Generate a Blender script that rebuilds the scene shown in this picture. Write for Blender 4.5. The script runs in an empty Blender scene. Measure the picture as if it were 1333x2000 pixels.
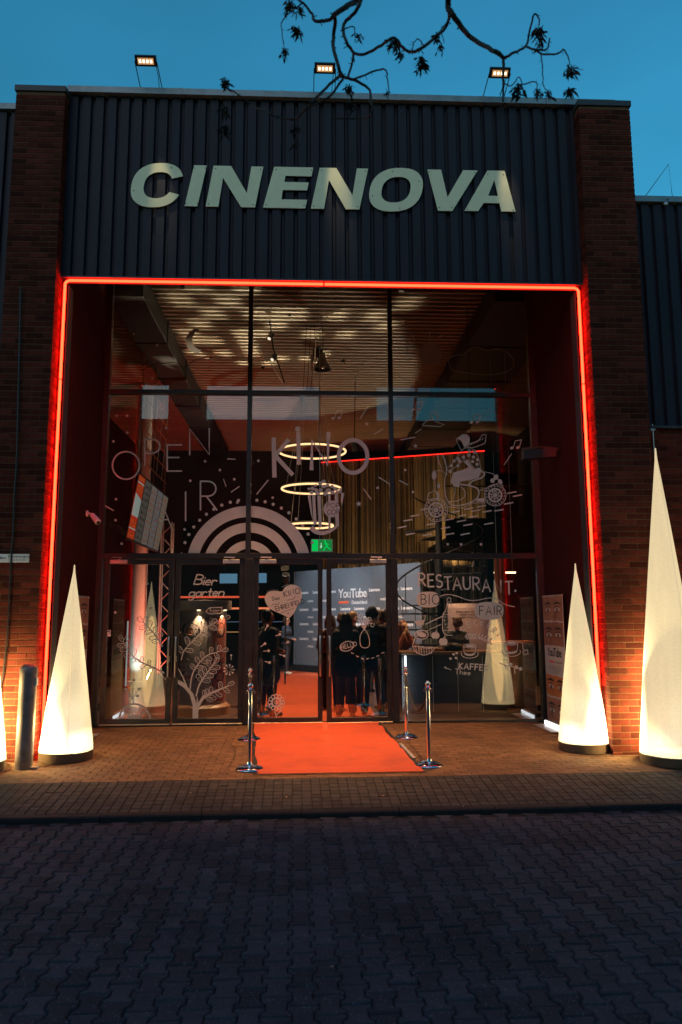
import bpy, bmesh, math, random
import numpy as np
from mathutils import Vector, Matrix
from mathutils.geometry import tessellate_polygon

random.seed(7)
rnd = random.Random(11)
scene = bpy.context.scene
COL = scene.collection
R_ = math.radians

# ------------------------------------------------------------------ camera
# camera axes found from the vanishing points of the photograph (1333 x 2000)
FPX, PCX, PCY = 1446.0, 666.5, 1000.0
CAM = Vector((0.0, -9.9, 1.78))
_up = Vector(((620 - PCX) / FPX, (PCY + 9220) / FPX, 1.0)).normalized()
_yy = Vector(((603 - PCX) / FPX, (PCY - 1205) / FPX, 1.0))
_yy = (_yy - _up * _yy.dot(_up)).normalized()
_xx = _up.cross(_yy)
if _xx.x < 0:
    _xx = -_xx
# columns of the camera's world matrix: right, up, backward
cam_right = Vector((_xx.x, _yy.x, _up.x))
cam_up = Vector((_xx.y, _yy.y, _up.y))
cam_fwd = Vector((_xx.z, _yy.z, _up.z))
cd = bpy.data.cameras.new('camera')
cam = bpy.data.objects.new('camera', cd)
COL.objects.link(cam)
M = Matrix.Identity(4)
for i in range(3):
    M[i][0] = cam_right[i]; M[i][1] = cam_up[i]; M[i][2] = -cam_fwd[i]; M[i][3] = CAM[i]
cam.matrix_world = M
cd.sensor_fit = 'VERTICAL'; cd.sensor_height = 36.0; cd.lens = FPX / 2000 * 36
cd.clip_start = 0.05; cd.clip_end = 500
cd.dof.use_dof = True; cd.dof.focus_distance = 12.0; cd.dof.aperture_fstop = 2.4
scene.camera = cam

# ------------------------------------------------------------------ world, sun, exposure
world = bpy.data.worlds.new('World'); scene.world = world; world.use_nodes = True
wn = world.node_tree; wn.nodes.clear()
sky = wn.nodes.new('ShaderNodeTexSky'); sky.sky_type = 'NISHITA'; sky.sun_disc = False
sky.sun_elevation = R_(1.5); sky.sun_rotation = R_(205); sky.altitude = 50
sky.air_density = 1.0; sky.dust_density = 0.6; sky.ozone_density = 4.0
hsv = wn.nodes.new('ShaderNodeMix'); hsv.data_type = 'RGBA'; hsv.blend_type = 'MULTIPLY'; hsv.inputs[0].default_value = 1.0
hsv.inputs[7].default_value = (0.52, 1.10, 0.74, 1)
bg = wn.nodes.new('ShaderNodeBackground'); bg.inputs[1].default_value = 0.79
wo = wn.nodes.new('ShaderNodeOutputWorld')
wtc = wn.nodes.new('ShaderNodeTexCoord'); wmp = wn.nodes.new('ShaderNodeMapping'); wmp.inputs['Scale'].default_value = (1.2, 1.2, 3.0)
wnz = wn.nodes.new('ShaderNodeTexNoise'); wnz.inputs['Scale'].default_value = 2.2; wnz.inputs['Detail'].default_value = 6
wmr = wn.nodes.new('ShaderNodeMapRange'); wmr.inputs[1].default_value = 0.3; wmr.inputs[2].default_value = 0.7; wmr.inputs[3].default_value = 0.91; wmr.inputs[4].default_value = 1.09
wvm = wn.nodes.new('ShaderNodeVectorMath'); wvm.operation = 'SCALE'
wn.links.new(wtc.outputs['Generated'], wmp.inputs[0]); wn.links.new(wmp.outputs[0], wnz.inputs['Vector']); wn.links.new(wnz.outputs['Fac'], wmr.inputs[0])
wn.links.new(sky.outputs[0], wvm.inputs[0]); wn.links.new(wmr.outputs[0], wvm.inputs['Scale'])
wn.links.new(wvm.outputs[0], hsv.inputs[6]); wn.links.new(hsv.outputs[2], bg.inputs[0]); wn.links.new(bg.outputs[0], wo.inputs[0])
sl = bpy.data.lights.new('sun', 'SUN'); sl.energy = 0.36; sl.angle = R_(50); sl.color = (1.0, 0.60, 0.46)
so = bpy.data.objects.new('sun', sl); COL.objects.link(so); so.rotation_euler = (R_(62), 0, R_(-25))
scene.view_settings.view_transform = 'Standard'; scene.view_settings.look = 'None'
scene.view_settings.exposure = 0.0; scene.view_settings.gamma = 1.0; scene.view_settings.use_curve_mapping = False
scene.render.engine = 'CYCLES'
cy = scene.cycles
cy.use_denoising = True
try:
    cy.denoiser = 'OPENIMAGEDENOISE'; cy.denoising_input_passes = 'RGB_ALBEDO_NORMAL'
except Exception:
    pass
cy.max_bounces = 8; cy.diffuse_bounces = 3; cy.glossy_bounces = 4; cy.transmission_bounces = 6; cy.transparent_max_bounces = 16
cy.sample_clamp_indirect = 4.0; cy.sample_clamp_direct = 0; cy.caustics_reflective = False; cy.caustics_refractive = False
cy.use_light_tree = True

# ------------------------------------------------------------------ photo measurement helpers
def W(px, py, Y=None, Z=None, X=None):
    """the point of a plane (Y, Z or X = const) that a photograph pixel looks at"""
    d = cam_right * ((px - PCX) / FPX) + cam_up * ((PCY - py) / FPX) + cam_fwd
    if Y is not None: t = (Y - CAM.y) / d.y
    elif Z is not None: t = (Z - CAM.z) / d.z
    else: t = (X - CAM.x) / d.x
    return CAM + d * t

# ------------------------------------------------------------------ materials
MATS = {}
def pmat(name, col, rough=0.6, metal=0.0, var=0.0, vscale=6.0, bump=0.0, bscale=80.0, rand=0.0, emis=None, estr=0.0,
         spec=0.5, dirt=None, dscale=1.5, aniso=0.0, coat=0.0, rvar=0.0, sheen=0.0, transl=0.0, wpos=False, stretch=None, speck=0.0):
    if name in MATS: return MATS[name]
    m = bpy.data.materials.new(name); m.use_nodes = True
    nt = m.node_tree; N = nt.nodes; L = nt.links
    b = N['Principled BSDF']
    b.inputs['Base Color'].default_value = (*col, 1); b.inputs['Roughness'].default_value = rough
    b.inputs['Metallic'].default_value = metal
    b.inputs['Specular IOR Level'].default_value = spec
    b.inputs['Anisotropic'].default_value = aniso
    b.inputs['Coat Weight'].default_value = coat
    b.inputs['Sheen Weight'].default_value = sheen
    if emis:
        b.inputs['Emission Color'].default_value = (*emis, 1); b.inputs['Emission Strength'].default_value = estr
    tc = N.new('ShaderNodeTexCoord')
    cur = None
    if var > 0 or rand > 0 or dirt:
        nz = N.new('ShaderNodeTexNoise'); nz.inputs['Scale'].default_value = vscale; nz.inputs['Detail'].default_value = 5
        L.new(tc.outputs['Object'], nz.inputs['Vector'])
        val = N.new('ShaderNodeMath'); val.operation = 'MULTIPLY_ADD'
        L.new(nz.outputs['Fac'], val.inputs[0]); val.inputs[1].default_value = 2.4 * var; val.inputs[2].default_value = 1 - 1.2 * var
        last = val.outputs[0]
        if rand > 0:
            oi = N.new('ShaderNodeObjectInfo'); ge = N.new('ShaderNodeNewGeometry')
            ad = N.new('ShaderNodeMath'); ad.operation = 'ADD'; L.new(oi.outputs['Random'], ad.inputs[0]); L.new(ge.outputs['Random Per Island'], ad.inputs[1])
            fr = N.new('ShaderNodeMath'); fr.operation = 'FRACT'; L.new(ad.outputs[0], fr.inputs[0])
            ma = N.new('ShaderNodeMath'); ma.operation = 'MULTIPLY_ADD'; L.new(fr.outputs[0], ma.inputs[0]); ma.inputs[1].default_value = 2 * rand; ma.inputs[2].default_value = 1 - rand
            mu = N.new('ShaderNodeMath'); mu.operation = 'MULTIPLY'; L.new(last, mu.inputs[0]); L.new(ma.outputs[0], mu.inputs[1]); last = mu.outputs[0]
        mx = N.new('ShaderNodeVectorMath'); mx.operation = 'SCALE'; mx.inputs[0].default_value = col
        L.new(last, mx.inputs['Scale']); cur = mx.outputs[0]
        if dirt:
            n2 = N.new('ShaderNodeTexNoise'); n2.inputs['Scale'].default_value = dscale; n2.inputs['Detail'].default_value = 8; n2.inputs['Roughness'].default_value = 0.65
            srcv = tc.outputs['Object']
            if wpos: srcv = N.new('ShaderNodeNewGeometry').outputs['Position']
            if stretch:
                mpp = N.new('ShaderNodeMapping'); mpp.inputs['Scale'].default_value = stretch; L.new(srcv, mpp.inputs['Vector']); srcv = mpp.outputs[0]
            L.new(srcv, n2.inputs['Vector'])
            rp = N.new('ShaderNodeValToRGB'); rp.color_ramp.elements[0].position = 0.5; rp.color_ramp.elements[1].position = 0.72
            L.new(n2.outputs['Fac'], rp.inputs[0])
            m2 = N.new('ShaderNodeMix'); m2.data_type = 'RGBA'; m2.inputs[7].default_value = (*dirt, 1)
            L.new(rp.outputs[0], m2.inputs[0]); L.new(cur, m2.inputs[6]); cur = m2.outputs[2]
        if speck > 0:
            # pale grit grains
            n3 = N.new('ShaderNodeTexNoise'); n3.inputs['Scale'].default_value = 75; n3.inputs['Detail'].default_value = 1
            L.new(N.new('ShaderNodeNewGeometry').outputs['Position'], n3.inputs['Vector'])
            r3 = N.new('ShaderNodeValToRGB'); r3.color_ramp.elements[0].position = 0.66; r3.color_ramp.elements[1].position = 0.74
            L.new(n3.outputs['Fac'], r3.inputs[0])
            m3 = N.new('ShaderNodeMix'); m3.data_type = 'RGBA'; m3.inputs[7].default_value = (*[min(1, c*speck) for c in col], 1)
            L.new(r3.outputs[0], m3.inputs[0]); L.new(cur, m3.inputs[6]); cur = m3.outputs[2]
        L.new(cur, b.inputs['Base Color'])
        if rvar > 0:
            rr = N.new('ShaderNodeMath'); rr.operation = 'MULTIPLY_ADD'; L.new(nz.outputs['Fac'], rr.inputs[0]); rr.inputs[1].default_value = rvar; rr.inputs[2].default_value = rough - rvar / 2
            L.new(rr.outputs[0], b.inputs['Roughness'])
    if bump > 0:
        bn = N.new('ShaderNodeTexNoise'); bn.inputs['Scale'].default_value = bscale; bn.inputs['Detail'].default_value = 4
        L.new(tc.outputs['Object'], bn.inputs['Vector'])
        bu = N.new('ShaderNodeBump'); bu.inputs['Strength'].default_value = bump; bu.inputs['Distance'].default_value = 0.01
        L.new(bn.outputs['Fac'], bu.inputs['Height']); L.new(bu.outputs[0], b.inputs['Normal'])
    if transl > 0:
        out = N['Material Output']; tr = N.new('ShaderNodeBsdfTranslucent'); tr.inputs[0].default_value = (*col, 1)
        ms = N.new('ShaderNodeMixShader'); ms.inputs[0].default_value = transl
        L.new(b.outputs[0], ms.inputs[1]); L.new(tr.outputs[0], ms.inputs[2]); L.new(ms.outputs[0], out.inputs[0])
    MATS[name] = m
    return m

def emat(name, col, s):
    if name in MATS: return MATS[name]
    m = bpy.data.materials.new(name); m.use_nodes = True
    nt = m.node_tree; nt.nodes.clear()
    e = nt.nodes.new('ShaderNodeEmission'); e.inputs[0].default_value = (*col, 1); e.inputs[1].default_value = s
    o = nt.nodes.new('ShaderNodeOutputMaterial'); nt.links.new(e.outputs[0], o.inputs[0])
    MATS[name] = m
    return m

def glassmat(name, ior=1.6, tint=(0.9, 0.92, 0.92), rough=0.0):
    if name in MATS: return MATS[name]
    m = bpy.data.materials.new(name); m.use_nodes = True
    nt = m.node_tree; nt.nodes.clear()
    t = nt.nodes.new('ShaderNodeBsdfTransparent'); t.inputs[0].default_value = (*tint, 1)
    g = nt.nodes.new('ShaderNodeBsdfGlossy'); g.inputs['Roughness'].default_value = rough; g.inputs[0].default_value = (1, 1, 1, 1)
    f = nt.nodes.new('ShaderNodeFresnel'); f.inputs[0].default_value = ior
    mx = nt.nodes.new('ShaderNodeMixShader'); o = nt.nodes.new('ShaderNodeOutputMaterial')
    nt.links.new(f.outputs[0], mx.inputs[0]); nt.links.new(t.outputs[0], mx.inputs[1]); nt.links.new(g.outputs[0], mx.inputs[2]); nt.links.new(mx.outputs[0], o.inputs[0])
    MATS[name] = m
    return m

# ------------------------------------------------------------------ mesh builder
class MB:
    def __init__(s): s.v = []; s.f = []; s.m = []
    def add(s, vs, fs, mi=0):
        o = len(s.v); s.v += [tuple(v) for v in vs]
        for f in fs: s.f.append(tuple(i + o for i in f)); s.m.append(mi)
    def box(s, lo, hi, mi=0):
        x0, y0, z0 = lo; x1, y1, z1 = hi
        if x0 > x1: x0, x1 = x1, x0
        if y0 > y1: y0, y1 = y1, y0
        if z0 > z1: z0, z1 = z1, z0
        s.add([(x0,y0,z0),(x1,y0,z0),(x1,y1,z0),(x0,y1,z0),(x0,y0,z1),(x1,y0,z1),(x1,y1,z1),(x0,y1,z1)],
              [(0,3,2,1),(4,5,6,7),(0,1,5,4),(1,2,6,5),(2,3,7,6),(3,0,4,7)], mi)
    def obox(s, c, ax, ay, az, mi=0):
        """box from centre and three half-axis vectors"""
        c = Vector(c); P = []
        for k in (-1, 1):
            for (i, j) in ((-1,-1),(1,-1),(1,1),(-1,1)): P.append(c + ax*i + ay*j + az*k)
        s.add(P, [(0,3,2,1),(4,5,6,7),(0,1,5,4),(1,2,6,5),(2,3,7,6),(3,0,4,7)], mi)
    def cbox(s, lo, hi, b=0.004, mi=0):
        """box with chamfered edges (three nested rings)"""
        x0,y0,z0 = lo; x1,y1,z1 = hi
        def ring(z, i): return [(x0+i,y0+i,z),(x1-i,y0+i,z),(x1-i,y1-i,z),(x0+i,y1-i,z)]
        V = ring(z0,b)+ring(z0+b,0)+ring(z1-b,0)+ring(z1,b)
        F = [(3,2,1,0),(12,13,14,15)]
        for k in range(3):
            for i in range(4):
                j=(i+1)%4; F.append((k*4+i,k*4+j,k*4+4+j,k*4+4+i))
        s.add(V,F,mi)
    def quad(s, a, b, c, d, mi=0): s.add([a,b,c,d], [(0,1,2,3)], mi)
    def poly(s, pts, mi=0): s.add(pts, [tuple(range(len(pts)))], mi)
    def tube(s, pts, r, n=8, closed=False, mi=0):
        pts = [Vector(p) for p in pts]; k = len(pts)
        rs = r if isinstance(r, (list, tuple)) else [r] * k
        V = []; ref = None
        for i, p in enumerate(pts):
            if closed: t = pts[(i+1) % k] - pts[i-1]
            else: t = pts[min(i+1, k-1)] - pts[max(i-1, 0)]
            if t.length < 1e-9: t = Vector((0,0,1))
            t.normalize()
            if ref is None: ref = Vector((0,0,1)) if abs(t.z) < 0.9 else Vector((1,0,0))
            u = (ref - t * ref.dot(t))
            if u.length < 1e-5: u = t.orthogonal()
            u.normalize(); w = t.cross(u); ref = u
            for a in range(n):
                an = 2*math.pi*a/n; V.append(p + (u*math.cos(an) + w*math.sin(an)) * rs[i])
        F = []
        for i in range(k if closed else k-1):
            j = (i+1) % k
            for a in range(n):
                b = (a+1) % n; F.append((i*n+a, i*n+b, j*n+b, j*n+a))
        if not closed:
            F.append(tuple(reversed(range(n)))); F.append(tuple((k-1)*n+a for a in range(n)))
        s.add(V, F, mi)
    def lathe(s, prof, c=(0,0,0), n=32, mi=0):
        """profile of (radius, z), capped"""
        c = Vector(c); V = []; k = len(prof)
        for r, z in prof:
            for a in range(n):
                an = 2*math.pi*a/n; V.append(c + Vector((r*math.cos(an), r*math.sin(an), z)))
        F = []
        for i in range(k-1):
            for a in range(n):
                b = (a+1) % n; F.append((i*n+a, i*n+b, (i+1)*n+b, (i+1)*n+a))
        if prof[0][0] > 1e-6: F.append(tuple(reversed(range(n))))
        if prof[-1][0] > 1e-6: F.append(tuple((k-1)*n+a for a in range(n)))
        s.add(V, F, mi)
    def sphere(s, c, r, n=10, m=7, sc=(1,1,1), mi=0):
        V = []; F = []
        for i in range(m+1):
            th = math.pi*i/m
            for a in range(n):
                an = 2*math.pi*a/n
                V.append((c[0]+r*sc[0]*math.sin(th)*math.cos(an), c[1]+r*sc[1]*math.sin(th)*math.sin(an), c[2]-r*sc[2]*math.cos(th)))
        for i in range(m):
            for a in range(n):
                b=(a+1)%n; F.append((i*n+a,i*n+b,(i+1)*n+b,(i+1)*n+a))
        s.add(V,F,mi)
    def plate(s, loops, fn, depth, mi=0, smi=None):
        """extruded flat shape: loops = outer + holes in 2D, fn(x, y, d) -> point at depth d"""
        smi = mi if smi is None else smi
        flat = [p for l in loops for p in l]
        tris = tessellate_polygon([[Vector((p[0], p[1], 0)) for p in l] for l in loops])
        n = len(flat); o = len(s.v)
        s.v += [tuple(fn(p[0], p[1], 0)) for p in flat]
        if depth:
            s.v += [tuple(fn(p[0], p[1], depth)) for p in flat]
        for t in tris:
            s.f.append(tuple(o+i for i in t)); s.m.append(mi)
            if depth: s.f.append(tuple(o+n+i for i in reversed(t))); s.m.append(mi)
        if depth:
            b = 0
            for l in loops:
                for i in range(len(l)):
                    j = (i+1) % len(l); s.f.append((o+b+i, o+b+j, o+n+b+j, o+n+b+i)); s.m.append(smi)
                b += len(l)
    def build(s, name, mats, parent=None, smooth=False, loc=None, fixn=True, **props):
        me = bpy.data.meshes.new(name)
        if loc is not None:
            lx, ly, lz = loc
            vs = [(x-lx, y-ly, z-lz) for x, y, z in s.v]
        else: vs = s.v
        me.from_pydata(vs, [], s.f)
        if not isinstance(mats, (list, tuple)): mats = [mats]
        for m in mats: me.materials.append(m)
        if len(mats) > 1: me.polygons.foreach_set('material_index', s.m)
        if fixn:
            bm = bmesh.new(); bm.from_mesh(me); bmesh.ops.recalc_face_normals(bm, faces=bm.faces); bm.to_mesh(me); bm.free()
        if smooth:
            me.polygons.foreach_set('use_smooth', [True]*len(me.polygons))
            try: me.set_sharp_from_angle(angle=R_(40))
            except Exception: pass
        me.update()
        return link(name, me, parent, loc, **props)

def link(name, data, parent=None, loc=None, **props):
    o = bpy.data.objects.new(name, data); COL.objects.link(o)
    if loc is not None: o.location = loc
    if parent is not None:
        o.parent = parent
        # geometry is written in world coordinates: undo the parent's own placement
        o.matrix_parent_inverse = parent_inv(parent)
    for k, v in props.items(): o[k] = v
    return o

def world_of(o):
    m = Matrix.LocRotScale(o.location, o.rotation_euler, o.scale)
    if o.parent is not None: m = world_of(o.parent) @ o.matrix_parent_inverse @ m
    return m
def parent_inv(p): return world_of(p).inverted()

def thing(name, label, cat, loc=(0,0,0), rz=0.0, group=None):
    o = bpy.data.objects.new(name, None); COL.objects.link(o)
    o.empty_display_size = 0.1
    o.location = loc; o.rotation_euler = (0,0,rz); o['label'] = label; o['category'] = cat
    if group: o['group'] = group
    return o

def copy_tree(o, parent=None):
    c = o.copy(); COL.objects.link(c)
    if parent is not None:
        inv = o.matrix_parent_inverse.copy(); c.parent = parent; c.matrix_parent_inverse = inv
    for ch in [x for x in COL.objects if x.parent == o]:
        copy_tree(ch, c)
    return c

def lamp(name, kind, loc, energy, col, parent=None, target=None, size=None, spot=None, blend=0.3, shape=None, size_y=None):
    l = bpy.data.lights.new(name, kind); l.energy = energy; l.color = col
    if kind in ('POINT', 'SPOT'): l.shadow_soft_size = size if size is not None else 0.05
    if kind == 'AREA':
        l.size = size or 0.5
        if size_y: l.shape = 'RECTANGLE'; l.size_y = size_y
    if shape: l.shape = shape
    if kind == 'SPOT': l.spot_size = R_(spot or 60); l.spot_blend = blend
    o = bpy.data.objects.new(name, l); COL.objects.link(o); o.location = loc
    if target is not None:
        o.rotation_euler = (Vector(target) - Vector(loc)).to_track_quat('-Z', 'Y').to_euler()
    if parent is not None:
        o.parent = parent; o.matrix_parent_inverse = parent_inv(parent)
    return o

def smooth_path(pts, n=6):
    pts = [Vector(p) for p in pts]
    if len(pts) < 3: return pts
    out = []
    P = [pts[0]*2 - pts[1]] + pts + [pts[-1]*2 - pts[-2]]
    for i in range(1, len(P)-2):
        a, b, c, d = P[i-1], P[i], P[i+1], P[i+2]
        for k in range(n):
            t = k/n
            out.append(0.5*((2*b) + (c-a)*t + (2*a-5*b+4*c-d)*t*t + (3*b-a-3*c+d)*t**3))
    out.append(pts[-1])
    return out

def text_mesh(txt, size=1.0, bold=0.0, shear=0.0, align='CENTER', spacing=1.0):
    """flat text as (verts2d, faces)"""
    cu = bpy.data.curves.new('t', 'FONT'); cu.body = txt; cu.size = size; cu.offset = bold; cu.shear = shear
    cu.align_x = align; cu.space_character = spacing; cu.resolution_u = 3
    ob = bpy.data.objects.new('t', cu); COL.objects.link(ob)
    dg = bpy.context.evaluated_depsgraph_get(); dg.update()
    me = bpy.data.meshes.new_from_object(ob.evaluated_get(dg))
    V = [(v.co.x, v.co.y) for v in me.vertices]; F = [tuple(p.vertices) for p in me.polygons]
    bpy.data.objects.remove(ob); bpy.data.curves.remove(cu); bpy.data.meshes.remove(me)
    return V, F

def put_text(mb, txt, fn, size, bold=0.0, shear=0.0, align='CENTER', mi=0, spacing=1.0):
    V, F = text_mesh(txt, size, bold, shear, align, spacing)
    mb.add([fn(x, y) for x, y in V], F, mi)

# single-stroke alphabet for the hand-drawn lettering, unit box (x 0..w, y 0..1)
def _arc(cx, cy, rx, ry, a0, a1, n=10):
    return [(cx + rx*math.cos(R_(a0+(a1-a0)*i/n)), cy + ry*math.sin(R_(a0+(a1-a0)*i/n))) for i in range(n+1)]
SF = {
 'A': (0.75, [[(0,0),(0.37,1),(0.75,0)], [(0.14,0.36),(0.61,0.36)]]),
 'B': (0.6, [[(0,0),(0,1)], [(0,1)]+_arc(0.25,0.76,0.3,0.24,90,-90)+[(0,0.52)], [(0,0.52)]+_arc(0.28,0.26,0.32,0.26,90,-90)+[(0,0)]]),
 'C': (0.7, [_arc(0.42,0.5,0.42,0.5,50,310,16)]),
 'D': (0.65, [[(0,0),(0,1)]+_arc(0.15,0.5,0.5,0.5,90,-90,14)+[(0,0)]]),
 'E': (0.55, [[(0.55,1),(0,1),(0,0),(0.55,0)], [(0,0.52),(0.45,0.52)]]),
 'F': (0.55, [[(0.55,1),(0,1),(0,0)], [(0,0.52),(0.45,0.52)]]),
 'G': (0.75, [_arc(0.42,0.5,0.42,0.5,50,340,16)+[(0.82,0.45),(0.5,0.45)]]),
 'H': (0.6, [[(0,0),(0,1)], [(0.6,0),(0.6,1)], [(0,0.5),(0.6,0.5)]]),
 'I': (0.08, [[(0.04,0),(0.04,1)]]),
 'K': (0.62, [[(0,0),(0,1)], [(0.58,1),(0.02,0.48),(0.62,0)]]),
 'L': (0.5, [[(0,1),(0,0),(0.5,0)]]),
 'N': (0.65, [[(0,0),(0,1),(0.65,0),(0.65,1)]]),
 'O': (0.9, [_arc(0.45,0.5,0.45,0.5,90,450,20)]),
 'P': (0.55, [[(0,0),(0,1)], [(0,1)]+_arc(0.25,0.74,0.3,0.26,90,-90)+[(0,0.48)]]),
 'R': (0.6, [[(0,0),(0,1)], [(0,1)]+_arc(0.27,0.74,0.3,0.26,90,-90)+[(0,0.48)], [(0.22,0.48),(0.6,0)]]),
 'S': (0.55, [_arc(0.28,0.75,0.26,0.25,40,270,9)+_arc(0.28,0.25,0.28,0.25,90,-140,9)]),
 'T': (0.65, [[(0,1),(0.65,1)], [(0.325,1),(0.325,0)]]),
 'U': (0.65, [[(0,1),(0,0.35)]+_arc(0.325,0.33,0.325,0.33,180,360,10)+[(0.65,1)]]),
 'V': (0.65, [[(0,1),(0.325,0),(0.65,1)]]),
 'X': (0.6, [[(0,0),(0.6,1)], [(0.6,0),(0,1)]]),
 '!': (0.08, [[(0.04,0.3),(0.04,1)], [(0.04,0),(0.04,0.08)]]),
 '-': (0.3, [[(0,0.45),(0.3,0.45)]]),
 '.': (0.1, [[(0.0,0.04),(0.1,0.04)]]),
 'a': (0.5, [_arc(0.22,0.25,0.22,0.25,20,380,12), [(0.44,0.5),(0.44,0.06),(0.54,0.0)]]),
 'b': (0.5, [[(0,1),(0,0)], _arc(0.24,0.25,0.22,0.25,160,-160,10)]),
 'e': (0.46, [[(0.02,0.27),(0.42,0.27)]+_arc(0.22,0.25,0.21,0.25,5,310,12)]),
 'g': (0.5, [_arc(0.22,0.25,0.22,0.25,20,380,12), [(0.44,0.5),(0.44,-0.25)]+_arc(0.24,-0.25,0.2,0.18,0,-150,8)]),
 'h': (0.46, [[(0,1),(0,0)], [(0,0.3)]+_arc(0.21,0.3,0.21,0.2,170,0,8)+[(0.42,0)]]),
 'i': (0.1, [[(0.05,0.5),(0.05,0.05),(0.12,0)], [(0.05,0.68),(0.05,0.74)]]),
 'n': (0.46, [[(0,0.5),(0,0)], [(0,0.3)]+_arc(0.21,0.3,0.21,0.2,170,0,8)+[(0.42,0)]]),
 'r': (0.36, [[(0,0.5),(0,0)], [(0,0.3)]+_arc(0.18,0.32,0.18,0.18,170,40,8)]),
 's': (0.36, [_arc(0.18,0.38,0.16,0.13,40,270,7)+_arc(0.18,0.13,0.18,0.13,90,-140,7)]),
 't': (0.34, [[(0.15,0.85),(0.15,0.1),(0.28,0.0)], [(0,0.52),(0.32,0.52)]]),
 ' ': (0.3, []),
}
def stroke_text(txt, x, y, h, rot=0.0, gap=0.22, wscale=1.0, shear=0.0):
    """polylines in pixel coordinates (y down); x, y = baseline start"""
    out = []; cx = 0.0; c, s = math.cos(R_(rot)), math.sin(R_(rot))
    for ch in txt:
        w, pl = SF.get(ch, SF[' '])
        for p in pl:
            out.append([(x + c*((cx+q[0]*wscale+q[1]*shear)*h) - s*(-q[1]*h), y + s*((cx+q[0]*wscale+q[1]*shear)*h) + c*(-q[1]*h)) for q in p])
        cx += w*wscale + gap
    return out

def ribbon2(mb, pts, w, fn, mi=0, cap=True):
    """mitred flat ribbon along 2D points (pixel space), mapped by fn; w may be a list"""
    k = len(pts)
    if k < 2: return
    P = [Vector((p[0], p[1])) for p in pts]
    Q = [P[0]]
    for p in P[1:]:
        if (p - Q[-1]).length > 1e-4: Q.append(p)
    P = Q; k = len(P)
    if k < 2: return
    ws = w if isinstance(w, (list, tuple)) else [w]*k
    if len(ws) != k: ws = [ws[0] + (ws[-1]-ws[0])*i/(k-1) for i in range(k)]
    closed = (P[0]-P[-1]).length < 1e-3 and k > 3
    L = []; Rr = []
    for i in range(k):
        if closed and i in (0, k-1): a = P[k-1]-P[k-2]; b = P[1]-P[0]
        else:
            a = P[i]-P[i-1] if i > 0 else P[1]-P[0]
            b = P[i+1]-P[i] if i < k-1 else P[k-1]-P[k-2]
        a.normalize(); b.normalize()
        na = Vector((-a.y, a.x)); nb = Vector((-b.y, b.x)); m = na+nb
        if m.length < 0.3: m = na
        else: m = m / max(0.55, m.length**2/2)
        h = ws[i]/2
        e = Vector((0,0))
        if cap and not closed:
            if i == 0: e = -b*h*0.6
            if i == k-1: e = a*h*0.6
        L.append(P[i]+m*h+e); Rr.append(P[i]-m*h+e)
    V = [fn(p.x, p.y) for p in L] + [fn(p.x, p.y) for p in Rr]
    mb.add(V, [(i, i+1, k+i+1, k+i) for i in range(k-1)], mi)
def disc2(mb, cx, cy, r, fn, n=12, ry=None, mi=0, rot=0):
    ry = ry or r
    c, s = math.cos(R_(rot)), math.sin(R_(rot))
    P = []
    for i in range(n):
        a = 2*math.pi*i/n; u, v = r*math.cos(a), ry*math.sin(a)
        P.append(fn(cx+u*c-v*s, cy+u*s+v*c))
    mb.poly(P, mi)
# ================================================================== MATERIALS
m_asphalt = pmat('asphalt', (0.05, 0.05, 0.052), 0.9, var=0.3, vscale=3, bump=0.5, bscale=120)
m_joint = pmat('joint_sand', (0.005, 0.005, 0.005), 0.95, var=0.3, vscale=40)
m_paver = pmat('paver_grey', (0.055, 0.059, 0.074), 0.8, spec=0.08, var=0.3, vscale=9, bump=0.9, bscale=260, rand=0.28, dirt=(0.031, 0.034, 0.044), dscale=0.9, rvar=0.2, wpos=True, speck=3.2)
m_paver2 = pmat('paver_strip', (0.052, 0.049, 0.05), 0.8, spec=0.12, var=0.25, vscale=12, bump=0.6, bscale=260, rand=0.22, dirt=(0.027, 0.025, 0.025), dscale=1.1, wpos=True, speck=2.0)
m_paver3 = pmat('paver_entrance', (0.155, 0.09, 0.054), 0.8, spec=0.2, var=0.3, vscale=9, bump=0.6, bscale=260, rand=0.2, dirt=(0.085, 0.055, 0.038), dscale=1.0, wpos=True, speck=1.8)
m_kerb = pmat('kerb_stone', (0.026, 0.026, 0.03), 0.85, spec=0.1, var=0.35, vscale=14, bump=0.6, bscale=140)
m_brick = pmat('brick_red', (0.090, 0.018, 0.011), 0.85, spec=0.12, var=0.35, vscale=14, bump=0.9, bscale=110, rand=0.5, dirt=(0.045, 0.011, 0.006), dscale=1.6, wpos=True)
m_mortar = pmat('mortar', (0.16, 0.085, 0.046), 0.95, spec=0.1, var=0.25, vscale=20, bump=0.5, bscale=200, dirt=(0.09, 0.046, 0.026), dscale=2)
m_clad = pmat('cladding_steel', (0.022, 0.019, 0.029), 0.55, spec=0.25, metal=0.0, var=0.2, vscale=2.5, dirt=(0.012, 0.010, 0.016), dscale=1.6, rvar=0.15, wpos=True, stretch=(5, 5, 0.35))
m_cap = pmat('zinc_cap', (0.24, 0.29, 0.31), 0.45, metal=0.4, var=0.2, vscale=4, dirt=(0.13, 0.16, 0.17), dscale=2.5)
m_darkcap = pmat('dark_cap', (0.05, 0.05, 0.055), 0.5, metal=0.3, var=0.2)
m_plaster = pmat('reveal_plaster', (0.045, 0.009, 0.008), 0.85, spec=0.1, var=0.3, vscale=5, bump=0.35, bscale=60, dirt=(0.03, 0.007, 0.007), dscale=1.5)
m_frame = pmat('frame_black', (0.03, 0.03, 0.033), 0.38, metal=0.3, var=0.25, vscale=6, dirt=(0.05, 0.045, 0.04), dscale=4)
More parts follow.
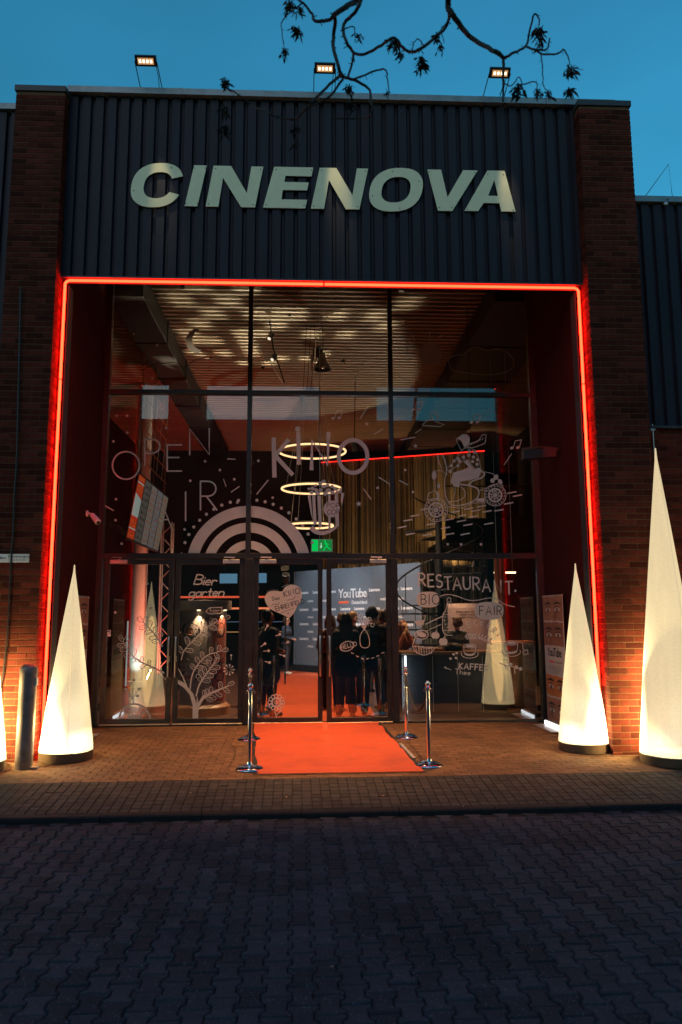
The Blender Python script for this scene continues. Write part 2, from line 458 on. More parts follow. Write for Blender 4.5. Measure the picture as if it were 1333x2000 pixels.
m_alu = pmat('aluminium', (0.62, 0.60, 0.57), 0.4, metal=0.7, var=0.15, vscale=6)
m_steel = pmat('brushed_steel', (0.6, 0.59, 0.57), 0.3, metal=1.0, var=0.15, vscale=8)
m_chrome = pmat('chrome', (0.86, 0.86, 0.88), 0.07, metal=1.0)
m_black = pmat('black_matt', (0.012, 0.012, 0.013), 0.7, var=0.2)
m_bplastic = pmat('black_plastic', (0.02, 0.02, 0.022), 0.4, var=0.2)
m_white = pmat('white_paint', (0.75, 0.74, 0.72), 0.5, var=0.06)
m_glass = glassmat('window_glass', 1.52, (0.95, 0.96, 0.95))
m_glass_low = glassmat('door_glass', 2.05, (0.95, 0.96, 0.95))
m_vinyl = pmat('frosted_vinyl', (0.74, 0.72, 0.68), 0.8, var=0.12, vscale=9, transl=0.3)
m_vinyl_dim = pmat('thin_vinyl', (0.42, 0.38, 0.35), 0.8, var=0.15, vscale=9, transl=0.45)
m_ink = pmat('dark_print', (0.02, 0.018, 0.018), 0.7)
m_neon = emat('red_neon', (1.0, 0.0100, 0.0032), 36.0)
m_redled = emat('red_led', (1.0, 0.02, 0.012), 2.6)
m_warmled = emat('warm_led', (1.0, 0.60, 0.28), 1.9)
m_whiteled = emat('white_led', (0.92, 0.96, 1.0), 3.2)

# ================================================================== GROUND
ANG = R_(1.15); CA, SA = math.cos(ANG), math.sin(ANG); OX, OY = 0.2, -2.05
def UV(x, y): return ((x-OX)*CA + (y-OY)*SA, -(x-OX)*SA + (y-OY)*CA)
def XY(u, v): return (OX + u*CA - v*SA, OY + u*SA + v*CA)
def zroad(v): return -0.225 + 0.034*v
def zstrip(v): return -0.172 + (v-0.12)*0.1204
def zent(v): return -0.06 + 0.03*(v-1.05)
def zg(x, y):
    u, v = UV(x, y)
    if y > 2.5: return 0.06
    if v < 0: return zroad(v)
    if v < 0.12: return -0.172
    if v < 1.05: return zstrip(v)
    return zent(v)

mb = MB()
vs = [(-420, zroad(-14)-0.06), (-14, zroad(-14)-0.06), (0.1, -0.29), (1.05, -0.13), (3.5, -0.03), (4.5, -0.02), (90, -0.02)]
us = [-300, -30, 0, 30, 300]
for i in range(len(vs)-1):
    for j in range(len(us)-1):
        P = []
        for (v, z), u in ((vs[i], us[j]), (vs[i], us[j+1]), (vs[i+1], us[j+1]), (vs[i+1], us[j])):
            x, y = XY(u, v); P.append((x, y, z))
        mb.quad(*P)
mb.build('ground', m_asphalt, kind='structure')

def inset_piece(outline, h, b=0.006, drop=0.005):
    """paver with eased top edge: outline CCW in 2D, top at z=0"""
    n = len(outline); cx = sum(p[0] for p in outline)/n; cyy = sum(p[1] for p in outline)/n
    V = [(x, y, -h) for x, y in outline] + [(x, y, -drop) for x, y in outline]
    for i, (x, y) in enumerate(outline):
        a = Vector(outline[i-1]); c = Vector(outline[(i+1) % n]); p = Vector((x, y))
        e1 = (p-a).normalized(); e2 = (c-p).normalized()
        nn = Vector((-e1.y, e1.x)) + Vector((-e2.y, e2.x))
        nn = nn/max(0.7, nn.length**2/2)
        q = p + nn*b; V.append((q.x, q.y, 0))
    F = []
    for k in range(2):
        for i in range(n):
            j = (i+1) % n; F.append((k*n+i, k*n+j, (k+1)*n+j, (k+1)*n+i))
    F.append(tuple(2*n+i for i in range(n)))
    return V, F

def seen_share(p):
    """distance-ordered key for what shows largest in the picture, None when outside of it"""
    d = Vector(p) - CAM; zc = d.dot(cam_fwd)
    if zc < 0.3: return None
    x = PCX + FPX*d.dot(cam_right)/zc; y = PCY - FPX*d.dot(cam_up)/zc
    if -30 < x < 1363 and -30 < y < 2030: return d.length
    return None

def lay(name, piece, spots, mat, parent_obj, limit=300, restname=None):
    """spots: (x, y, z, rz, sx, tilt). the nearest pieces in view become objects, the rest one mesh"""
    V, F = piece
    me = bpy.data.meshes.new(name); me.from_pydata(V, [], F); me.materials.append(mat); me.update()
    keyed = []; rest = []
    for s in spots:
        k = seen_share(s[:3])
        (keyed if k is not None else rest).append((k, s))
    keyed.sort(key=lambda t: t[0])
    rest += keyed[limit:]
    for k, s in keyed[:limit]:
        o = bpy.data.objects.new(name, me); COL.objects.link(o)
        o.location = s[:3]; o.rotation_euler = (s[5][0], s[5][1], s[3]); o.scale = (s[4], 1, 1)
        o.parent = parent_obj; o.matrix_parent_inverse = parent_inv(parent_obj)
    if rest:
        VV = np.array(V); allv = []; allf = []; n = 0
        for k, s in rest:
            c, q = math.cos(s[3]), math.sin(s[3]); tx, ty = s[5]
            X = VV[:, 0]*s[4]; Y = VV[:, 1]
            Z = VV[:, 2] + Y*tx - X*ty
            allv.append(np.stack([X*c - Y*q + s[0], X*q + Y*c + s[1], Z + s[2]], 1))
            allf += [tuple(i+n for i in f) for f in F]; n += len(V)
        me2 = bpy.data.meshes.new(restname or name); me2.from_pydata(np.concatenate(allv).tolist(), [], allf); me2.materials.append(mat); me2.update()
        o = bpy.data.objects.new(restname or name, me2); COL.objects.link(o); o['kind'] = 'stuff'
        o.parent = parent_obj; o.matrix_parent_inverse = parent_inv(parent_obj)

def sheet(name, u0, u1, v0, v1, zf, dz, mat, **kw):
    mb = MB(); n = 6
    for i in range(n):
        a = v0 + (v1-v0)*i/n; b = v0 + (v1-v0)*(i+1)/n
        P = []
        for u, v in ((u0, a), (u1, a), (u1, b), (u0, b)):
            x, y = XY(u, v); P.append((x, y, zf(v)+dz))
        mb.quad(*P)
    return mb.build(name, mat, **kw)

# double-T interlocking pavers of the forecourt
road = sheet('forecourt_paving', -10, 10.5, -8.2, 0.02, zroad, -0.012, m_joint, kind='structure')
PW, PL, PA, PG = 0.1475, 0.2, 0.0145, 0.0034
def halfx(t):
    t = abs(t)            # 0 middle .. 0.1 end
    if t < 0.036: return PW/2 - PA
    if t > 0.064: return PW/2 + PA
    return PW/2 - PA + 2*PA*(t-0.036)/0.028
ys = [-0.1+PG, -0.064, -0.036, 0.036, 0.064, 0.1-PG]
outl = [(halfx(y)-PG, y) for y in ys] + [(-halfx(y)+PG, y) for y in reversed(ys)]
paver = inset_piece(outl, 0.06, 0.008, 0.008)
spots = []
for ci in range(-66, 70):
    u = ci*PW
    for ri in range(0, 41):
        v = -0.115 - ri*PL - (0.1 if ci % 2 else 0)
        x, y = XY(u, v)
        spots.append((x, y, zroad(v) + rnd.gauss(0, 0.0022), ANG + rnd.gauss(0, 0.009), 1.0, (0.034+rnd.gauss(0, 0.012), rnd.gauss(0, 0.012))))
lay('paver', paver, spots, m_paver, road, 300, 'far_pavers')

# kerb
kerb = sheet('kerb', -10, 10.5, 0.0, 0.12, lambda v: -0.30, 0, m_joint, kind='structure')
V = []; F = []
prof = [(0.0, -0.30), (0.0, -0.190), (0.010, -0.178), (0.03, -0.172), (0.118, -0.171), (0.118, -0.30)]
for k, ux in enumerate((-0.496, 0.496)):
    V += [(ux, p[0], p[1]) for p in prof]
n = len(prof)
F = [(i, (i+1) % n, n+(i+1) % n, n+i) for i in range(n)] + [tuple(range(n)), tuple(reversed(range(n, 2*n)))]
kme = bpy.data.meshes.new('kerb_stone'); kme.from_pydata(V, [], F); kme.materials.append(m_kerb); kme.update()
for i in range(-10, 11):
    x, y = XY(i*1.0+0.23, 0.0)
    o = link('kerb_stone', kme, kerb); o.location = (x, y, rnd.uniform(-0.003, 0.003)); o.rotation_euler = (0, 0, ANG+rnd.uniform(-0.002, 0.002))

# square setts between kerb and entrance
strip = sheet('pavement_strip', -10, 10.5, 0.119, 1.05, zstrip, -0.011, m_joint, kind='structure')
sp = 0.1034
sq = inset_piece([(-sp/2+.003, -sp/2+.003), (sp/2-.003, -sp/2+.003), (sp/2-.003, sp/2-.003), (-sp/2+.003, sp/2-.003)], 0.05, 0.004, 0.004)
spots = []
for ci in range(-90, 92):
    for ri in range(9):
        u = ci*sp; v = 0.12 + sp*(ri+0.5); x, y = XY(u, v)
        spots.append((x, y, zstrip(v)+rnd.uniform(-.002, .002), ANG+rnd.uniform(-.012, .012), 1.0, (0.12+rnd.uniform(-.012, .012), rnd.uniform(-.012, .012))))
lay('sett', sq, spots, m_paver2, strip, 300, 'far_setts')

# rectangular pavers of the entrance, laid in running bond
ent = sheet('entrance_paving', -10, 10.5, 1.05, 4.66, zent, -0.009, m_joint, kind='structure')
bw, bl = 0.1034, 0.205
rc = inset_piece([(-bl/2+.0022, -bw/2+.0022), (bl/2-.0022, -bw/2+.0022), (bl/2-.0022, bw/2-.0022), (-bl/2+.0022, bw/2-.0022)], 0.05, 0.003, 0.003)
spots = []
for ri in range(34):
    v = 1.052 + bw*(ri+0.5)
    for ci in range(-26, 28):
        u = ci*bl + (bl/2 if ri % 2 else 0); x, y = XY(u, v)
        if y > 2.54: continue
        spots.append((x, y, zent(v)+rnd.uniform(-.0015, .0015), ANG+rnd.uniform(-.006, .006), 1.0, (0.03+rnd.uniform(-.006, .006), rnd.uniform(-.006, .006))))
lay('entrance_paver', rc, spots, m_paver3, ent, 300, 'small_pavers')

# ================================================================== CINEMA BUILDING
XL, XR = -3.52, 4.0            # portal sides
PLX, PRX = -4.215, 4.775         # outer pillar edges
YN = 0.30                      # plane of the neon line
G = 2.62                       # plane of the glass front
ZT = W(75, 166, Y=-0.018).z - 0.085                      # top of the masonry
YF = 0.205                      # front of the fascia ribs, set back between the pillars
ZL = W(627, 547, Y=YF).z     # lower edge of the cladding
CH, BH = 0.0833, 0.0713

def brick_mesh():
    mb = MB(); mb.cbox((0, 0, 0), (1, 1, 1), 0.0)
    return mb
# brick meshes by size (length along x, depth along y), origin at the low corner
BR = {}
def brick_data(lx, ly):
    k = (round(lx, 3), round(ly, 3))
    if k not in BR:
        mb = MB(); mb.cbox((0, 0, 0), (lx, ly, BH), 0.0035)
        me = bpy.data.meshes.new('brick'); me.from_pydata(mb.v, [], mb.f); me.materials.append(m_brick); me.update()
        BR[k] = me
    return BR[k]

def brick_set(parent_obj, bricks, limit=300):
    """bricks: (x, y, z, lx, ly)"""
    key = []; rest = []
    for b in bricks:
        k = seen_share((b[0]+b[3]/2, b[1], b[2]+BH/2))
        (key if k is not None else rest).append((k, b))
    key.sort(key=lambda t: t[0]); rest += key[limit:]
    for k, b in key[:limit]:
        o = bpy.data.objects.new('brick', brick_data(b[3], b[4])); COL.objects.link(o)
        o.location = (b[0], b[1]+rnd.uniform(-.002, .002), b[2])
        o.parent = parent_obj; o.matrix_parent_inverse = parent_inv(parent_obj)
    if rest:
        mb = MB()
        for k, b in rest:
            j = rnd.uniform(-.002, .002)
            mb.cbox((b[0], b[1]+j, b[2]), (b[0]+b[3], b[1]+b[4]+j, b[2]+BH), 0.0035)
        mb.build('upper_bricks', m_brick, parent_obj, fixn=False, kind='stuff')

def pillar(label, inner, outer, sgn):
    """sgn +1: pillar lies to +x of its inner (portal) edge"""
    t = thing('brick_pillar', label, 'pillar', ((inner+outer)/2, 0.2, -0.15), group='brick pillars of the entrance')
    mb = MB(); mb.box((inner+sgn*0.007, 0.007, -0.2), (outer-sgn*0.007, YN-0.0, ZT)); mb.build('mortar_core', m_mortar, t)
    width = abs(outer-inner); B = []
    k = 0; z = -0.155
    def put(a, b, y0, y1):
        if b-a < 0.02: return
        x0 = inner + sgn*a; x1 = inner + sgn*b
        B.append((min(x0, x1), y0, z, abs(x1-x0), y1-y0))
    while z + BH < ZT:
        if k % 2 == 0:
            a = 0.0
            while a < width - 0.02:
                put(a, min(a+0.24, width), 0.0, 0.115); a += 0.25
            put(0.0, 0.115, 0.125, YN-0.006)
            put(width-0.115, width, 0.125, YN-0.006)
        else:
            put(0.0, 0.115, 0.0, 0.24); put(0.0, 0.115, 0.25, YN-0.006)
            a = 0.125
            while a < width - 0.02:
                put(a, min(a+0.24, width), 0.0, 0.115); a += 0.25
        z += CH; k += 1
    brick_set(t, B)
    mb = MB(); x0, x1 = sorted((inner-sgn*0.012, outer+sgn*0.02)); mb.box((x0, -0.018, ZT), (x1, YN+0.1, ZT+0.085)); mb.build('cap', m_darkcap, t)
    return t
pillar('dark red brick pillar left of the neon portal behind the steel bollard', XL, PLX, -1)
pillar('dark red brick pillar right of the neon portal behind the tallest light cone', XR, PRX, 1)

# wings beside the pillars
def profile_sheets(t, x0, x1, yf, z0, z1, pitch=0.1865, ridge=0.118, depth=0.05, name='cladding_sheet', per=5, mat=None):
    """trapezoidal steel sheets, five ridges each; front of ridges at yf"""
    x = x0
    while x < x1 - 1e-4:
        mb = MB(); xe = min(x + per*pitch, x1); pts = []
        q = x
        sl = 0.016; fl = pitch - ridge - 2*sl
        while q < xe - 1e-4:
            for px, py in ((q, yf), (q+ridge, yf), (q+ridge+sl, yf+depth), (q+ridge+sl+fl, yf+depth)):
                if px <= xe + 1e-6: pts.append((px, py))
            q += pitch
        if pts[-1][0] < xe - 1e-4: pts.append((xe, pts[-1][1]))
        elif abs(q-xe) < 1e-3: pts.append((xe, yf))
        off = rnd.uniform(-0.002, 0.002)
        for i in range(len(pts)-1):
            a, b = pts[i], pts[i+1]
            mb.quad((a[0], a[1]+off, z0), (b[0], b[1]+off, z0), (b[0], b[1]+off, z1), (a[0], a[1]+off, z1))
        mb.build(name, mat or m_clad, t, fixn=False)
        x = xe

def wing(label, x0, x1, zc, zt, cut):
    t = thing('wing_wall', label, 'wall', ((x0+x1)/2, 0.5, -0.15))
    YW = 0.27
    mb = MB(); mb.box((x0, YW+0.008, -0.2), (x1, YW+0.3, zc)); mb.build('mortar_core', m_mortar, t)
    B = []; z = -0.13; k = 0
    while z + BH < zc:
        a = x0 - (0.125 if k % 2 else 0.0)
        while a < x1:
            lo = max(a, x0); hi = min(a+0.24, x1)
            if hi-lo > 0.03: B.append((lo, YW, z, hi-lo, 0.1))
            a += 0.25
        z += CH; k += 1
    brick_set(t, B)
    mb = MB(); mb.box((x0, YW+0.02, zc), (x1, YW+0.3, zt)); mb.build('backing_wall', m_black, t)
    mb = MB(); mb.box((x0, YW-0.055, zc-0.03), (x1, YW+0.05, zc)); mb.build('drip_flashing', m_darkcap, t)
    profile_sheets(t, x0, x1, YW-0.04, zc+0.003, zt, per=5)
    mb = MB(); mb.box((x0, YW-0.09, zt), (x1, YW+0.4, zt+0.09)); mb.build('parapet_cap', m_cap, t)
    return t
wing('low side wing with ribbed dark cladding over brick right of the portal', PRX+0.004, 7.4, 4.47, 7.9, 1)
wing('tall side wing with ribbed dark cladding at the left picture edge', -6.6, PLX-0.004, 4.47, 9.15, 1)

# fascia with the ribbed cladding above the portal
fas = thing('portal_fascia', 'wide dark ribbed metal fascia above the glowing red portal', 'facade', (0.24, 0.3, ZL))
ZF0, ZF1 = W(610, 190.5, Y=YF-0.08).z, W(610, 179, Y=YF-0.08).z
profile_sheets(fas, XL+0.002, XR-0.002, YF, ZL, ZF0+0.03)
mb = MB(); mb.box((XL, YF+0.058, ZL+0.02), (XR, YF+0.2, ZF0+0.02)); mb.build('backing_panel', m_black, fas)
mb = MB(); mb.box((XL, YF-0.015, ZL-0.02), (XR, YF+0.2, ZL+0.003)); mb.build('lintel_flashing', m_darkcap, fas)
mb = MB(); mb.box((XL-0.02, YF-0.08, ZF0), (XR+0.62, 0.8, ZF1)); mb.build('parapet_cap', m_cap, fas)
for i in range(4):
    x = XL + 1.6 + 1.5*i
    mb = MB(); mb.box((x, YF-0.084, ZF0-0.004), (x+0.05, YF, ZF1+0.004)); mb.build('cap_seam', m_cap, fas)

# the shell behind: reveals, soffit, roof, interior room
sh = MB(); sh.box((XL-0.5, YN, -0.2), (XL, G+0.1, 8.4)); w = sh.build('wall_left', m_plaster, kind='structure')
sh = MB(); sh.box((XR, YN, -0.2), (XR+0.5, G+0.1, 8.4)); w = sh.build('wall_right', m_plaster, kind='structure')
sh = MB(); sh.box((XL-0.5, YN+0.06, 8.3), (XR+0.5, G+0.1, 8.45)); sh.build('soffit', m_black, kind='structure')
sh = MB(); sh.box((-9, 0.5, 8.9), (4.74, 20, 9.15)); sh.box((4.74, 1.0, 8.05), (7.6, 20, 8.11)); sh.build('roof', m_asphalt, kind='structure')
m_inwall = pmat('interior_wall', (0.022, 0.019, 0.019), 0.8, var=0.3, vscale=2)
m_infloor = pmat('interior_floor', (0.10, 0.055, 0.035), 0.28, var=0.35, vscale=3, dirt=(0.06, 0.03, 0.02), dscale=1)
IXL, IXR, IY1, ICZ = -6.2, 7.2, 17.4, 7.95
sh = MB(); sh.box((IXL-0.2, G-0.1, -0.2), (IXL, IY1, 8.9)); sh.build('interior_wall_left', m_inwall, kind='structure')
sh = MB(); sh.box((IXR, G-0.1, -0.2), (IXR+0.2, IY1, 8.9)); sh.build('interior_wall_right', m_inwall, kind='structure')
sh = MB(); sh.box((IXL-0.2, IY1, -0.2), (IXR+0.2, IY1+0.2, 8.9)); sh.build('interior_wall_back', m_inwall, kind='structure')
sh = MB(); sh.box((IXL-0.2, G+0.02, -0.1), (XL-0.5, G+0.1, 8.9)); sh.box((XR+0.5, G+0.02, -0.1), (IXR+0.2, G+0.1, 8.9)); sh.build('interior_wall_front', m_inwall, kind='structure')
sh = MB(); sh.box((IXL, G+0.06, -0.1), (IXR, IY1, 0.06)); sh.build('interior_floor', m_infloor, kind='structure')
# ribbed steel deck ceiling, ribs run across
m_deck = pmat('ceiling_deck', (0.40, 0.34, 0.26), 0.55, var=0.15, vscale=2)
mb = MB(); y = G+0.1
while y < IY1:
    p = [(y, ICZ), (y+0.06, ICZ), (y+0.075, ICZ+0.13), (y+0.185, ICZ+0.13), (y+0.2, ICZ)]
    for i in range(4):
        a, b = p[i], p[i+1]
        mb.quad((IXL, a[0], a[1]), (IXR, a[0], a[1]), (IXR, b[0], b[1]), (IXL, b[0], b[1]))
    y += 0.2
mb.build('ceiling', m_deck, fixn=False, kind='structure')

# ================================================================== NEON LINE round the portal
YV = 0.215; xn0, xn1 = XL+0.06, XR-0.06
YT = YF+0.03; zn = W(627, 555, Y=YT).z
nl = thing('neon_light_line', 'glowing red neon line round the portal opening', 'neon light', (0.24, YN, 0.0))
def neon_run(pts):
    mb = MB(); mb.tube(pts, 0.018, 10); mb.build('neon_tube', m_neon, nl, smooth=True)
zsp = W(105, 744, Y=YN).z
neon_run([(xn0, YV, -0.02), (xn0, YV, zsp-0.012)])
xm = W(633, 555, Y=YT).x
neon_run([(xn0, YV, zsp+0.012), (xn0, YV, zn-0.06), (xn0+0.012, YV+0.02, zn-0.02), (xn0+0.05, YT, zn), (xm-0.012, YT, zn)])
neon_run([(xm+0.012, YT, zn), (xn1-0.05, YT, zn), (xn1-0.012, YV+0.02, zn-0.02), (xn1, YV, zn-0.06), (xn1, YV, zsp+0.012)])
neon_run([(xn1, YV, zsp-0.012), (xn1, YV, -0.02)])
for (xa, xb) in ((XL+0.098, XL+0.103), (XR-0.103, XR-0.098)):  # added plates that keep the neon from mirroring in the glass
    mb = MB(); mb.box((xa, YV+0.03, -0.05), (xb, YV+0.24, zn-0.06)); mb.build('reflection_shield', m_darkcap, nl)
mb = MB(); mb.box((XL+0.045, YT+0.024, zn-0.03), (XR-0.045, YT+0.03, ZL-0.0205)); mb.build('reflection_shield', m_darkcap, nl)  # added blocking plate behind the top tube
# ================================================================== SIGN LETTERS
m_letter = pmat('letter_metal', (0.88, 0.80, 0.52), 0.5, metal=0.0, spec=0.4, var=0.08, vscale=10, bump=0.05, bscale=300, aniso=0.8)
m_letter_side = pmat('letter_edge', (0.30, 0.30, 0.24), 0.5, metal=0.3)
sign = thing('sign_lettering', 'large pale italic metal letters CINENOVA on the ribbed fascia', 'sign', (0.2, YF, 7.9))
YS = YF-0.03
def ell(cx, cy, rx, ry, a0, a1, n, sh=0.0, p=2.35):
    out = []
    for i in range(n+1):
        a = R_(a0 + (a1-a0)*i/n); c, s = math.cos(a), math.sin(a)
        x = rx*math.copysign(abs(c)**(2/p), c); y = ry*math.copysign(abs(s)**(2/p), s)
        out.append((cx + x + y*sh, cy - y))
    return out
SHR = 0.19
def fn_sign(x, y, d):
    q = W(x, y, Y=YS); return (q.x, YS + d, q.z)
letters = {
 'letter_c': [ell(308.5, 361.5, 52.5, 43, 14, 346, 44, SHR) [0:0] + ell(307, 361.5, 50, 43.2, 20, 338, 44, SHR) + list(reversed(ell(309, 361.5, 27.5, 25.5, 26, 332, 36, SHR)))],
 'letter_i': [[(379.5, 322.5), (404.5, 323), (386, 402.8), (361, 402.4)]],
 'letter_n_first': [[(417.5, 323.4), (452, 324), (482.5, 377), (491.5, 325), (515, 325.4), (498.5, 405), (471.5, 404.6), (436, 347), (427, 403.6), (402, 403.2)]],
 'letter_e': [[(536, 325.6), (612.5, 327), (609, 344.4), (558, 343.4), (555.8, 355.3), (603.5, 356.2), (600.2, 371.8), (552.8, 371), (550.2, 389.3), (600.5, 390.2), (596.6, 407), (514, 405.4)]],
 'letter_n_second': [[(625, 327.4), (657.5, 328), (689, 381.5), (697.5, 328.7), (719.5, 329.2), (702.5, 409), (676, 408.6), (643, 351.5), (633.5, 407.8), (607.5, 407.4)]],
 'letter_o': [ell(774, 370.4, 51.5, 42.6, 0, 360, 48, SHR)[:-1], list(reversed(ell(774, 370.4, 28, 25, 0, 360, 40, SHR)[:-1]))],
 'letter_v': [[(835, 331), (862, 331.4), (874.5, 385), (905, 332.3), (933.5, 332.8), (884, 412), (856, 411.6)]],
 'letter_a': [[(952.5, 333), (986, 333.6), (1007.5, 413.2), (979.5, 412.8), (976, 396.8), (945, 396.4), (934.5, 412.2), (907.5, 411.8)], [(954, 382.4), (973, 382.7), (966, 351)]],
}
for nm, loops in letters.items():
    loops[0] = [p for p in loops[0]]
    mb = MB(); mb.plate(loops, fn_sign, 0.018, 0, 1)
    lt = mb.build('letter', [m_letter, m_letter_side], sign, label='letter ' + nm.split('_')[1].upper() + (' ' + nm.split('_')[2] if nm.count('_') > 1 else '') + ' of the sign')
    # screws at the corners
    L0 = loops[0]; cx = sum(p[0] for p in L0)/len(L0); cyy = sum(p[1] for p in L0)/len(L0)
    xs = sorted(L0, key=lambda p: p[0]+p[1]); pick = []
    if len(L0) < 20:
        for c in (xs[0], xs[-1], min(L0, key=lambda p: p[0]-p[1]), max(L0, key=lambda p: p[0]-p[1])):
            pick.append((c[0]+(cx-c[0])*0.10, c[1]+(cyy-c[1])*0.13))
    else:
        n = len(L0)
        for f in (0.08, 0.3, 0.55, 0.8):
            c = L0[int(f*n)]; pick.append((c[0]+(cx-c[0])*0.13, c[1]+(cyy-c[1])*0.13))
    for p in pick:
        q = W(p[0], p[1], Y=YS-0.003); s = MB(); s.sphere((q.x, YS-0.001, q.z), 0.009, 6, 4, (1, 0.5, 1)); s.build('screw', m_black, lt)

# ================================================================== FLOODLIGHTS on the parapet
def floodlight(px, py, label, skew):
    YB = -0.22; h = W(px, py, Y=YB); base_z = ZF1
    t = thing('floodlight', label, 'floodlight', (h.x, 0.3, base_z), group='floodlights on the parapet')
    ux = Vector((1, 0, 0.0)); fw = Vector((0, -0.62, -0.78)).normalized(); up = ux.cross(fw).normalized()
    c = Vector(h)
    mb = MB(); mb.obox(c + fw*-0.03, ux*0.15, up*0.068, fw*0.028); ho = mb.build('housing', m_bplastic, t)
    for k in range(5):
        mb = MB(); mb.obox(c + fw*-0.075 + ux*(-0.12+0.06*k), ux*0.006, up*0.058, fw*0.02); mb.build('cooling_fin', m_bplastic, ho)
    mb = MB(); mb.obox(c + fw*0.004, ux*0.112, up*0.04, fw*0.004); le = mb.build('lens', emat('flood_glow', (1.0, 0.50, 0.20), 0.55), t)
    for k in range(4):
        mb = MB(); mb.obox(c + fw*0.010 + ux*(-0.078+0.052*k), ux*0.016, up*0.02, fw*0.003); mb.build('led_chip', emat('flood_chip', (1.0, 0.84, 0.58), 2.2), le)
    for s in (-1, 1):
        mb = MB(); mb.tube([c + ux*(0.155*s), (h.x+0.16*s, 0.29, base_z)], 0.007, 6); mb.build('stay_rod', m_bplastic, t)
    mb = MB(); mb.tube([c + ux*0.13 + fw*-0.03, (h.x+0.12, 0.1, base_z+0.13), (h.x+0.1, 0.3, base_z)], 0.005, 6); mb.build('cable', m_black, t)
    mb = MB(); mb.box((h.x-0.17, 0.25, base_z), (h.x+0.17, 0.42, base_z+0.03)); mb.build('foot_plate', m_cap, t)
    lamp('flood_spot', 'SPOT', c + fw*0.03, 120, (1.0, 0.80, 0.50), t, (h.x+0.22, YF, 7.75), 0.03, 15, 1.0)
floodlight(285, 119.5, 'small lit floodlight on the parapet above the letter C', 0)
floodlight(635, 134, 'small lit floodlight in the middle of the parapet behind the twigs', 0)
floodlight(977, 143, 'small lit floodlight on the parapet above the last letter', 0)
# lightning wire on the right wing
t = thing('lightning_wire', 'thin bent wire standing on the low right parapet', 'wire', (5.3, 0.3, 7.99))
a = W(1255, 390, Y=0.3); b = W(1306, 321, Y=0.3); c = W(1303, 404, Y=0.19)
mb = MB(); mb.tube([(a.x, 0.3, 7.985), b, (b.x, 0.25, 7.985), (c.x, 0.165, 7.93)], 0.006, 6); mb.build('rod', m_bplastic, t)
mb = MB(); mb.sphere((c.x-0.03, 0.155, 7.85), 0.028, 8, 6, (1.3, 0.7, 1)); mb.build('clamp', m_alu, t)

# ================================================================== GLASS FRONT
gf = thing('glass_front', 'tall black-framed glass front of the foyer with white window drawings', 'glass front', (0.24, G, 0.05))
XG0, XG1 = XL+0.03, XR-0.05
M1, M2 = W(487, 900, Y=G).x, W(765, 900, Y=G).x
T1, T2 = W(620, 768, Y=G-0.03).z, W(620, 1086, Y=G-0.03).z
ZTOP = 8.3
FD = 0.045
def bar(x0, x1, z0, z1, name='frame_bar', parent=None, y0=-0.06, y1=0.06, mat=None):
    mb = MB(); mb.cbox((x0, G+y0, z0), (x1, G+y1, z1), 0.004); return mb.build(name, mat or m_frame, parent or gf)
bar(XG0-0.03, XG0+0.06, 0.05, ZTOP, 'mullion'); bar(XG1-0.06, XG1+0.05, 0.05, ZTOP, 'mullion')
bar(M1-0.038, M1+0.038, T2+0.05, ZTOP, 'mullion'); bar(M2-0.038, M2+0.038, T2+0.05, ZTOP, 'mullion')
D = {k: W(k, 1300, Y=G).x for k in (198, 336, 339, 476, 494, 631, 638, 766, 779)}
bar(D[476]+0.004, D[494]-0.004, 0.05, T2-0.046, 'mullion'); bar(D[766]+0.004, D[779]-0.0, 0.05, T2-0.046, 'mullion')
for (a, b) in ((XG0+0.062, M1-0.04), (M1+0.04, M2-0.04), (M2+0.04, XG1-0.062)):
    bar(a, b, T1-0.036, T1+0.036, 'transom', None, -0.055, 0.055)
bar(XG0+0.062, XG1-0.062, T2-0.045, T2+0.048, 'transom', None, -0.057, 0.057)
def pane(x0, x1, z0, z1, parent=None, dy=0.0, name='pane'):
    mb = MB(); mb.box((x0, G+dy-0.005, z0), (x1, G+dy+0.005, z1)); return mb.build(name, m_glass, parent or gf)
PANES = []
for (a, b) in ((XG0+0.062, M1-0.04), (M1+0.04, M2-0.04), (M2+0.04, XG1-0.062)):
    pane(a, b, T1+0.037, ZTOP); pane(a, b, T2+0.049, T1-0.037)
mb = MB(); mb.box((D[779]+0.002, G-0.005, 0.08), (XG1-0.062, G+0.005, T2-0.046)); mb.build('pane', m_glass_low, gf)
bar(D[779]+0.002, XG1-0.062, 0.045, 0.08, 'sill', None, -0.05, 0.05)
m_sill = pmat('threshold_alu', (0.55, 0.48, 0.40), 0.45, metal=0.6, var=0.2)

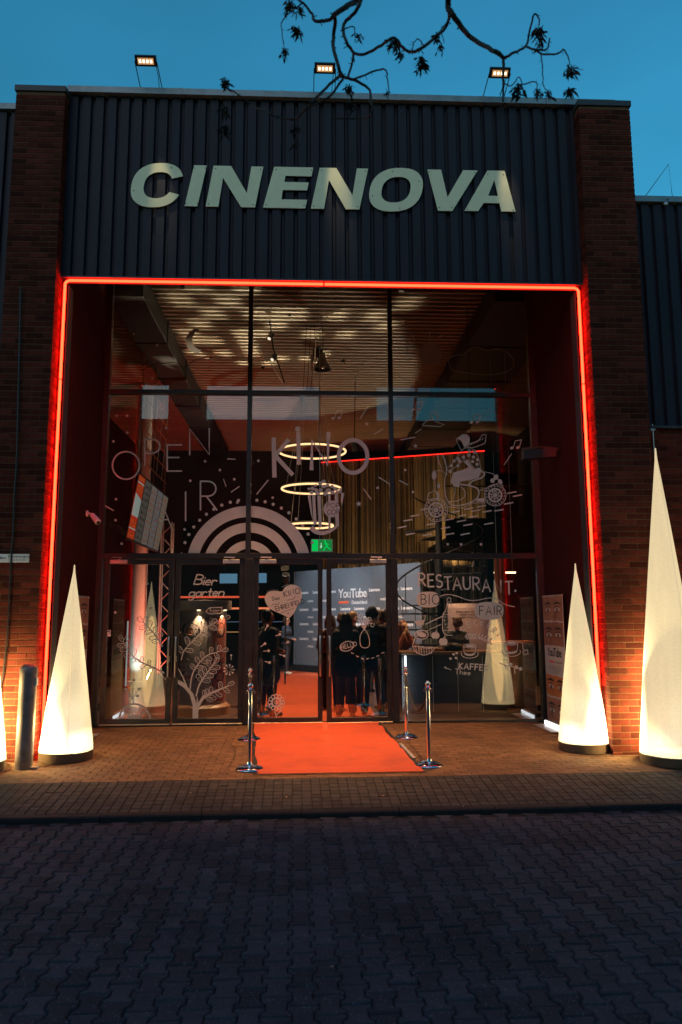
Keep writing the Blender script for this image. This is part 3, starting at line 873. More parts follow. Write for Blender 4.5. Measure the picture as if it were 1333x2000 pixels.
def door(x0, x1, hinge_right, ang, label, yoff=0.0):
    """door leaf as a part of the glass front; ang opens towards the street"""
    hx = x1 if hinge_right else x0
    e = bpy.data.objects.new('door', None); COL.objects.link(e); e.empty_display_size = 0.1
    e.parent = gf; e.matrix_parent_inverse = parent_inv(gf); e['label'] = label
    z0, z1 = 0.075, T2-0.052
    def b(xa, xb, za, zb, nm, mat=m_frame, ya=-0.035, yb=0.035):
        mb = MB(); mb.cbox((xa, G+ya, za), (xb, G+yb, zb), 0.003); return mb.build(nm, mat, e)
    s = 0.083
    b(x0+0.004, x0+s, z0, z1, 'door_stile'); b(x1-s, x1-0.004, z0, z1, 'door_stile')
    b(x0+s, x1-s, z1-s, z1, 'door_rail'); b(x0+s, x1-s, z0, z0+0.075, 'door_rail')
    b(x0+0.006, x1-0.006, z0-0.022, z0-0.002, 'kick_strip', m_sill, -0.045, 0.0)
    mb = MB(); mb.box((x0+s, G-0.004, z0+0.075), (x1-s, G+0.004, z1-s)); mb.build('pane', m_glass_low, e)
    # closer
    cx = x1-0.36 if hinge_right else x0+0.1
    mb = MB(); mb.cbox((cx, G-0.085, z1-0.075), (cx+0.28, G-0.037, z1-0.008), 0.006); mb.build('door_closer', m_alu, e)
    mb = MB(); mb.tube([(cx+0.14, G-0.06, z1-0.005), (cx+0.2, G-0.12, z1+0.022), (cx+0.02, G-0.064, z1+0.03)], 0.009, 6); mb.build('closer_arm', m_alu, e)
    # handle
    hxx = x0+0.045 if hinge_right else x1-0.045
    mb = MB(); mb.tube([(hxx, G-0.037, 0.82), (hxx, G-0.088, 0.82), (hxx, G-0.1, 0.86), (hxx, G-0.1, 1.42), (hxx, G-0.088, 1.46), (hxx, G-0.037, 1.46)], 0.014, 8); mb.build('handle', m_steel, e, smooth=True)
    mb = MB(); mb.cbox((hxx-0.018, G-0.042, 1.06), (hxx+0.018, G-0.036, 1.15), 0.002); mb.build('lock_plate', m_steel, e)
    for hz in (0.35, 1.35, 2.35):
        xx = hx
        mb = MB(); mb.lathe([(0.011, hz-0.06), (0.011, hz+0.06)], (xx, G-0.045, 0), 8); mb.build('hinge', m_frame, e)
    return e, hx, ang
DOORS = []
DOORS.append(door(D[198], D[336], False, 0, 'closed glass door at the far left with wheel and branch drawings'))
DOORS.append(door(D[339], D[476], True, 0, 'closed glass door with the drawn tree and beer garden lettering'))
DOORS.append(door(D[494], D[631], False, 0, 'glass door with the heart sticker over the red carpet'))
DOORS.append(door(D[638], D[766], True, 3.2, 'glass door standing slightly ajar with the hello bubble'))
for x0, x1 in ((D[198], D[476]), (D[494], D[779])):
    pass

# ------------------------------------------------------------------ drawings on the glass
YD = G - 0.0085
_lay = [0.0]
def fd(x, y):
    q = W(x, y, Y=YD - _lay[0]); return (q.x, q.y, q.z)
def decal(name, fn, parent=None, mat=None, label=None, w=None):
    """fn(mb) draws with ribbon2 / disc2 in photograph pixels"""
    mb = MB(); _lay[0] = 0.0
    fn(mb)
    o = mb.build(name, mat or m_vinyl, parent or gf, fixn=False)
    if label: o['label'] = label
    return o
def rib(mb, pts, w, smooth=False, **k):
    _lay[0] += 0.00006
    if smooth: pts = [(p.x, p.y) for p in smooth_path([Vector((a, b, 0)) for a, b in pts], 5)]
    ribbon2(mb, pts, w, fd, **k)
def dsc(mb, x, y, r, ry=None, rot=0, n=14):
    _lay[0] += 0.00006; disc2(mb, x, y, r, fd, n, ry, 0, rot)
def shape(mb, loops):
    _lay[0] += 0.00006
    mb.plate(loops, lambda x, y, d: fd(x, y), 0)
def strokes(mb, pl, w):
    for p in pl: rib(mb, p, w)
def arc_pts(cx, cy, r, a0, a1, n=24, ry=None):
    ry = ry or r
    return [(cx + r*math.cos(R_(a0+(a1-a0)*i/n)), cy - ry*math.sin(R_(a0+(a1-a0)*i/n))) for i in range(n+1)]
def dots(pts, r, name='drawn_dots'):
    for (x, y) in pts:
        decal('drawn_dot', lambda mb: dsc(mb, x, y, r, n=10))
def split_at(mb_fn, *a): return mb_fn

# KINO
def f(mb):
    rib(mb, [(535, 857), (536.5, 930)], 8.5); rib(mb, [(563, 860), (538, 890), (571, 926)], 8)
    rib(mb, [(583, 846), (584, 905)], 8); dsc(mb, 582, 838, 5.5)
    rib(mb, [(609, 916), (610, 860), (640, 908), (642, 846)], 8)
    rib(mb, arc_pts(690, 891.5, 28, 90, 450, 30, 32), 8)
decal('lettering', f, label='hand-drawn white word KINO on the upper glass')
# OPEN AIR
def f(mb):
    rib(mb, arc_pts(246.5, 909, 26.5, 90, 450, 30, 27), 3.2)
    strokes(mb, stroke_text('P', 283, 910, 52, 0, wscale=1.05), 3); strokes(mb, stroke_text('E', 327, 920, 51), 3); strokes(mb, stroke_text('N', 371, 888, 51, 0, wscale=1.15), 3)
decal('lettering', f, label='thin white letters OPEN on the left upper glass')
def f(mb):
    strokes(mb, stroke_text('A', 295, 1035, 56, 0, wscale=1.0), 2.6); rib(mb, [(363, 961), (363, 1017)], 3)
    strokes(mb, stroke_text('R', 392, 996, 56, 0, wscale=0.95), 3)
decal('lettering', f, label='thin white letters AIR on the left upper glass')
# radio-wave arches over the left mullion
def arch(r0, r1, cut):
    def f(mb):
        for (a0, a1) in ((0, 88.5), (91.5, 180)):
            pts = []
            A = arc_pts(486, 1110, r1, a0, a1, 26); B = arc_pts(486, 1110, r0, a0, a1, 26)
            lim = 1081
            A = [(x, min(y, lim)) for x, y in A]; B = [(x, min(y, lim)) for x, y in B]
            A = [(x if abs(x-486) > 4.5 else (481.5 if a0 > 45 else 490.5), y) for x, y in A]; B = [(x if abs(x-486) > 4.5 else (481.5 if a0 > 45 else 490.5), y) for x, y in B]
            _lay[0] += 0.00006
            k = len(A)
            V = [fd(*p) for p in A] + [fd(*p) for p in B]
            mb.add(V, [(i, i+1, k+i+1, k+i) for i in range(k-1)])
    decal('drawn_arch', f)
arch(100, 122, 0); arch(70, 89, 0); arch(38, 54, 0)
dots([(486+134*math.cos(R_(a)), 1110-134*math.sin(R_(a))) for a in (168, 158, 150.5, 143, 135.5, 128, 120.5, 113, 105.5, 98.5, 83, 76, 69, 61.5, 54, 46, 38, 30, 22)], 3.2)
dots([(249, 845), (222, 862), (325, 836), (401, 901), (430, 918), (372, 939), (458, 936), (464, 981), (533, 972), (505, 900), (361, 1034), (227, 975), (226, 1016), (238, 1062), (792, 918), (738, 953), (262, 652), (307, 674), (298, 739), (249, 812), (228, 812), (875, 1063), (901, 1063), (940, 1063)], 2.6)
# loose dashes
for (x0, y0, x1, y1, w) in [(452, 961, 468, 950, 2), (502, 965, 524, 938, 2), (445, 896, 460, 897, 2), (437, 936, 442, 950, 1.5), (711, 955, 725, 975, 2), (740, 932, 760, 944, 2), (780, 938, 797, 947, 2), (731, 848, 748, 838, 2), (783, 859, 811, 854, 2),
                            (204, 987, 222, 997, 2.4), (704, 817, 720, 793, 2), (823, 838, 812, 846, 1.6), (552, 748, 527, 705, 1.6), (692, 745, 714, 700, 1.4), (805, 652, 811, 665, 1.5), (840, 648, 840, 660, 1.5), (858, 660, 864, 653, 1.5), (800, 667, 808, 672, 1.5), (1000, 886, 985, 908, 1.3), (910, 820, 790, 845, 0)]:
    if w: decal('drawn_dash', lambda mb: rib(mb, [(x0, y0), (x1, y1)], w))
# little stars
def star(x, y, r, mat=None):
    def f(mb):
        P = []
        for k in range(10):
            q = r if k % 2 == 0 else r*0.42; a = R_(90 + 36*k + 8); P.append((x+q*math.cos(a), y-q*math.sin(a)))
        shape(mb, [P])
    decal('drawn_star', f, mat=mat)
for s_ in [(717, 828, 5.5), (812, 871, 5), (701, 984, 6.5), (807, 961, 4)]: star(*s_)
for s_ in [(514, 718, 5), (671, 705, 6), (566, 615, 5)]: star(*s_, mat=m_ink)
dots([(718, 632)], 0.1)
# music notes, bird, moon, sun, cloud
def note(x, y):
    def f(mb):
        dsc(mb, x, y, 3.6, 2.8, -20); dsc(mb, x+12, y-1, 3.6, 2.8, -20)
        rib(mb, [(x+3, y-1), (x+7, y-14), (x+19, y-16), (x+15, y-2)], 1.5)
    decal('drawn_note', f)
for p in [(651, 817), (921, 825), (1000, 875), (807, 800)]: note(*p)
def f(mb):
    rib(mb, [(825, 831), (833, 822), (846, 820), (842, 810), (851, 806), (856, 816), (852, 824), (868, 829), (860, 833), (840, 832), (825, 831)], 1.4)
decal('drawn_bird', f)
def f(mb):
    P = arc_pts(387, 666, 24, 95, 275, 16) + list(reversed(arc_pts(396, 664, 20, 108, 262, 16))); shape(mb, [P])
decal('drawn_moon', f, mat=m_vinyl_dim)
decal('drawn_sun', lambda mb: dsc(mb, 841, 692, 21.5, n=28), mat=m_vinyl_dim)
def f(mb):
    rib(mb, [(879, 715), (877, 703), (886, 695), (906, 692), (918, 682), (934, 678), (950, 685), (972, 682), (992, 690), (1004, 706), (998, 722), (975, 730), (940, 732), (905, 727), (888, 724), (879, 715)], 1.3, True)
decal('drawn_cloud', f, mat=m_vinyl_dim)
def f(mb):
    rib(mb, [(278, 722), (300, 712), (325, 709), (345, 708), (361, 717), (378, 705), (398, 699), (418, 699), (432, 700)], 1.4, True)
decal('drawn_cloud', f, mat=m_ink)
# popcorn bucket
def f(mb):
    for P in ([(601, 966), (607, 966), (610, 1000), (612, 1018), (608, 1005)], [(610, 966), (616, 966), (619, 1024), (613, 1026)], [(620, 968), (627, 968), (629, 1030), (623, 1030)],
              [(641, 964), (646, 964), (646, 1034), (642, 1034)], [(654, 964), (660, 964), (663, 1028), (656, 1030)], [(667, 962), (673, 963), (668, 990), (666, 975)]):
        shape(mb, [P])
    rib(mb, [(610, 1032), (618, 1039), (632, 1041), (645, 1037), (656, 1030)], [10, 5], True)
    dsc(mb, 648.5, 994, 16, 16.5, n=24)
    for (x, y, r) in [(604, 955, 3.2), (611, 954, 4.2), (618, 957, 4), (609, 962, 4), (620, 963, 4.4), (626, 944, 4.5), (633, 940, 3.8), (633, 950, 4.2), (627, 957, 4.2), (640, 948, 4), (642, 958, 5), (636, 964, 5), (649, 950, 3.6), (655, 954, 4), (650, 962, 4.6), (659, 961, 3.8), (664, 960, 3.6), (666, 955, 2.8), (617, 948, 3)]:
        dsc(mb, x, y, r, r*0.9, n=9)
decal('drawn_popcorn', f, label='white popcorn bucket drawing')
def f(mb):
    _lay[0] = 0.0024
    strokes(mb, stroke_text('POP', 639, 991, 9, 2, gap=0.3), 0.9); strokes(mb, stroke_text('CORN', 640, 1005, 9, -3, gap=0.22), 0.9)
decal('lettering', f, mat=m_ink)
# rider on a scooter
SX, SY, SK = 820, 830, 0.15
def S(p): return (SX + p[0]*SK, SY + p[1]*SK)
def f(mb):
    # helmet, jumper outline, dots, trousers, shoe
    shape(mb, [[S(p) for p in [(520, 150), (560, 120), (620, 125), (655, 170), (650, 235), (600, 285), (575, 285), (560, 240), (535, 200), (500, 185), (465, 185)]]])
    rib(mb, [S(p) for p in [(480, 190), (495, 240), (525, 300), (545, 325)]], 1.2)
    rib(mb, [S(p) for p in [(545, 330), (500, 410), (400, 530), (355, 555), (370, 595), (440, 570), (520, 500), (590, 450)]], 1.1)
    rib(mb, [S(p) for p in [(660, 300), (730, 335), (765, 420), (795, 555), (720, 575), (640, 460)]], 1.1)
    for p in [(645, 340), (715, 355), (640, 395), (572, 420), (700, 418), (520, 470), (690, 475), (748, 512), (756, 452), (500, 440), (412, 530), (500, 530), (398, 605), (450, 470)]:
        dsc(mb, *S(p), 3.3, n=10)
    shape(mb, [[S(p) for p in [(620, 445), (575, 480), (615, 520), (640, 545), (600, 570), (440, 620), (400, 750), (430, 765), (440, 800), (520, 810), (530, 735), (650, 720), (770, 690), (800, 610), (790, 565), (760, 555), (710, 580), (660, 510)]]])
    rib(mb, [S(p) for p in [(560, 325), (640, 245), (760, 210), (820, 125), (870, 130), (850, 240), (720, 290), (600, 300)]], 1.3)
    for k in range(6): rib(mb, [S((620+k*38, 285-k*18)), S((650+k*36, 250-k*17))], 1.2)
    # handlebar, front shield, lamp
    rib(mb, [S(p) for p in [(230, 390), (250, 480), (290, 560)]], 1.6); rib(mb, [S(p) for p in [(295, 385), (330, 460), (350, 560), (350, 650)]], 2.2)
    rib(mb, [S(p) for p in [(190, 600), (290, 590), (340, 640)]], 1.2); dsc(mb, *S((190, 655)), 4.6, 9, 0)
    dsc(mb, *S((248, 795)), 3, 5, 0)
    rib(mb, [S(p) for p in [(200, 720), (205, 860)]], 1.0)
    rib(mb, [S(p) for p in [(95, 975), (120, 890), (205, 855), (245, 900), (240, 975), (95, 975)]], 1.2); shape(mb, [[S(p) for p in [(205, 855), (250, 880), (260, 930), (240, 985), (212, 985), (225, 930)]]])
    rib(mb, [S(p) for p in [(340, 650), (325, 760), (340, 920), (390, 1020), (480, 1050), (620, 1025), (740, 960), (775, 880), (740, 820), (640, 790), (540, 775)]], [1.3, 3.2], True)
    rib(mb, [S(p) for p in [(380, 1000), (500, 985), (580, 940), (590, 870), (540, 800)]], 1.6, True)
    rib(mb, [S(p) for p in [(460, 815), (465, 880), (430, 970)]], 1.1); rib(mb, [S(p) for p in [(640, 780), (690, 730), (800, 690), (845, 640), (790, 585)]], 3.0, True)
    rib(mb, [S(p) for p in [(840, 610), (960, 640), (1030, 720), (1090, 800)]], 1.2, True); rib(mb, [S(p) for p in [(780, 850), (900, 810), (1020, 760)]], 1.2)
    dsc(mb, *S((995, 680)), 4.5, 5.5, 30); dsc(mb, *S((950, 725)), 4.5, 4.5); dsc(mb, *S((1050, 740)), 4, 5.5, -30)
    rib(mb, [S(p) for p in [(770, 850), (1000, 855)]], 1.0); rib(mb, [S(p) for p in [(870, 935), (970, 930)]], 1.0)
    shape(mb, [[S(p) for p in [(745, 955), (840, 955), (850, 1000), (740, 1000)]]])
    rib(mb, [S(p) for p in [(370, 1065), (560, 1085), (690, 1015), (860, 1015)]], 1.1)
    for (cx, cy, r) in ((215, 1105, 152), (985, 915, 140)):
        c = S((cx, cy))
        rib(mb, arc_pts(c[0], c[1], r*SK, 0, 360, 36), 1.4); rib(mb, arc_pts(c[0], c[1], r*SK*0.6, 0, 360, 28), 3.4)
        rib(mb, arc_pts(c[0], c[1], r*SK*0.33, 0, 360, 20), 1.4); dsc(mb, c[0], c[1], r*SK*0.22)
        for k in range(8):
            a = R_(45*k+10); rib(mb, [(c[0]+r*SK*0.35*math.cos(a), c[1]+r*SK*0.35*math.sin(a)), (c[0]+r*SK*0.58*math.cos(a), c[1]+r*SK*0.58*math.sin(a))], 2.2, cap=False)
        for k in range(18):
            a = R_(20*k); b2 = a+R_(11); rr = r*SK*0.86
            rib(mb, [(c[0]+rr*math.cos(a), c[1]+rr*math.sin(a)), (c[0]+rr*math.cos(b2), c[1]+rr*math.sin(b2))], 1.9, cap=False)
decal('drawn_scooter', f, label='white drawing of a helmeted rider on a scooter')
for (x, y) in [(637, 1090), (465, 1130), (735, 1115), (880, 1125), (1035, 1110), (550, 1180), (695, 1195), (385, 1230), (545, 1250), (630, 1300), (900, 1285), (335, 1340), (390, 1420), (595, 1420), (1200, 880), (1275, 920), (1160, 1020), (805, 1058), (70, 1095), (-60, 1180), (150, 1290), (100, 1430), (-150, 1240), (-230, 1330), (-120, 1420)]:
    a = S((x-55, y+10)); b = S((x+55, y-10)); decal('drawn_dash', lambda mb: rib(mb, [a, b], 2.6))
# ------------------------------------------------------------------ drawings on the doors
d1, d2, d3, d4 = [d[0] for d in DOORS]
def leaf(x0, y0, x1, y1, w, parent):
    """outlined leaf with a short vein"""
    a = Vector((x0, y0)); b = Vector((x1, y1)); ax = (b-a); L = ax.length; ax.normalize(); n = Vector((-ax.y, ax.x))
    pts = []
    for k in range(17):
        t = 2*math.pi*k/16; u = (1-math.cos(t))/2; pts.append(a + ax*(L*u) + n*(w*math.sin(t)*(0.55+0.45*u)))
    def f(mb):
        rib(mb, [(p.x, p.y) for p in pts], 1.15); m = a + ax*(L*0.45); e = a + ax*(L*0.7); rib(mb, [(m.x, m.y), (e.x, e.y)], 0.9)
    decal('drawn_leaf', f, parent)
# zoom frame of the left doors: x = 180 + zx*0.225, y = 1080 + zy*0.225
def Z2(zx, zy): return (180 + zx*0.225, 1080 + zy*0.225)
def f(mb):
    P = [(872, 1452), (875, 1330), (850, 1230), (800, 1170), (735, 1130), (735, 1098), (790, 1120), (845, 1180), (880, 1225), (905, 1300), (905, 1330), (912, 1240), (925, 1300), (960, 1240), (1010, 1215), (1180, 1150), (1185, 1160), (1020, 1235), (970, 1270), (935, 1330), (922, 1380), (925, 1452)]
    shape(mb, [[Z2(*p) for p in P]])
    rib(mb, [Z2(*p) for p in [(850, 1190), (870, 1060), (920, 970), (1000, 890), (1130, 850)]], [2.6, 1.2], True)
    rib(mb, [Z2(*p) for p in [(905, 1240), (930, 1150), (985, 1060), (1060, 960), (1085, 920)]], [2.8, 1.2], True)
    rib(mb, [Z2(*p) for p in [(830, 1180), (790, 1080), (742, 990)]], [2.6, 2], True)
    rib(mb, [Z2(*p) for p in [(775, 930), (800, 850), (870, 770), (960, 680), (1030, 620), (1150, 570)]], [1.6, 1.0], True)
decal('drawn_tree', f, d2, label='white tree drawn on the door glass')
def leaves(stem, par, n, ln, w):
    P = smooth_path([Vector((*Z2(*p), 0)) for p in stem], 8); k = len(P)
    for i in range(n):
        j = int((0.2 + 0.78*i/max(1, n-1))*(k-2)); p = P[j]; t = (P[j+1]-P[j]).normalized(); s = 1 if i % 2 else -1
        a = R_(62*s); d = Vector((t.x*math.cos(a)-t.y*math.sin(a), t.x*math.sin(a)+t.y*math.cos(a)))
        leaf(p.x, p.y, p.x+d.x*ln, p.y+d.y*ln, w, par)
    p = P[-1]; t = (P[-1]-P[-2]).normalized(); leaf(p.x, p.y, p.x+t.x*ln*0.9, p.y+t.y*ln*0.9, w, par)
leaves([(775, 930), (800, 850), (870, 770), (960, 680), (1030, 620)], d2, 8, 17, 5)
leaves([(1030, 620), (1150, 570)], d2, 4, 13, 4.5)
leaves([(870, 1060), (920, 970), (1000, 890), (1130, 850)], d2, 9, 13.5, 4.6)
leaves([(930, 1150), (985, 1060), (1060, 960)], d2, 8, 16, 5)
leaves([(970, 1270), (1020, 1235), (1180, 1150)], d2, 8, 15, 4.6)
def f(mb):
    rib(mb, [Z2(*p) for p in [(625, 1040), (540, 1000), (420, 945)]], [4, 2.4]); rib(mb, [Z2(*p) for p in [(420, 945), (350, 890), (300, 820), (270, 770)]], [2.4, 1.2], True)
    rib(mb, [Z2(*p) for p in [(610, 810), (570, 740), (500, 660), (440, 600)]], [3.2, 1.2], True)
decal('drawn_branch', f, d1)
leaves([(420, 945), (350, 890), (300, 820), (270, 770)], d1, 8, 15, 4.8); leaves([(600, 800), (570, 740), (500, 660), (440, 600)], d1, 8, 15, 5); leaves([(560, 1010), (480, 975), (420, 945)], d1, 4, 12, 4)
def f(mb):
    c = Z2(370, 1455)
    rib(mb, arc_pts(c[0], c[1]-2, 30, 0, 180, 26), 3.4); dsc(mb, c[0], c[1]-4, 13, 8)
    for a in (35, 65, 115, 145): rib(mb, [(c[0]+12*math.cos(R_(a)), c[1]-2-12*math.sin(R_(a))), (c[0]+29*math.cos(R_(a)), c[1]-2-29*math.sin(R_(a)))], 2.2)
    rib(mb, [Z2(*p) for p in [(360, 1310), (352, 1220), (362, 1120)]], [2, 1]); rib(mb, [Z2(*p) for p in [(355, 1280), (330, 1220), (300, 1190)]], 1.2); rib(mb, [Z2(*p) for p in [(358, 1270), (390, 1200), (410, 1185)]], 1.2)
    for p in [(298, 1183), (318, 1238), (410, 1180), (335, 1130), (362, 1105), (395, 1240)]: dsc(mb, *Z2(*p), 3.6, 2.8)
decal('drawn_wheel', f, d1)
dots_par = [(203, 516), (480, 266), (505, 478)]
for p in dots_par: decal('drawn_dot', lambda mb: dsc(mb, *Z2(*p), 2.6), d1)
def f(mb):
    c = Z2(137, 697); P = [(c[0]-6, c[1]-6), (c[0]+6, c[1]-6), (c[0]+6, c[1]+6), (c[0]-6, c[1]+6)]; shape(mb, [P])
decal('sticker', f, d1, mat=pmat('sticker_white', (0.75, 0.75, 0.75), 0.6))
def f(mb):
    _lay[0] = 0.0006; c = Z2(137, 697); shape(mb, [[(c[0]-5, c[1]-5), (c[0]+5, c[1]-5), (c[0]+5, c[1]+2), (c[0]-5, c[1]+2)]])
decal('sticker_print', f, d1, mat=pmat('sticker_blue', (0.04, 0.08, 0.16), 0.6))
def f(mb):
    _lay[0] = 0.001; c = Z2(137, 697); dsc(mb, c[0]+1, c[1]-1, 2.6, 1.8); rib(mb, [(c[0]-3, c[1]+1), (c[0]+4, c[1]+1)], 1.1)
decal('sticker_print', f, d1, mat=MATS['sticker_white'])
# Bier garten
def f(mb):
    strokes(mb, stroke_text('Bier', 379, 1141, 19, 3, gap=0.10, wscale=1.3, shear=0.28), 2.5); strokes(mb, stroke_text('garten', 369, 1165, 17, -1, gap=0.10, wscale=1.35, shear=0.28), 2.5)
decal('lettering', f, d2, label='handwritten white words Bier garten on the door')
def f(mb):
    P = [(402.5, 1194), (410, 1187), (434, 1186), (433, 1198), (409, 1199), (402.5, 1194)]; rib(mb, P, 1.4); strokes(mb, stroke_text('hier', 411, 1196, 9, 0, gap=0.16, wscale=1.1), 0.9)
decal('drawn_arrow', f, d2)
# blossom and dandelion
def f(mb):
    for k in range(9):
        a = R_(40*k); c = (447.5, 1308); e = (c[0]+9.5*math.cos(a), c[1]+9.5*math.sin(a)); rib(mb, [(c[0]+4*math.cos(a), c[1]+4*math.sin(a)), e], 1.0); dsc(mb, e[0], e[1], 1.9, n=8)
    rib(mb, [(452, 1282), (452, 1289)], 1); dsc(mb, 452, 1280, 2)
decal('drawn_flower', f, d2)
def f(mb):
    c = (540, 1372)
    for k in range(12):
        a = R_(30*k); rib(mb, arc_pts(c[0]+12.5*math.cos(a), c[1]+12.5*math.sin(a), 3.6, 0, 360, 10), 1.7)
    rib(mb, arc_pts(c[0], c[1], 8, 0, 360, 20), 2.6); rib(mb, arc_pts(c[0], c[1], 3, 0, 360, 12), 1.5)
    rib(mb, [(537, 1390), (541, 1402)], 1.8); rib(mb, [(541, 1396), (550, 1388)], 1.6)
decal('drawn_flower', f, d3, mat=m_vinyl)
for (x, y, dx, dy) in [(523, 1222, -5, 9), (547, 1239, -8, 3), (518, 1257, -8, 6), (525, 1271, -10, 1), (556, 1281, -10, -3), (527, 1294, -9, -2), (563, 1254, -4, 3)]:
    def f(mb): dsc(mb, x, y, 2.6); rib(mb, [(x, y), (x+dx, y+dy)], 1.4)
    decal('drawn_pin', f, d3)
# heart sticker with lettering
HP = [(566, 1207), (549, 1199), (528, 1189), (519, 1176), (518, 1166), (524, 1157), (535, 1154), (551, 1155), (557, 1147), (566, 1143), (578, 1143), (587, 1150), (590, 1162), (588, 1173), (581, 1185), (574, 1198)]
HS = [(p.x, p.y) for p in smooth_path([Vector((*p, 0)) for p in HP+HP[:1]], 4)][:-1]
decal('heart_sticker', lambda mb: shape(mb, [HS]), d3, label='heart-shaped sticker lettered Das KINO in EHRENFELD')
def f(mb):
    _lay[0] = 0.0006
    strokes(mb, stroke_text('KINO', 556, 1166, 10.5, -14, gap=0.28), 1.3); strokes(mb, stroke_text('EHRENFELD', 540, 1193.5, 8.5, -16, gap=0.2), 1.2)
    strokes(mb, stroke_text('Das', 533, 1173, 7, -12, gap=0.25), 1.0)
    rib(mb, [(530, 1183), (536, 1180), (541, 1181), (546, 1177)], 0.8, True); rib(mb, [(562, 1173), (568, 1170), (572, 1171), (577, 1165)], 0.8, True)
    for k in range(13): dsc(mb, 549+k*2.1, 1197-k*0.75, 0.75, n=6)
    dsc(mb, 563, 1198, 1.3)
decal('lettering', f, d3, mat=m_ink)
def f(mb):
    for k in range(9): dsc(mb, 552+k*2.6, 1149-7.5*math.sin(R_(20+12*k)), 0.7, n=6)
    for k in range(8): dsc(mb, 523+k*2.9, 1157-5*math.sin(R_(15+16*k)), 0.7, n=6)
decal('drawn_trim', f, d3)
# hello bubble, vase, smile on the ajar door
def f(mb):
    P = []
    for k in range(37):
        a = R_(10*k); r = 1.0 if k % 2 else 0.84; x, y = 14.5*r*math.cos(a), 10*r*math.sin(a); P.append((678+x*0.97+y*0.2, 1262+y*0.97-x*0.25))
    rib(mb, P, 1.2); strokes(mb, stroke_text('HELLO', 668, 1268, 8, -14, gap=0.3, wscale=0.85), 1.2)
decal('drawn_bubble', f, d4, label='drawn speech bubble reading HELLO')
def f(mb):
    rib(mb, [(709, 1232), (704, 1242), (704, 1258), (708, 1264), (716, 1265), (722, 1260), (721, 1245), (717, 1235), (713, 1230), (709, 1232)], 1.3, True)
    for a in (-32, -18, -4, 10, 24): rib(mb, [(712, 1231), (712+22*math.sin(R_(a)), 1231-25*math.cos(R_(a)))], 1.5)
    for (x, y) in [(697, 1208), (705, 1203), (724, 1214), (728, 1221), (722, 1209)]: rib(mb, arc_pts(x, y, 3.4, 0, 320, 9), 1.3)
decal('drawn_vase', f, d4)
for k in range(7):
    x = 686+k*10; y0 = 1272+20*math.sin(R_(10+26*k)) * 0.75
    def f(mb): rib(mb, [(x, y0), (x+5, y0+(2 if k < 3 else -1.5))], 1.4)
    decal('drawn_dash', f, d4)
def f(mb):
    _lay[0] = 0.0006; strokes(mb, stroke_text('LOUNGE', 661, 1171, 12, 0, gap=0.3, wscale=0.95), 0.8)
decal('lettering', f, d4, mat=m_vinyl_dim)
# put the ajar door at its angle
for e, hx, ang in DOORS:
    if ang:
        a = R_(ang); h = Vector((hx, G-0.045, 0)); Rz = Matrix.Rotation(a, 4, 'Z')
        Mx = Matrix.Translation(h) @ Rz @ Matrix.Translation(-h)
        e.location = Mx.translation; e.rotation_euler = (0, 0, a)

# ------------------------------------------------------------------ restaurant pane
def Z4(zx, zy): return (740 + zx*0.24, 1080 + zy*0.24)
def f(mb):
    xs = [819, 837, 853, 869, 886, 906, 925, 943, 966, 988]; ys = [1144, 1146, 1147, 1151, 1152, 1151, 1152, 1156, 1158, 1161]
    for c, x, y in zip('RESTAURANT', xs, ys): strokes(mb, stroke_text(c, x, y, 24 if c != 'T' or x < 900 else 25, -2, wscale=0.85), 3.0)
    dsc(mb, 1007, 1154, 2.2)
decal('lettering', f, label='hand-drawn white word RESTAURANT with a full stop')
def bubble(cx, cy, rx, ry, txt, x0, y0, h):
    P = ell(cx, cy, rx, ry, 0, 360, 28, 0, 2.8)[:-1]
    decal('drawn_bubble', lambda mb: shape(mb, [P]))
    def f(mb):
        _lay[0] = 0.0006; strokes(mb, stroke_text(txt, x0, y0, h, 0, gap=0.28, wscale=0.85), 1.7)
    decal('lettering', f, mat=m_ink)
bubble(836.5, 1171, 22, 15.5, 'BIO', 823, 1180, 19); bubble(956, 1193, 28, 17.5, 'FAIR', 937, 1201, 17)
decal('drawn_line', lambda mb: rib(mb, [(858, 1165), (875, 1161), (895, 1165), (915, 1172), (935, 1172), (955, 1168), (972, 1170), (985, 1180), (1005, 1185)], 1.5, True))
def f(mb):
    rib(mb, [Z4(*p) for p in [(560, 400), (545, 470), (525, 500), (522, 620), (545, 665), (600, 670)]], 1.6, True); rib(mb, arc_pts(877.5, 1171.5, 4, 0, 360, 12), 1.2); rib(mb, [Z4(*p) for p in [(590, 400), (600, 440), (625, 470)]], 1.2, True)
    rib(mb, [Z4(525, 500), Z4(580, 500)], 1.2); rib(mb, [Z4(522, 630), Z4(600, 630)], 1.2)
    for p in [(540, 520), (535, 550), (545, 580), (560, 605)]: dsc(mb, *Z4(*p), 1.8, 1.2)
decal('drawn_bottle', f)
def f(mb):
    a, b = Z4(380, 580), Z4(520, 515); rib(mb, [a, b], 1.8); a, b = Z4(390, 635), Z4(510, 580); rib(mb, [a, b], 1.2)
decal('drawn_straw', f)
def f(mb):
    c = Z4(330, 570); shape(mb, [[(c[0]-10, c[1]-4), (c[0]+11, c[1]-6), (c[0]+8, c[1]+4), (c[0]-4, c[1]+5)]]); rib(mb, [(c[0]+10, c[1]-5), (c[0]+12, c[1]-14), (c[0]+7, c[1]-14)], 1.2)
decal('drawn_cup', f)
def f(mb):
    c = Z4(350, 665); rib(mb, arc_pts(c[0], c[1], 13, 0, 360, 20, 9), 1.6); rib(mb, [Z4(275, 750), Z4(300, 680), Z4(340, 660)], 1.3); dsc(mb, c[0], c[1], 9, 5, 15)
decal('drawn_pear', f)
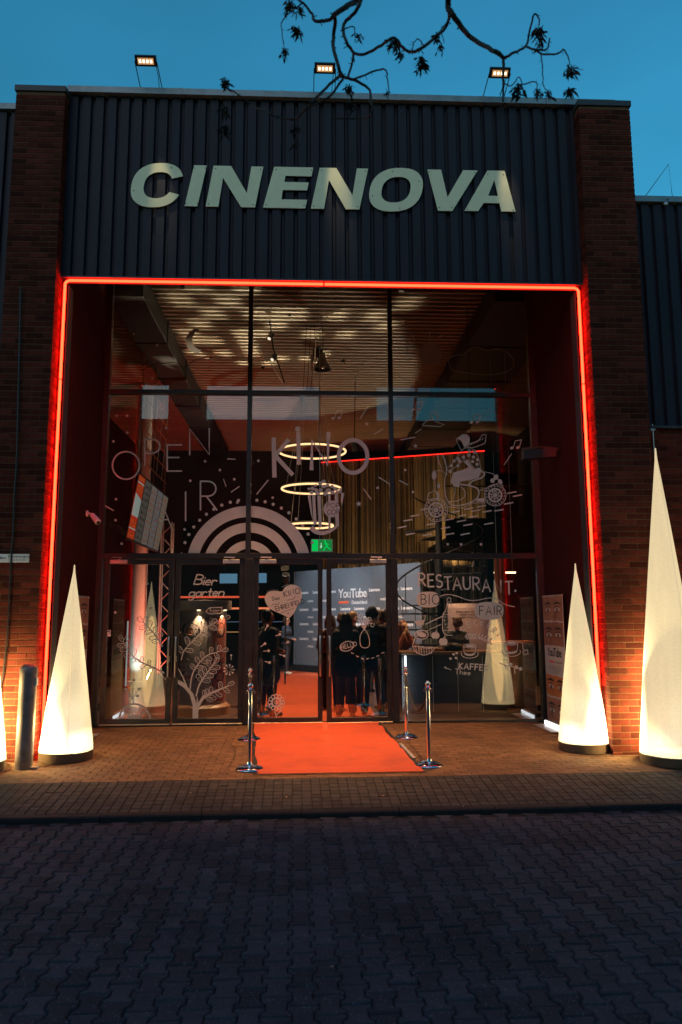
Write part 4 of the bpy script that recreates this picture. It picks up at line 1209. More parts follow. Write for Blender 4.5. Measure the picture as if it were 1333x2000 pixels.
def f(mb):
    P = [Z4(*p) for p in [(275, 760), (300, 800), (360, 830), (420, 815), (455, 770), (400, 775), (330, 760), (275, 760)]]; rib(mb, P, 1.6, True)
    for k in range(7): rib(mb, [Z4(300+k*22, 762), Z4(312+k*20, 818)], 1.2)
decal('drawn_leaf', f)
for p in [(461, 672, 7), (525, 722, 7.5)]:
    c = Z4(p[0], p[1])
    def f(mb): dsc(mb, c[0]-2.5, c[1], p[2]*0.75, p[2]*0.9); dsc(mb, c[0]+3, c[1], p[2]*0.75, p[2]*0.9); rib(mb, [(c[0], c[1]-6), (c[0]+3, c[1]-11)], 1.4)
    decal('drawn_apple', f)
def f(mb):
    for i, ch in enumerate('LECKER!'):
        a = -42 + i*17; q = R_(a); strokes(mb, stroke_text(ch, 936+40*math.sin(q)-3, 1264-42*math.cos(q), 10.5, a, wscale=0.85), 1.4)
decal('lettering', f)
def sprig(x0, y0, x1, y1, n=6):
    def f(mb):
        rib(mb, [(x0, y0), (x1, y1)], 1.2)
        for k in range(n):
            t = (k+0.5)/n; x = x0+(x1-x0)*t; y = y0+(y1-y0)*t
            dsc(mb, x+2, y-3.5, 3.6, 1.3, -50); dsc(mb, x+2, y+3.5, 3.6, 1.3, 50)
    decal('drawn_sprig', f)
sprig(908, 1243, 930, 1242, 5); sprig(932, 1242, 960, 1254, 5)
def mug(cx, cy, s):
    def f(mb):
        rib(mb, arc_pts(cx, cy-7*s, 13*s, 0, 360, 22, 4.2*s), 1.3); dsc(mb, cx, cy-7*s, 9.5*s, 2.6*s); rib(mb, [(cx-13*s, cy-7*s), (cx-12*s, cy+6*s), (cx-6*s, cy+13*s), (cx+6*s, cy+13*s), (cx+12*s, cy+6*s), (cx+13*s, cy-7*s)], 1.3)
        rib(mb, arc_pts(cx, cy+10*s, 18*s, 160, 380, 18, 9*s), 1.3); 
        for k in range(7): dsc(mb, cx-9*s+3*s*k, cy+10*s+2.2*s*math.sin(R_(30*k)), 2.3*s, n=8)
    decal('drawn_mug', f)
mug(999, 1263, 1.0); mug(918, 1268, 0.92)
decal('drawn_teabag', lambda mb: (rib(mb, [(1012, 1253), (1020, 1256), (1022, 1266), (1026, 1270)], 1.1, True), rib(mb, [(1022, 1272), (1031, 1269), (1032, 1277), (1024, 1279), (1022, 1272)], 1.2)))
def f(mb):
    rib(mb, [Z4(*p) for p in [(990, 900), (1040, 915), (1090, 925), (1150, 940)]], 1.5, True)
    for p in [(1075, 908), (1120, 930), (1155, 943)]: dsc(mb, *Z4(*p), 3.6)
    rib(mb, [Z4(1030, 915), Z4(1045, 950)], 1.6); rib(mb, [Z4(1105, 935), Z4(1110, 980)], 1.2)
decal('drawn_berries', f)
def f(mb):
    for p in [(585, 860), (610, 825), (630, 855), (635, 815)]: dsc(mb, *Z4(*p), 2.8, 2.2, 30)
decal('drawn_beans', f)
def f(mb):
    strokes(mb, stroke_text('KAFFEE', 897, 1306, 11, 4, gap=0.3), 2.2); strokes(mb, stroke_text('Thee', 889, 1316, 10, 5, gap=0.2, wscale=1.2), 1.3); rib(mb, [Z4(590, 952), Z4(535, 930)], 1.3); rib(mb, [Z4(545, 925), Z4(535, 930), Z4(550, 942)], 1.1)
decal('lettering', f)

# ================================================================== LIGHT CONES
def conemat():
    """pale fabric: glows by itself, lets the lamps inside shine through and passes a little of their light"""
    m = bpy.data.materials.new('cone_fabric'); m.use_nodes = True
    nt = m.node_tree; nt.nodes.clear(); N = nt.nodes; L = nt.links
    o = N.new('ShaderNodeOutputMaterial')
    tr = N.new('ShaderNodeBsdfTranslucent'); tr.inputs[0].default_value = (0.050, 0.058, 0.066, 1)
    em = N.new('ShaderNodeEmission'); em.inputs[0].default_value = (1.0, 0.78, 0.45, 1)
    tp = N.new('ShaderNodeBsdfTransparent'); tp.inputs[0].default_value = (1, 1, 1, 1)
    # weave and creases: slightly uneven cloth
    tc = N.new('ShaderNodeTexCoord'); nz = N.new('ShaderNodeTexNoise'); nz.inputs['Scale'].default_value = 55; nz.inputs['Detail'].default_value = 3
    L.new(tc.outputs['Object'], nz.inputs['Vector'])
    mp = N.new('ShaderNodeMapping'); mp.inputs['Scale'].default_value = (7, 7, 0.8); L.new(tc.outputs['Object'], mp.inputs[0])
    n2 = N.new('ShaderNodeTexNoise'); n2.inputs['Scale'].default_value = 1.0; n2.inputs['Detail'].default_value = 4; L.new(mp.outputs[0], n2.inputs['Vector'])
    ad0 = N.new('ShaderNodeMath'); ad0.operation = 'ADD'; L.new(nz.outputs[0], ad0.inputs[0]); L.new(n2.outputs[0], ad0.inputs[1])
    mr = N.new('ShaderNodeMapRange'); mr.inputs[1].default_value = 0.6; mr.inputs[2].default_value = 1.4; mr.inputs[3].default_value = 0.66; mr.inputs[4].default_value = 0.86
    L.new(ad0.outputs[0], mr.inputs[0]); L.new(mr.outputs[0], em.inputs[1])
    ad = N.new('ShaderNodeAddShader'); L.new(tr.outputs[0], ad.inputs[0]); L.new(em.outputs[0], ad.inputs[1])
    mx = N.new('ShaderNodeMixShader'); mx.inputs[0].default_value = 0.09
    L.new(ad.outputs[0], mx.inputs[1]); L.new(tp.outputs[0], mx.inputs[2]); L.new(mx.outputs[0], o.inputs[0])
    return m
m_cone = conemat()
m_conebase = pmat('cone_base', (0.10, 0.062, 0.038), 0.8, var=0.3, vscale=12, bump=0.4)
def cone(x, y, r, h, label, aim, wash):
    z = zg(x, y)
    t = thing('light_cone', label, 'light cone', (x, y, z), group='lit white cones by the entrance')
    mb = MB(); mb.lathe([(r*0.93, 0.0), (r*0.985, 0.0), (r*1.0, 0.03), (r*0.995, 0.115), (r*0.95, 0.118)], (x, y, z), 48); mb.build('base', m_conebase, t, smooth=True)
    prof = [(r*0.995, 0.112), (r*0.985, 0.17)]
    for k in range(1, 25):
        f = k/24; prof.append((max(0.008, r*0.985*(1-f) + 0.012*math.sin(math.pi*f)), 0.17 + (h-0.17)*f))
    prof.append((0.0, h+0.012))
    mb = MB(); mb.lathe(prof, (x, y, z), 64)
    # seam and slight slackness of the cloth
    rc = random.Random(int(x*100)); ph = rc.uniform(0, 6)
    vv = []
    for (a, b, c) in mb.v:
        an = math.atan2(b-y, a-x); hh = (c-z)/h; k = 1 + 0.006*math.sin(3*an+ph+5*hh) + 0.004*math.sin(7*an+2*ph-9*hh)
        vv.append((x+(a-x)*k, y+(b-y)*k, c))
    mb.v = vv
    mb.f = [f for f in mb.f if len(f) == 4 or len(f) == 3]; mb.m = mb.m[:len(mb.f)]
    mb.build('fabric_shell', m_cone, t, smooth=True)
    mb = MB(); a = R_(-70); sx, sy = math.cos(a), math.sin(a)
    mb.tube([(x+(p[0]*1.004+0.001)*sx, y+(p[0]*1.004+0.001)*sy, z+p[1]) for p in prof[1:-1]], 0.0035, 5); mb.build('seam', pmat('seam_cloth', (0.6, 0.5, 0.36), 0.8, emis=(1.0, 0.8, 0.5), estr=0.42), t, smooth=True)
    # lamps inside: two near the cloth, one in the middle; added panels brighten brick and paving
    for k, (an, pw) in enumerate(((-150, 8.5), (-40, 8.5))):
        px_, py_ = x+r*0.5*math.cos(R_(an)), y+r*0.5*math.sin(R_(an))
        lamp('cone_lamp', 'AREA', (px_, py_, z+0.26), pw*0.24, (0.92, 0.97, 1.0), t, (px_+(-0.35 if an < -90 else 0.35), py_-1, z+0.20), 0.07)
    lamp('cone_lamp', 'AREA', (x, y, z+0.62), 4.2, (1.0, 0.80, 0.50), t, (x, y-1, z+0.62), 0.2)
    for (ax, ay, az, w, s) in aim:
        lamp('added_wall_wash', 'AREA', (x, y, z+s), w*wash*2.8, (1.0, 0.66, 0.23), t, (x+ax, y+ay, z+s+az), 0.2)
    if abs(x) < 4: lamp('mirror_glow_lamp', 'AREA', (x, y, z+0.98), 20, (1.0, 0.56, 0.18), t, (x*0.7, y+1, z+0.9), 0.27, size_y=1.72, shape='ELLIPSE')  # added lamp giving the mirrored cone an amber core
    return t
cone(-3.13, 0.16, 0.335, 2.50, 'tall white light cone beside the steel bollard', [(-1, -0.25, -0.25, 70, 0.45), (-1, 0.3, 0.4, 35, 0.7), (0.35, -0.1, -0.9, 22, 0.3)], 1.0)
cone(3.74, 0.34, 0.335, 2.52, 'shorter white light cone in front of the right roll-up banner', [(1, -0.3, -0.2, 70, 0.45), (1, 0.2, 0.4, 30, 0.7), (-0.35, -0.1, -0.9, 22, 0.3)], 1.0)
cone(4.60, -0.47, 0.42, 4.02, 'tallest white light cone before the right brick pillar', [(-0.25, 1, -0.15, 150, 0.55), (0, 1, 0.5, 70, 1.1), (0.9, 0.8, -0.1, 110, 0.5), (-0.8, 0.3, -0.8, 22, 0.3)], 1.0)
cone(W(8.5, 1492, Y=-0.42).x-0.335, -0.42, 0.335, 2.5, 'white light cone cut off by the left picture edge', [(0.55, 1, -0.15, 190, 0.5), (0.4, 1, 0.5, 80, 0.9)], 1.0)

# ================================================================== BOLLARD
t = thing('bollard', 'weathered steel bollard with domed top left of the entrance', 'bollard', (-3.47, -0.36, zg(-3.47, -0.36)))
m_boll = pmat('bollard_steel', (0.24, 0.20, 0.185), 0.5, metal=0.55, var=0.35, vscale=7, bump=0.3, bscale=90, dirt=(0.11, 0.08, 0.06), dscale=4)
x, y = -3.47, -0.36; z = zg(x, y); r = 0.104
bt = W(54, 1297, Y=y).z
mb = MB(); mb.lathe([(r, z-0.02), (r, bt-0.10)], (x, y, 0), 32); mb.build('post', m_boll, t, smooth=True)
mb = MB(); mb.lathe([(r+0.004, bt-0.115), (r+0.004, bt-0.06), (r*0.86, bt-0.025), (r*0.5, bt-0.004), (0.0, bt)], (x, y, 0), 32); mb.build('domed_cap', m_boll, t, smooth=True)
mb = MB(); mb.box((x+r-0.01, y-0.05, bt-0.26), (x+r+0.018, y+0.0, bt-0.17)); mb.build('reflector', m_alu, t)
mb = MB(); mb.obox((x+0.13, y-0.01, z+0.012), Vector((0.05, 0, 0)), Vector((0, 0.04, 0)), Vector((0, 0, 0.012))); mb.build('foot_lug', m_boll, t)

# ================================================================== RED CARPET
m_carpet = pmat('red_carpet', (0.62, 0.082, 0.006), 0.95, var=0.14, vscale=14, bump=0.9, bscale=420, sheen=0.15, dirt=(0.44, 0.056, 0.006), dscale=1.3, wpos=True)
cp = thing('red_carpet', 'bright orange-red carpet laid through the open entrance', 'carpet', (0.3, 0.9, 0.0))
cl0, cr0 = (-0.60, -0.83), (1.36, -0.82); cl1, cr1 = (-0.88, 2.58), (1.14, 2.58)
mb = MB(); n = 26; mE = MB()
for i in range(n):
    P = []
    for (s, e) in ((i/n, 0), (i/n, 1), ((i+1)/n, 1), ((i+1)/n, 0)):
        a = cl0 if e == 0 else cr0; b = cl1 if e == 0 else cr1
        q = (a[0]+(b[0]-a[0])*s + 0.012*math.sin(s*13+e*2) + 0.006*math.sin(s*37+e), a[1]+(b[1]-a[1])*s)
        zz = zg(*q)+0.014+0.006*math.sin(s*23+e*1.3)+0.005*math.sin(s*61+e*4); P.append((q[0], q[1], zz))
    mb.quad(*P)
mb.build('outdoor_run', m_carpet, cp)
mb = MB(); mb.box((-0.92, G+0.14, 0.06), (1.16, 3.2, 0.068)); mb.quad((-0.92, 3.2, 0.0682), (1.16, 3.2, 0.0682), (1.3, 10.0, 0.0682), (-1.1, 14.2, 0.0682)); mb.poly([(-1.1, 14.2, 0.0684), (1.3, 10.0, 0.0684), (2.9, 10.2, 0.0684), (-0.5, 14.4, 0.0684)]); mb.build('indoor_run', m_carpet, cp, fixn=False)
m_tape = pmat('black_tape', (0.015, 0.015, 0.016), 0.5, var=0.2)
def edge(a, b, w0, w1, nm, mat, dz=0.008):
    mb = MB(); n = 22
    for i in range(n):
        P = []
        for s, k in ((i/n, w0), (i/n, w1), ((i+1)/n, w1), ((i+1)/n, w0)):
            q = (a[0]+(b[0]-a[0])*s+k+0.006*math.sin(s*31), a[1]+(b[1]-a[1])*s); P.append((q[0], q[1], zg(*q)+dz))
        mb.quad(*P)
    mb.build(nm, mat, cp, fixn=False)
edge(cr0, cr1, -0.01, 0.045, 'black_edging', m_tape); edge(cl0, cl1, -0.035, 0.01, 'black_edging', m_tape)
a = (cr0[0]+(cr1[0]-cr0[0])*0.22, cr0[1]+(cr1[1]-cr0[1])*0.22); b = (cr0[0]+(cr1[0]-cr0[0])*0.5, cr0[1]+(cr1[1]-cr0[1])*0.5)
edge(a, b, 0.03, 0.075, 'silver_tape', m_alu, 0.0105)
mb = MB(); mb.quad((cl0[0]-0.01, cl0[1]-0.022, zg(*cl0)+0.006), (cr0[0]+0.01, cr0[1]-0.018, zg(*cr0)+0.006), (cr0[0], cr0[1]+0.01, zg(*cr0)+0.009), (cl0[0], cl0[1]+0.01, zg(*cl0)+0.009)); mb.build('front_edging', pmat('edging_fray', (0.12, 0.06, 0.03), 0.9), cp)

# ================================================================== STANCHIONS and ropes
def stanchion(x, y, label):
    z = zg(x, y) + 0.0
    t = thing('stanchion', label, 'stanchion', (x, y, z), group='chrome stanchions beside the carpet')
    mb = MB(); mb.lathe([(0.0, 0.0), (0.165, 0.0), (0.17, 0.008), (0.165, 0.018), (0.14, 0.035), (0.08, 0.052), (0.035, 0.062), (0.03, 0.085), (0.0, 0.085)], (x, y, z), 40); mb.build('foot', m_chrome, t, smooth=True)
    mb = MB(); mb.lathe([(0.0245, 0.08), (0.0245, 0.93)], (x, y, z), 20); mb.build('post', m_chrome, t, smooth=True)
    mb = MB(); mb.lathe([(0.026, 0.92), (0.04, 0.925), (0.042, 0.94), (0.03, 0.95), (0.022, 0.965)], (x, y, z), 20); mb.build('collar', m_chrome, t, smooth=True)
    mb = MB(); mb.sphere((x, y, z+0.995), 0.036, 16, 10); mb.build('ball', m_chrome, t, smooth=True)
    for s in (-1, 1):
        mb = MB(); mb.tube([(x+0.03*s, y, z+0.935), (x+0.05*s, y, z+0.93), (x+0.055*s, y, z+0.905), (x+0.04*s, y, z+0.895)], 0.006, 6); mb.build('hook', m_chrome, t, smooth=True)
    return (x, y, z)
s1 = stanchion(-0.71, -0.55, 'front chrome stanchion on the left of the carpet')
s2 = stanchion(-0.86, 1.31, 'rear chrome stanchion on the left of the carpet by the doors')
s3 = stanchion(1.45, 1.33, 'rear chrome stanchion on the right of the carpet by the restaurant pane')
s4 = stanchion(1.49, -0.48, 'front chrome stanchion on the right of the carpet')
m_rope = pmat('black_rope', (0.015, 0.015, 0.018), 0.75, var=0.2, bump=0.4, bscale=200)
def rope(a, b, label):
    pts = []
    for k in range(17):
        s = k/16; pts.append((a[0]+(b[0]-a[0])*s, a[1]+(b[1]-a[1])*s, a[2]+(b[2]-a[2])*s + 0.90 - 0.36*(1-(2*s-1)**2)))
    t = thing('barrier_rope', label, 'rope', (a[0], a[1], a[2]+0.9), group='black ropes between stanchions')
    mb = MB(); mb.tube(pts, 0.016, 8); mb.build('cord', m_rope, t, smooth=True)
    for p in (pts[0], pts[-1]):
        mb = MB(); mb.sphere(p, 0.024, 10, 7, (1, 1, 1.3)); mb.build('end_cap', m_chrome, t, smooth=True)
rope(s3, s4, 'black rope sagging between the two right stanchions'); rope(s2, s1, 'black rope sagging between the two left stanchions')

# ================================================================== ROLL-UP BANNERS
m_skin = pmat('print_skin', (0.36, 0.17, 0.11), 0.7, var=0.35, vscale=7, dirt=(0.16, 0.06, 0.04), dscale=4)
m_skin2 = pmat('print_skin_dark', (0.26, 0.11, 0.07), 0.7, var=0.35, vscale=7, dirt=(0.22, 0.09, 0.06), dscale=4)
m_skin3 = pmat('print_skin_orange', (0.46, 0.16, 0.05), 0.7, var=0.3, vscale=6, dirt=(0.5, 0.2, 0.08), dscale=4)
m_paper = pmat('print_white', (0.50, 0.46, 0.44), 0.7, var=0.06)
m_eyew = pmat('print_eye_white', (0.55, 0.46, 0.42), 0.7)
m_iris = pmat('print_iris', (0.06, 0.045, 0.035), 0.6)
m_brow = pmat('print_brow', (0.05, 0.025, 0.018), 0.7, var=0.3, vscale=30)
m_redp = pmat('print_red', (0.70, 0.05, 0.03), 0.6)
def banner(label, a, b, h, zb):
    """roll-up banner standing from a to b (ground x, y), print faces the portal's middle"""
    a = Vector((a[0], a[1], zb)); b = Vector((b[0], b[1], zb)); w = (b-a).length; u = (b-a).normalized(); nrm = Vector((u.y, -u.x, 0))
    t = thing('rollup_banner', label, 'banner', (a+b)/2, group='roll-up banners in the portal')
    def at(s, v, d=0.0): return a + u*(s*w) + Vector((0, 0, 0.09+v*h)) + nrm*d
    mb = MB(); mb.obox((a+b)/2 + Vector((0, 0, 0.045)), u*(w/2), nrm*0.055, Vector((0, 0, 0.04))); mb.build('cassette', m_alu, t)
    mb = MB(); mb.obox((a+b)/2 + Vector((0, 0, 0.045)) + nrm*0.062, u*(w/2*0.94), nrm*0.006, Vector((0, 0, 0.026))); mb.build('light_bar', m_whiteled, t)
    mb = MB(); mb.obox(at(0.5, 0.5), u*(w/2), nrm*0.002, Vector((0, 0, h/2))); mb.build('sheet', m_paper, t)
    mb = MB(); mb.tube([at(0, 1.0), at(1, 1.0)], 0.012, 8); mb.build('top_rail', m_alu, t)
    mb = MB(); mb.tube([at(0.5, -0.02, -0.03), at(0.5, 1.0, -0.03)], 0.012, 8); mb.build('support_pole', m_alu, t)
    mb = MB(); mb.obox((a+b)/2 + nrm*0.10 + Vector((0, 0, 0.006)), u*(w*0.46), nrm*0.16, Vector((0, 0, 0.005))); mb.build('foot_plate', m_alu, t)
    bands = [(0.80, 0.99, m_skin), (0.60, 0.785, m_skin2), (0.20, 0.36, m_skin3), (0.0, 0.185, m_skin)]
    for (v0, v1, mm) in bands:
        n = 12; rr = random.Random(int(v0*100)); top = [at(0.015+0.97*i/n, v1+rr.uniform(-.006, .006), 0.004) for i in range(n+1)]; bot = [at(0.015+0.97*i/n, v0+rr.uniform(-.006, .006), 0.004) for i in range(n+1)]
        mb = MB(); k = n+1; mb.add(top+bot, [(i, i+1, k+i+1, k+i) for i in range(n)]); pr = mb.build('photo_strip', mm, t, fixn=False)
        hgt = v1-v0; vc = v0+hgt*0.45
        for s in (0.27, 0.73):
            def q(du, dv, d): return at(s+du, vc+dv, d)
            mb = MB(); mb.poly([q(0.14*math.cos(R_(30*k)), 0.016*math.sin(R_(30*k))*(1.2 if k < 6 else 0.8), 0.006) for k in range(12)]); mb.build('eye_white', m_eyew, pr)
            mb = MB(); mb.poly([q(0.05*math.cos(R_(36*k)), 0.0165*math.sin(R_(36*k)), 0.0075) for k in range(10)]); mb.build('iris', m_iris, pr)
            for (dv, wd, th) in ((0.02, 0.17, 0.006), (-0.02, 0.13, 0.003), (0.046, 0.2, 0.014)):
                P = []; Q = []
                for k in range(9):
                    e = -1+k/4; P.append(q(wd*e, dv+th*(1-e*e)+0.012*(1-e*e)-0.006, 0.0085)); Q.append(q(wd*e, dv-th*0.4*(1-e*e)+0.012*(1-e*e)-0.006, 0.0085))
                mb = MB(); mb.add(P+Q, [(i, i+1, 9+i+1, 9+i) for i in range(8)]); mb.build('brow' if dv > 0.03 else 'eyelid', m_brow, pr, fixn=False)
    flip = 1
    mb = MB()
    def tf(x, y): return tuple(at(0.5+x/w, 0.515+y/h, 0.005))
    put_text(mb, 'YouTube', tf, 0.19, 0.004, spacing=0.86); mb.build('print_title', m_ink, t, fixn=False)
    mb = MB(); mb.poly([at(0.22, 0.465, 0.005), at(0.50, 0.465, 0.005), at(0.50, 0.477, 0.005), at(0.22, 0.477, 0.005)]); mb.build('print_bar', m_redp, t)
    mb = MB(); put_text(mb, 'Deutschland', lambda x, y: tuple(at(0.70+x/w, 0.463+y/h, 0.005)), 0.055); mb.build('print_subtitle', m_ink, t, fixn=False)
    for k in range(4):
        mb = MB(); l = (0.3, 0.34, 0.26, 0.18)[k]; mb.poly([at(0.5-l, 0.435-0.016*k, 0.005), at(0.5+l, 0.435-0.016*k, 0.005), at(0.5+l, 0.429-0.016*k, 0.005), at(0.5-l, 0.429-0.016*k, 0.005)]); mb.build('print_line', pmat('grey_print', (0.30, 0.27, 0.26), 0.7), t)
    return t
banner('roll-up banner with torn eye photographs behind the shorter right cone', (3.90, 2.36), (3.925, 1.47), 1.98, 0.03)
banner('roll-up banner with eye photographs hidden behind the left light cone', (-3.44, 1.02), (-3.42, 1.88), 1.98, 0.03)

# ================================================================== SMALL WALL THINGS
t = thing('direction_sign', 'white sign plate with arrow on the left brick pillar', 'sign', (-3.9, -0.01, 2.5))
q0 = W(-6, 1098.5, Y=-0.02); q1 = W(57.5, 1082, Y=-0.02)
mb = MB(); mb.box((q0.x, -0.02, q0.z), (q1.x, -0.004, q1.z)); mb.build('plate', m_white, t)
def sg(x, y): q = W(x, y, Y=-0.0235); return (q.x, q.y, q.z)
mb = MB(); mb.poly([sg(-1, 1090), sg(3, 1087.3), sg(3, 1092.6)]); mb.poly([sg(3, 1089.3), sg(12, 1089.3), sg(12, 1090.8), sg(3, 1090.8)]); mb.build('arrow', m_ink, t, fixn=False)
mb = MB(); k = 0.0072; put_text(mb, 'Bühneneingang', lambda x, y: (W(16, 1089, Y=-0.0235).x+x, -0.0235, W(16, 1089, Y=-0.0235).z+y), 0.047, 0.0, align='LEFT'); mb.build('lettering', m_ink, t, fixn=False)
mb = MB(); put_text(mb, 'Heliosstraße 11', lambda x, y: (W(16, 1095.5, Y=-0.0235).x+x, -0.0235, W(16, 1095.5, Y=-0.0235).z+y), 0.045, 0.0, align='LEFT'); mb.build('lettering', pmat('grey_print', (0.3, 0.27, 0.26)), t, fixn=False)
t = thing('wall_cable', 'black cable hanging down the left brick pillar', 'cable', (-3.95, -0.03, 2.0))
pts = [W(*p, Y=-0.035) for p in [(41, 560), (38, 700), (33, 900), (29, 960), (26, 1040), (22, 1090), (19, 1160), (14, 1250), (6, 1320), (1, 1345), (-8, 1420)]]
mb = MB(); mb.tube(smooth_path(pts, 4), 0.011, 8); mb.build('cord', m_bplastic, t, smooth=True)
t = thing('conductor_rod', 'thin metal rod with clips on the wall beside the tallest cone', 'rod', (4.95, 0.2, 0.0))
mb = MB(); mb.tube([(4.93, 0.245, -0.1), (4.93, 0.245, 4.5)], 0.008, 8); mb.build('rod', m_alu, t)
for zz in (0.9, 2.1, 3.1, 3.7, 4.42):
    mb = MB(); mb.box((4.895, 0.236, zz-0.012), (4.965, 0.268, zz+0.012)); mb.build('clip', m_alu, t)
t = thing('security_camera', 'small white security camera on the left portal wall', 'camera', (XL, 1.9, 3.36))
c = W(170, 1004, Y=1.9); 
mb = MB(); mb.lathe([(0.05, 0), (0.05, 0.02), (0.0, 0.02)], (0, 0, 0), 16); mb.v = [(XL+v[2], 1.9+v[0], 3.42+v[1]) for v in mb.v]; mb.build('wall_plate', m_white, t, smooth=True)
mb = MB(); mb.tube([(XL+0.01, 1.9, 3.42), (XL+0.08, 1.87, 3.41), (XL+0.12, 1.84, 3.37)], 0.018, 8); mb.build('bracket', m_white, t, smooth=True)
mb = MB(); d = Vector((0.6, -0.45, -0.62)).normalized(); p = Vector((XL+0.12, 1.84, 3.37)); mb.tube([p-d*0.03, p+d*0.16, p+d*0.17], [0.042, 0.05, 0.035], 14); mb.build('housing', m_white, t, smooth=True)
mb = MB(); mb.tube([p+d*0.168, p+d*0.178], 0.028, 12); mb.build('lens', m_black, t)
t = thing('wall_heater', 'dark projecting bracket lamp high on the right portal wall', 'wall lamp', (XR, 1.5, 4.3))
mb = MB(); mb.tube([(XR, 1.55, 4.42), (XR-0.3, 1.5, 4.44), (XR-0.6, 1.5, 4.40)], [0.03, 0.026, 0.03], 10); mb.build('arm', pmat('dark_bronze', (0.16, 0.10, 0.06), 0.35, metal=0.7, var=0.3), t, smooth=True)
mb = MB(); mb.obox((XR-0.34, 1.5, 4.33), Vector((0.26, 0, 0.02)), Vector((0, 0.08, 0)), Vector((0, 0, 0.07))); mb.build('housing', m_bplastic, t)
mb = MB(); mb.lathe([(0.0, 0), (0.05, 0.0), (0.04, 0.06), (0.0, 0.06)], (XR-0.56, 1.5, 4.24), 14); mb.build('sensor', m_bplastic, t, smooth=True)
# portal downlights behind the fascia: they light the carpet and throw the stanchion shadows outward
def downlight(x, label):
    t = thing('portal_downlight', label, 'downlight', (x, 1.15, 8.1), group='downlights in the portal soffit')
    mb = MB(); mb.lathe([(0.0, 0.12), (0.1, 0.12), (0.11, 0.0), (0.095, 0.0), (0.085, 0.09), (0.0, 0.09)], (x, 1.15, 8.0), 20); mb.build('housing', m_bplastic, t, smooth=True)
    mb = MB(); mb.tube([(x, 1.15, 8.12), (x, 1.15, 8.3)], 0.02, 8); mb.build('stem', m_bplastic, t)
    lamp('downlight_beam', 'SPOT', (x, 1.15, 8.02), 2500, (1.0, 0.45, 0.16), t, (x*0.72, 0.72, 0), 0.07, 46, 0.75)
downlight(-1.3, 'left hidden downlight in the portal soffit'); downlight(1.8, 'right hidden downlight in the portal soffit')
# wind-blown scraps on the paving
m_litter = pmat('dry_leaf', (0.34, 0.22, 0.12), 0.8, var=0.3)
rr = random.Random(5)
LEAF_AT = ['right of the front right stanchion', 'beside another scrap right of the stanchion', 'in front of the shorter right cone', 'on the kerb below the carpet', 'on the setts at the left', 'just below the kerb right of centre', 'alone on the dark pavers at the bottom', 'on the setts before the tallest cone', 'near the bollard side of the entrance', 'on the kerb left of the carpet', 'on the dark pavers at the right', 'on the dark pavers below the carpet corner']
for li, (px, py) in enumerate([(918, 1484), (945, 1491), (1010, 1480), (748, 1574), (372, 1560), (905, 1590), (648, 1897), (1230, 1560), (300, 1502), (560, 1577), (1105, 1640), (812, 1660)]):
    q = W(px, py, Z=-0.06); q = W(px, py, Z=zg(q.x, q.y)); z = zg(q.x, q.y)+0.006; a = rr.uniform(0, 6.28); s = rr.uniform(0.008, 0.016)
    mb = MB(); P = []
    for k in range(6):
        b2 = a+k*math.pi/3; r = s*(1.6 if k % 3 == 0 else 0.7); P.append((q.x+r*math.cos(b2), q.y+r*math.sin(b2), z+0.004*math.sin(k*2.1)))
    mb.poly(P); mb.poly([(p[0], p[1], p[2]-0.0015) for p in reversed(P)])
    mb.build('fallen_leaf', m_litter, label='dry leaf scrap '+LEAF_AT[li], category='leaf', group='leaf scraps on the paving')
# ================================================================== FOYER
# ducts along the ceiling
def duct(label, x0, x1, z0):
    t = thing('air_duct', label, 'duct', ((x0+x1)/2, 9, z0))
    y = G+0.15; k = 0
    while y < 16.5:
        mb = MB(); mb.cbox((x0, y, z0), (x1, y+2.28, ICZ-0.03), 0.01); mb.build('duct_section', pmat('duct_black', (0.02, 0.018, 0.018), 0.6, var=0.2), t)
        mb = MB(); mb.box((x0-0.02, y+2.28, z0-0.02), (x1+0.02, y+2.32, ICZ-0.02)); mb.build('duct_flange', MATS['duct_black'], t)
        y += 2.32; k += 1
duct('black ceiling duct on the left of the foyer', -3.6, W(300, 566, Y=3.6).x, 7.45)
duct('black ceiling duct on the right of the foyer', W(945, 575, Y=3.6).x, 4.9, 7.45)
# uplight and hanging gobo projector
def stage_spot(label, loc, target, energy, col, ang, blend=0.15, size=0.02):
    t = thing('stage_spotlight', label, 'spotlight', loc, group='stage spotlights in the foyer')
    p = Vector(loc); d = (Vector(target)-p).normalized()
    mb = MB(); mb.tube([p-d*0.28, p-d*0.24, p-d*0.02, p], [0.05, 0.085, 0.09, 0.1], 14); mb.build('can', m_bplastic, t, smooth=True)
    mb = MB(); mb.tube([p-d*0.14+Vector((0.11, 0, 0)), p-d*0.14+Vector((0.11, 0, -0.16)), p-d*0.14+Vector((-0.11, 0, -0.16)), p-d*0.14+Vector((-0.11, 0, 0))], 0.012, 6); mb.build('yoke', m_bplastic, t)
    mb = MB(); mb.tube([p-d*0.14+Vector((0, 0, -0.16)), (p.x, p.y, 0.06)], 0.02, 8); mb.build('stand', m_bplastic, t)
    lamp('spot_beam', 'SPOT', p+d*0.03, energy, col, t, target, size, ang, blend)
stage_spot('spotlight on a stand aimed at the ribbed ceiling', (3.3, 12.6, 2.6), (-1.2, 8.6, 7.9), 900, (1.0, 0.82, 0.58), 62)
stage_spot('red spotlight on a stand behind the photo wall', (-3.6, 12.0, 2.2), (-2.6, 10.4, 7.9), 160, (1.0, 0.10, 0.04), 16, 0.6)
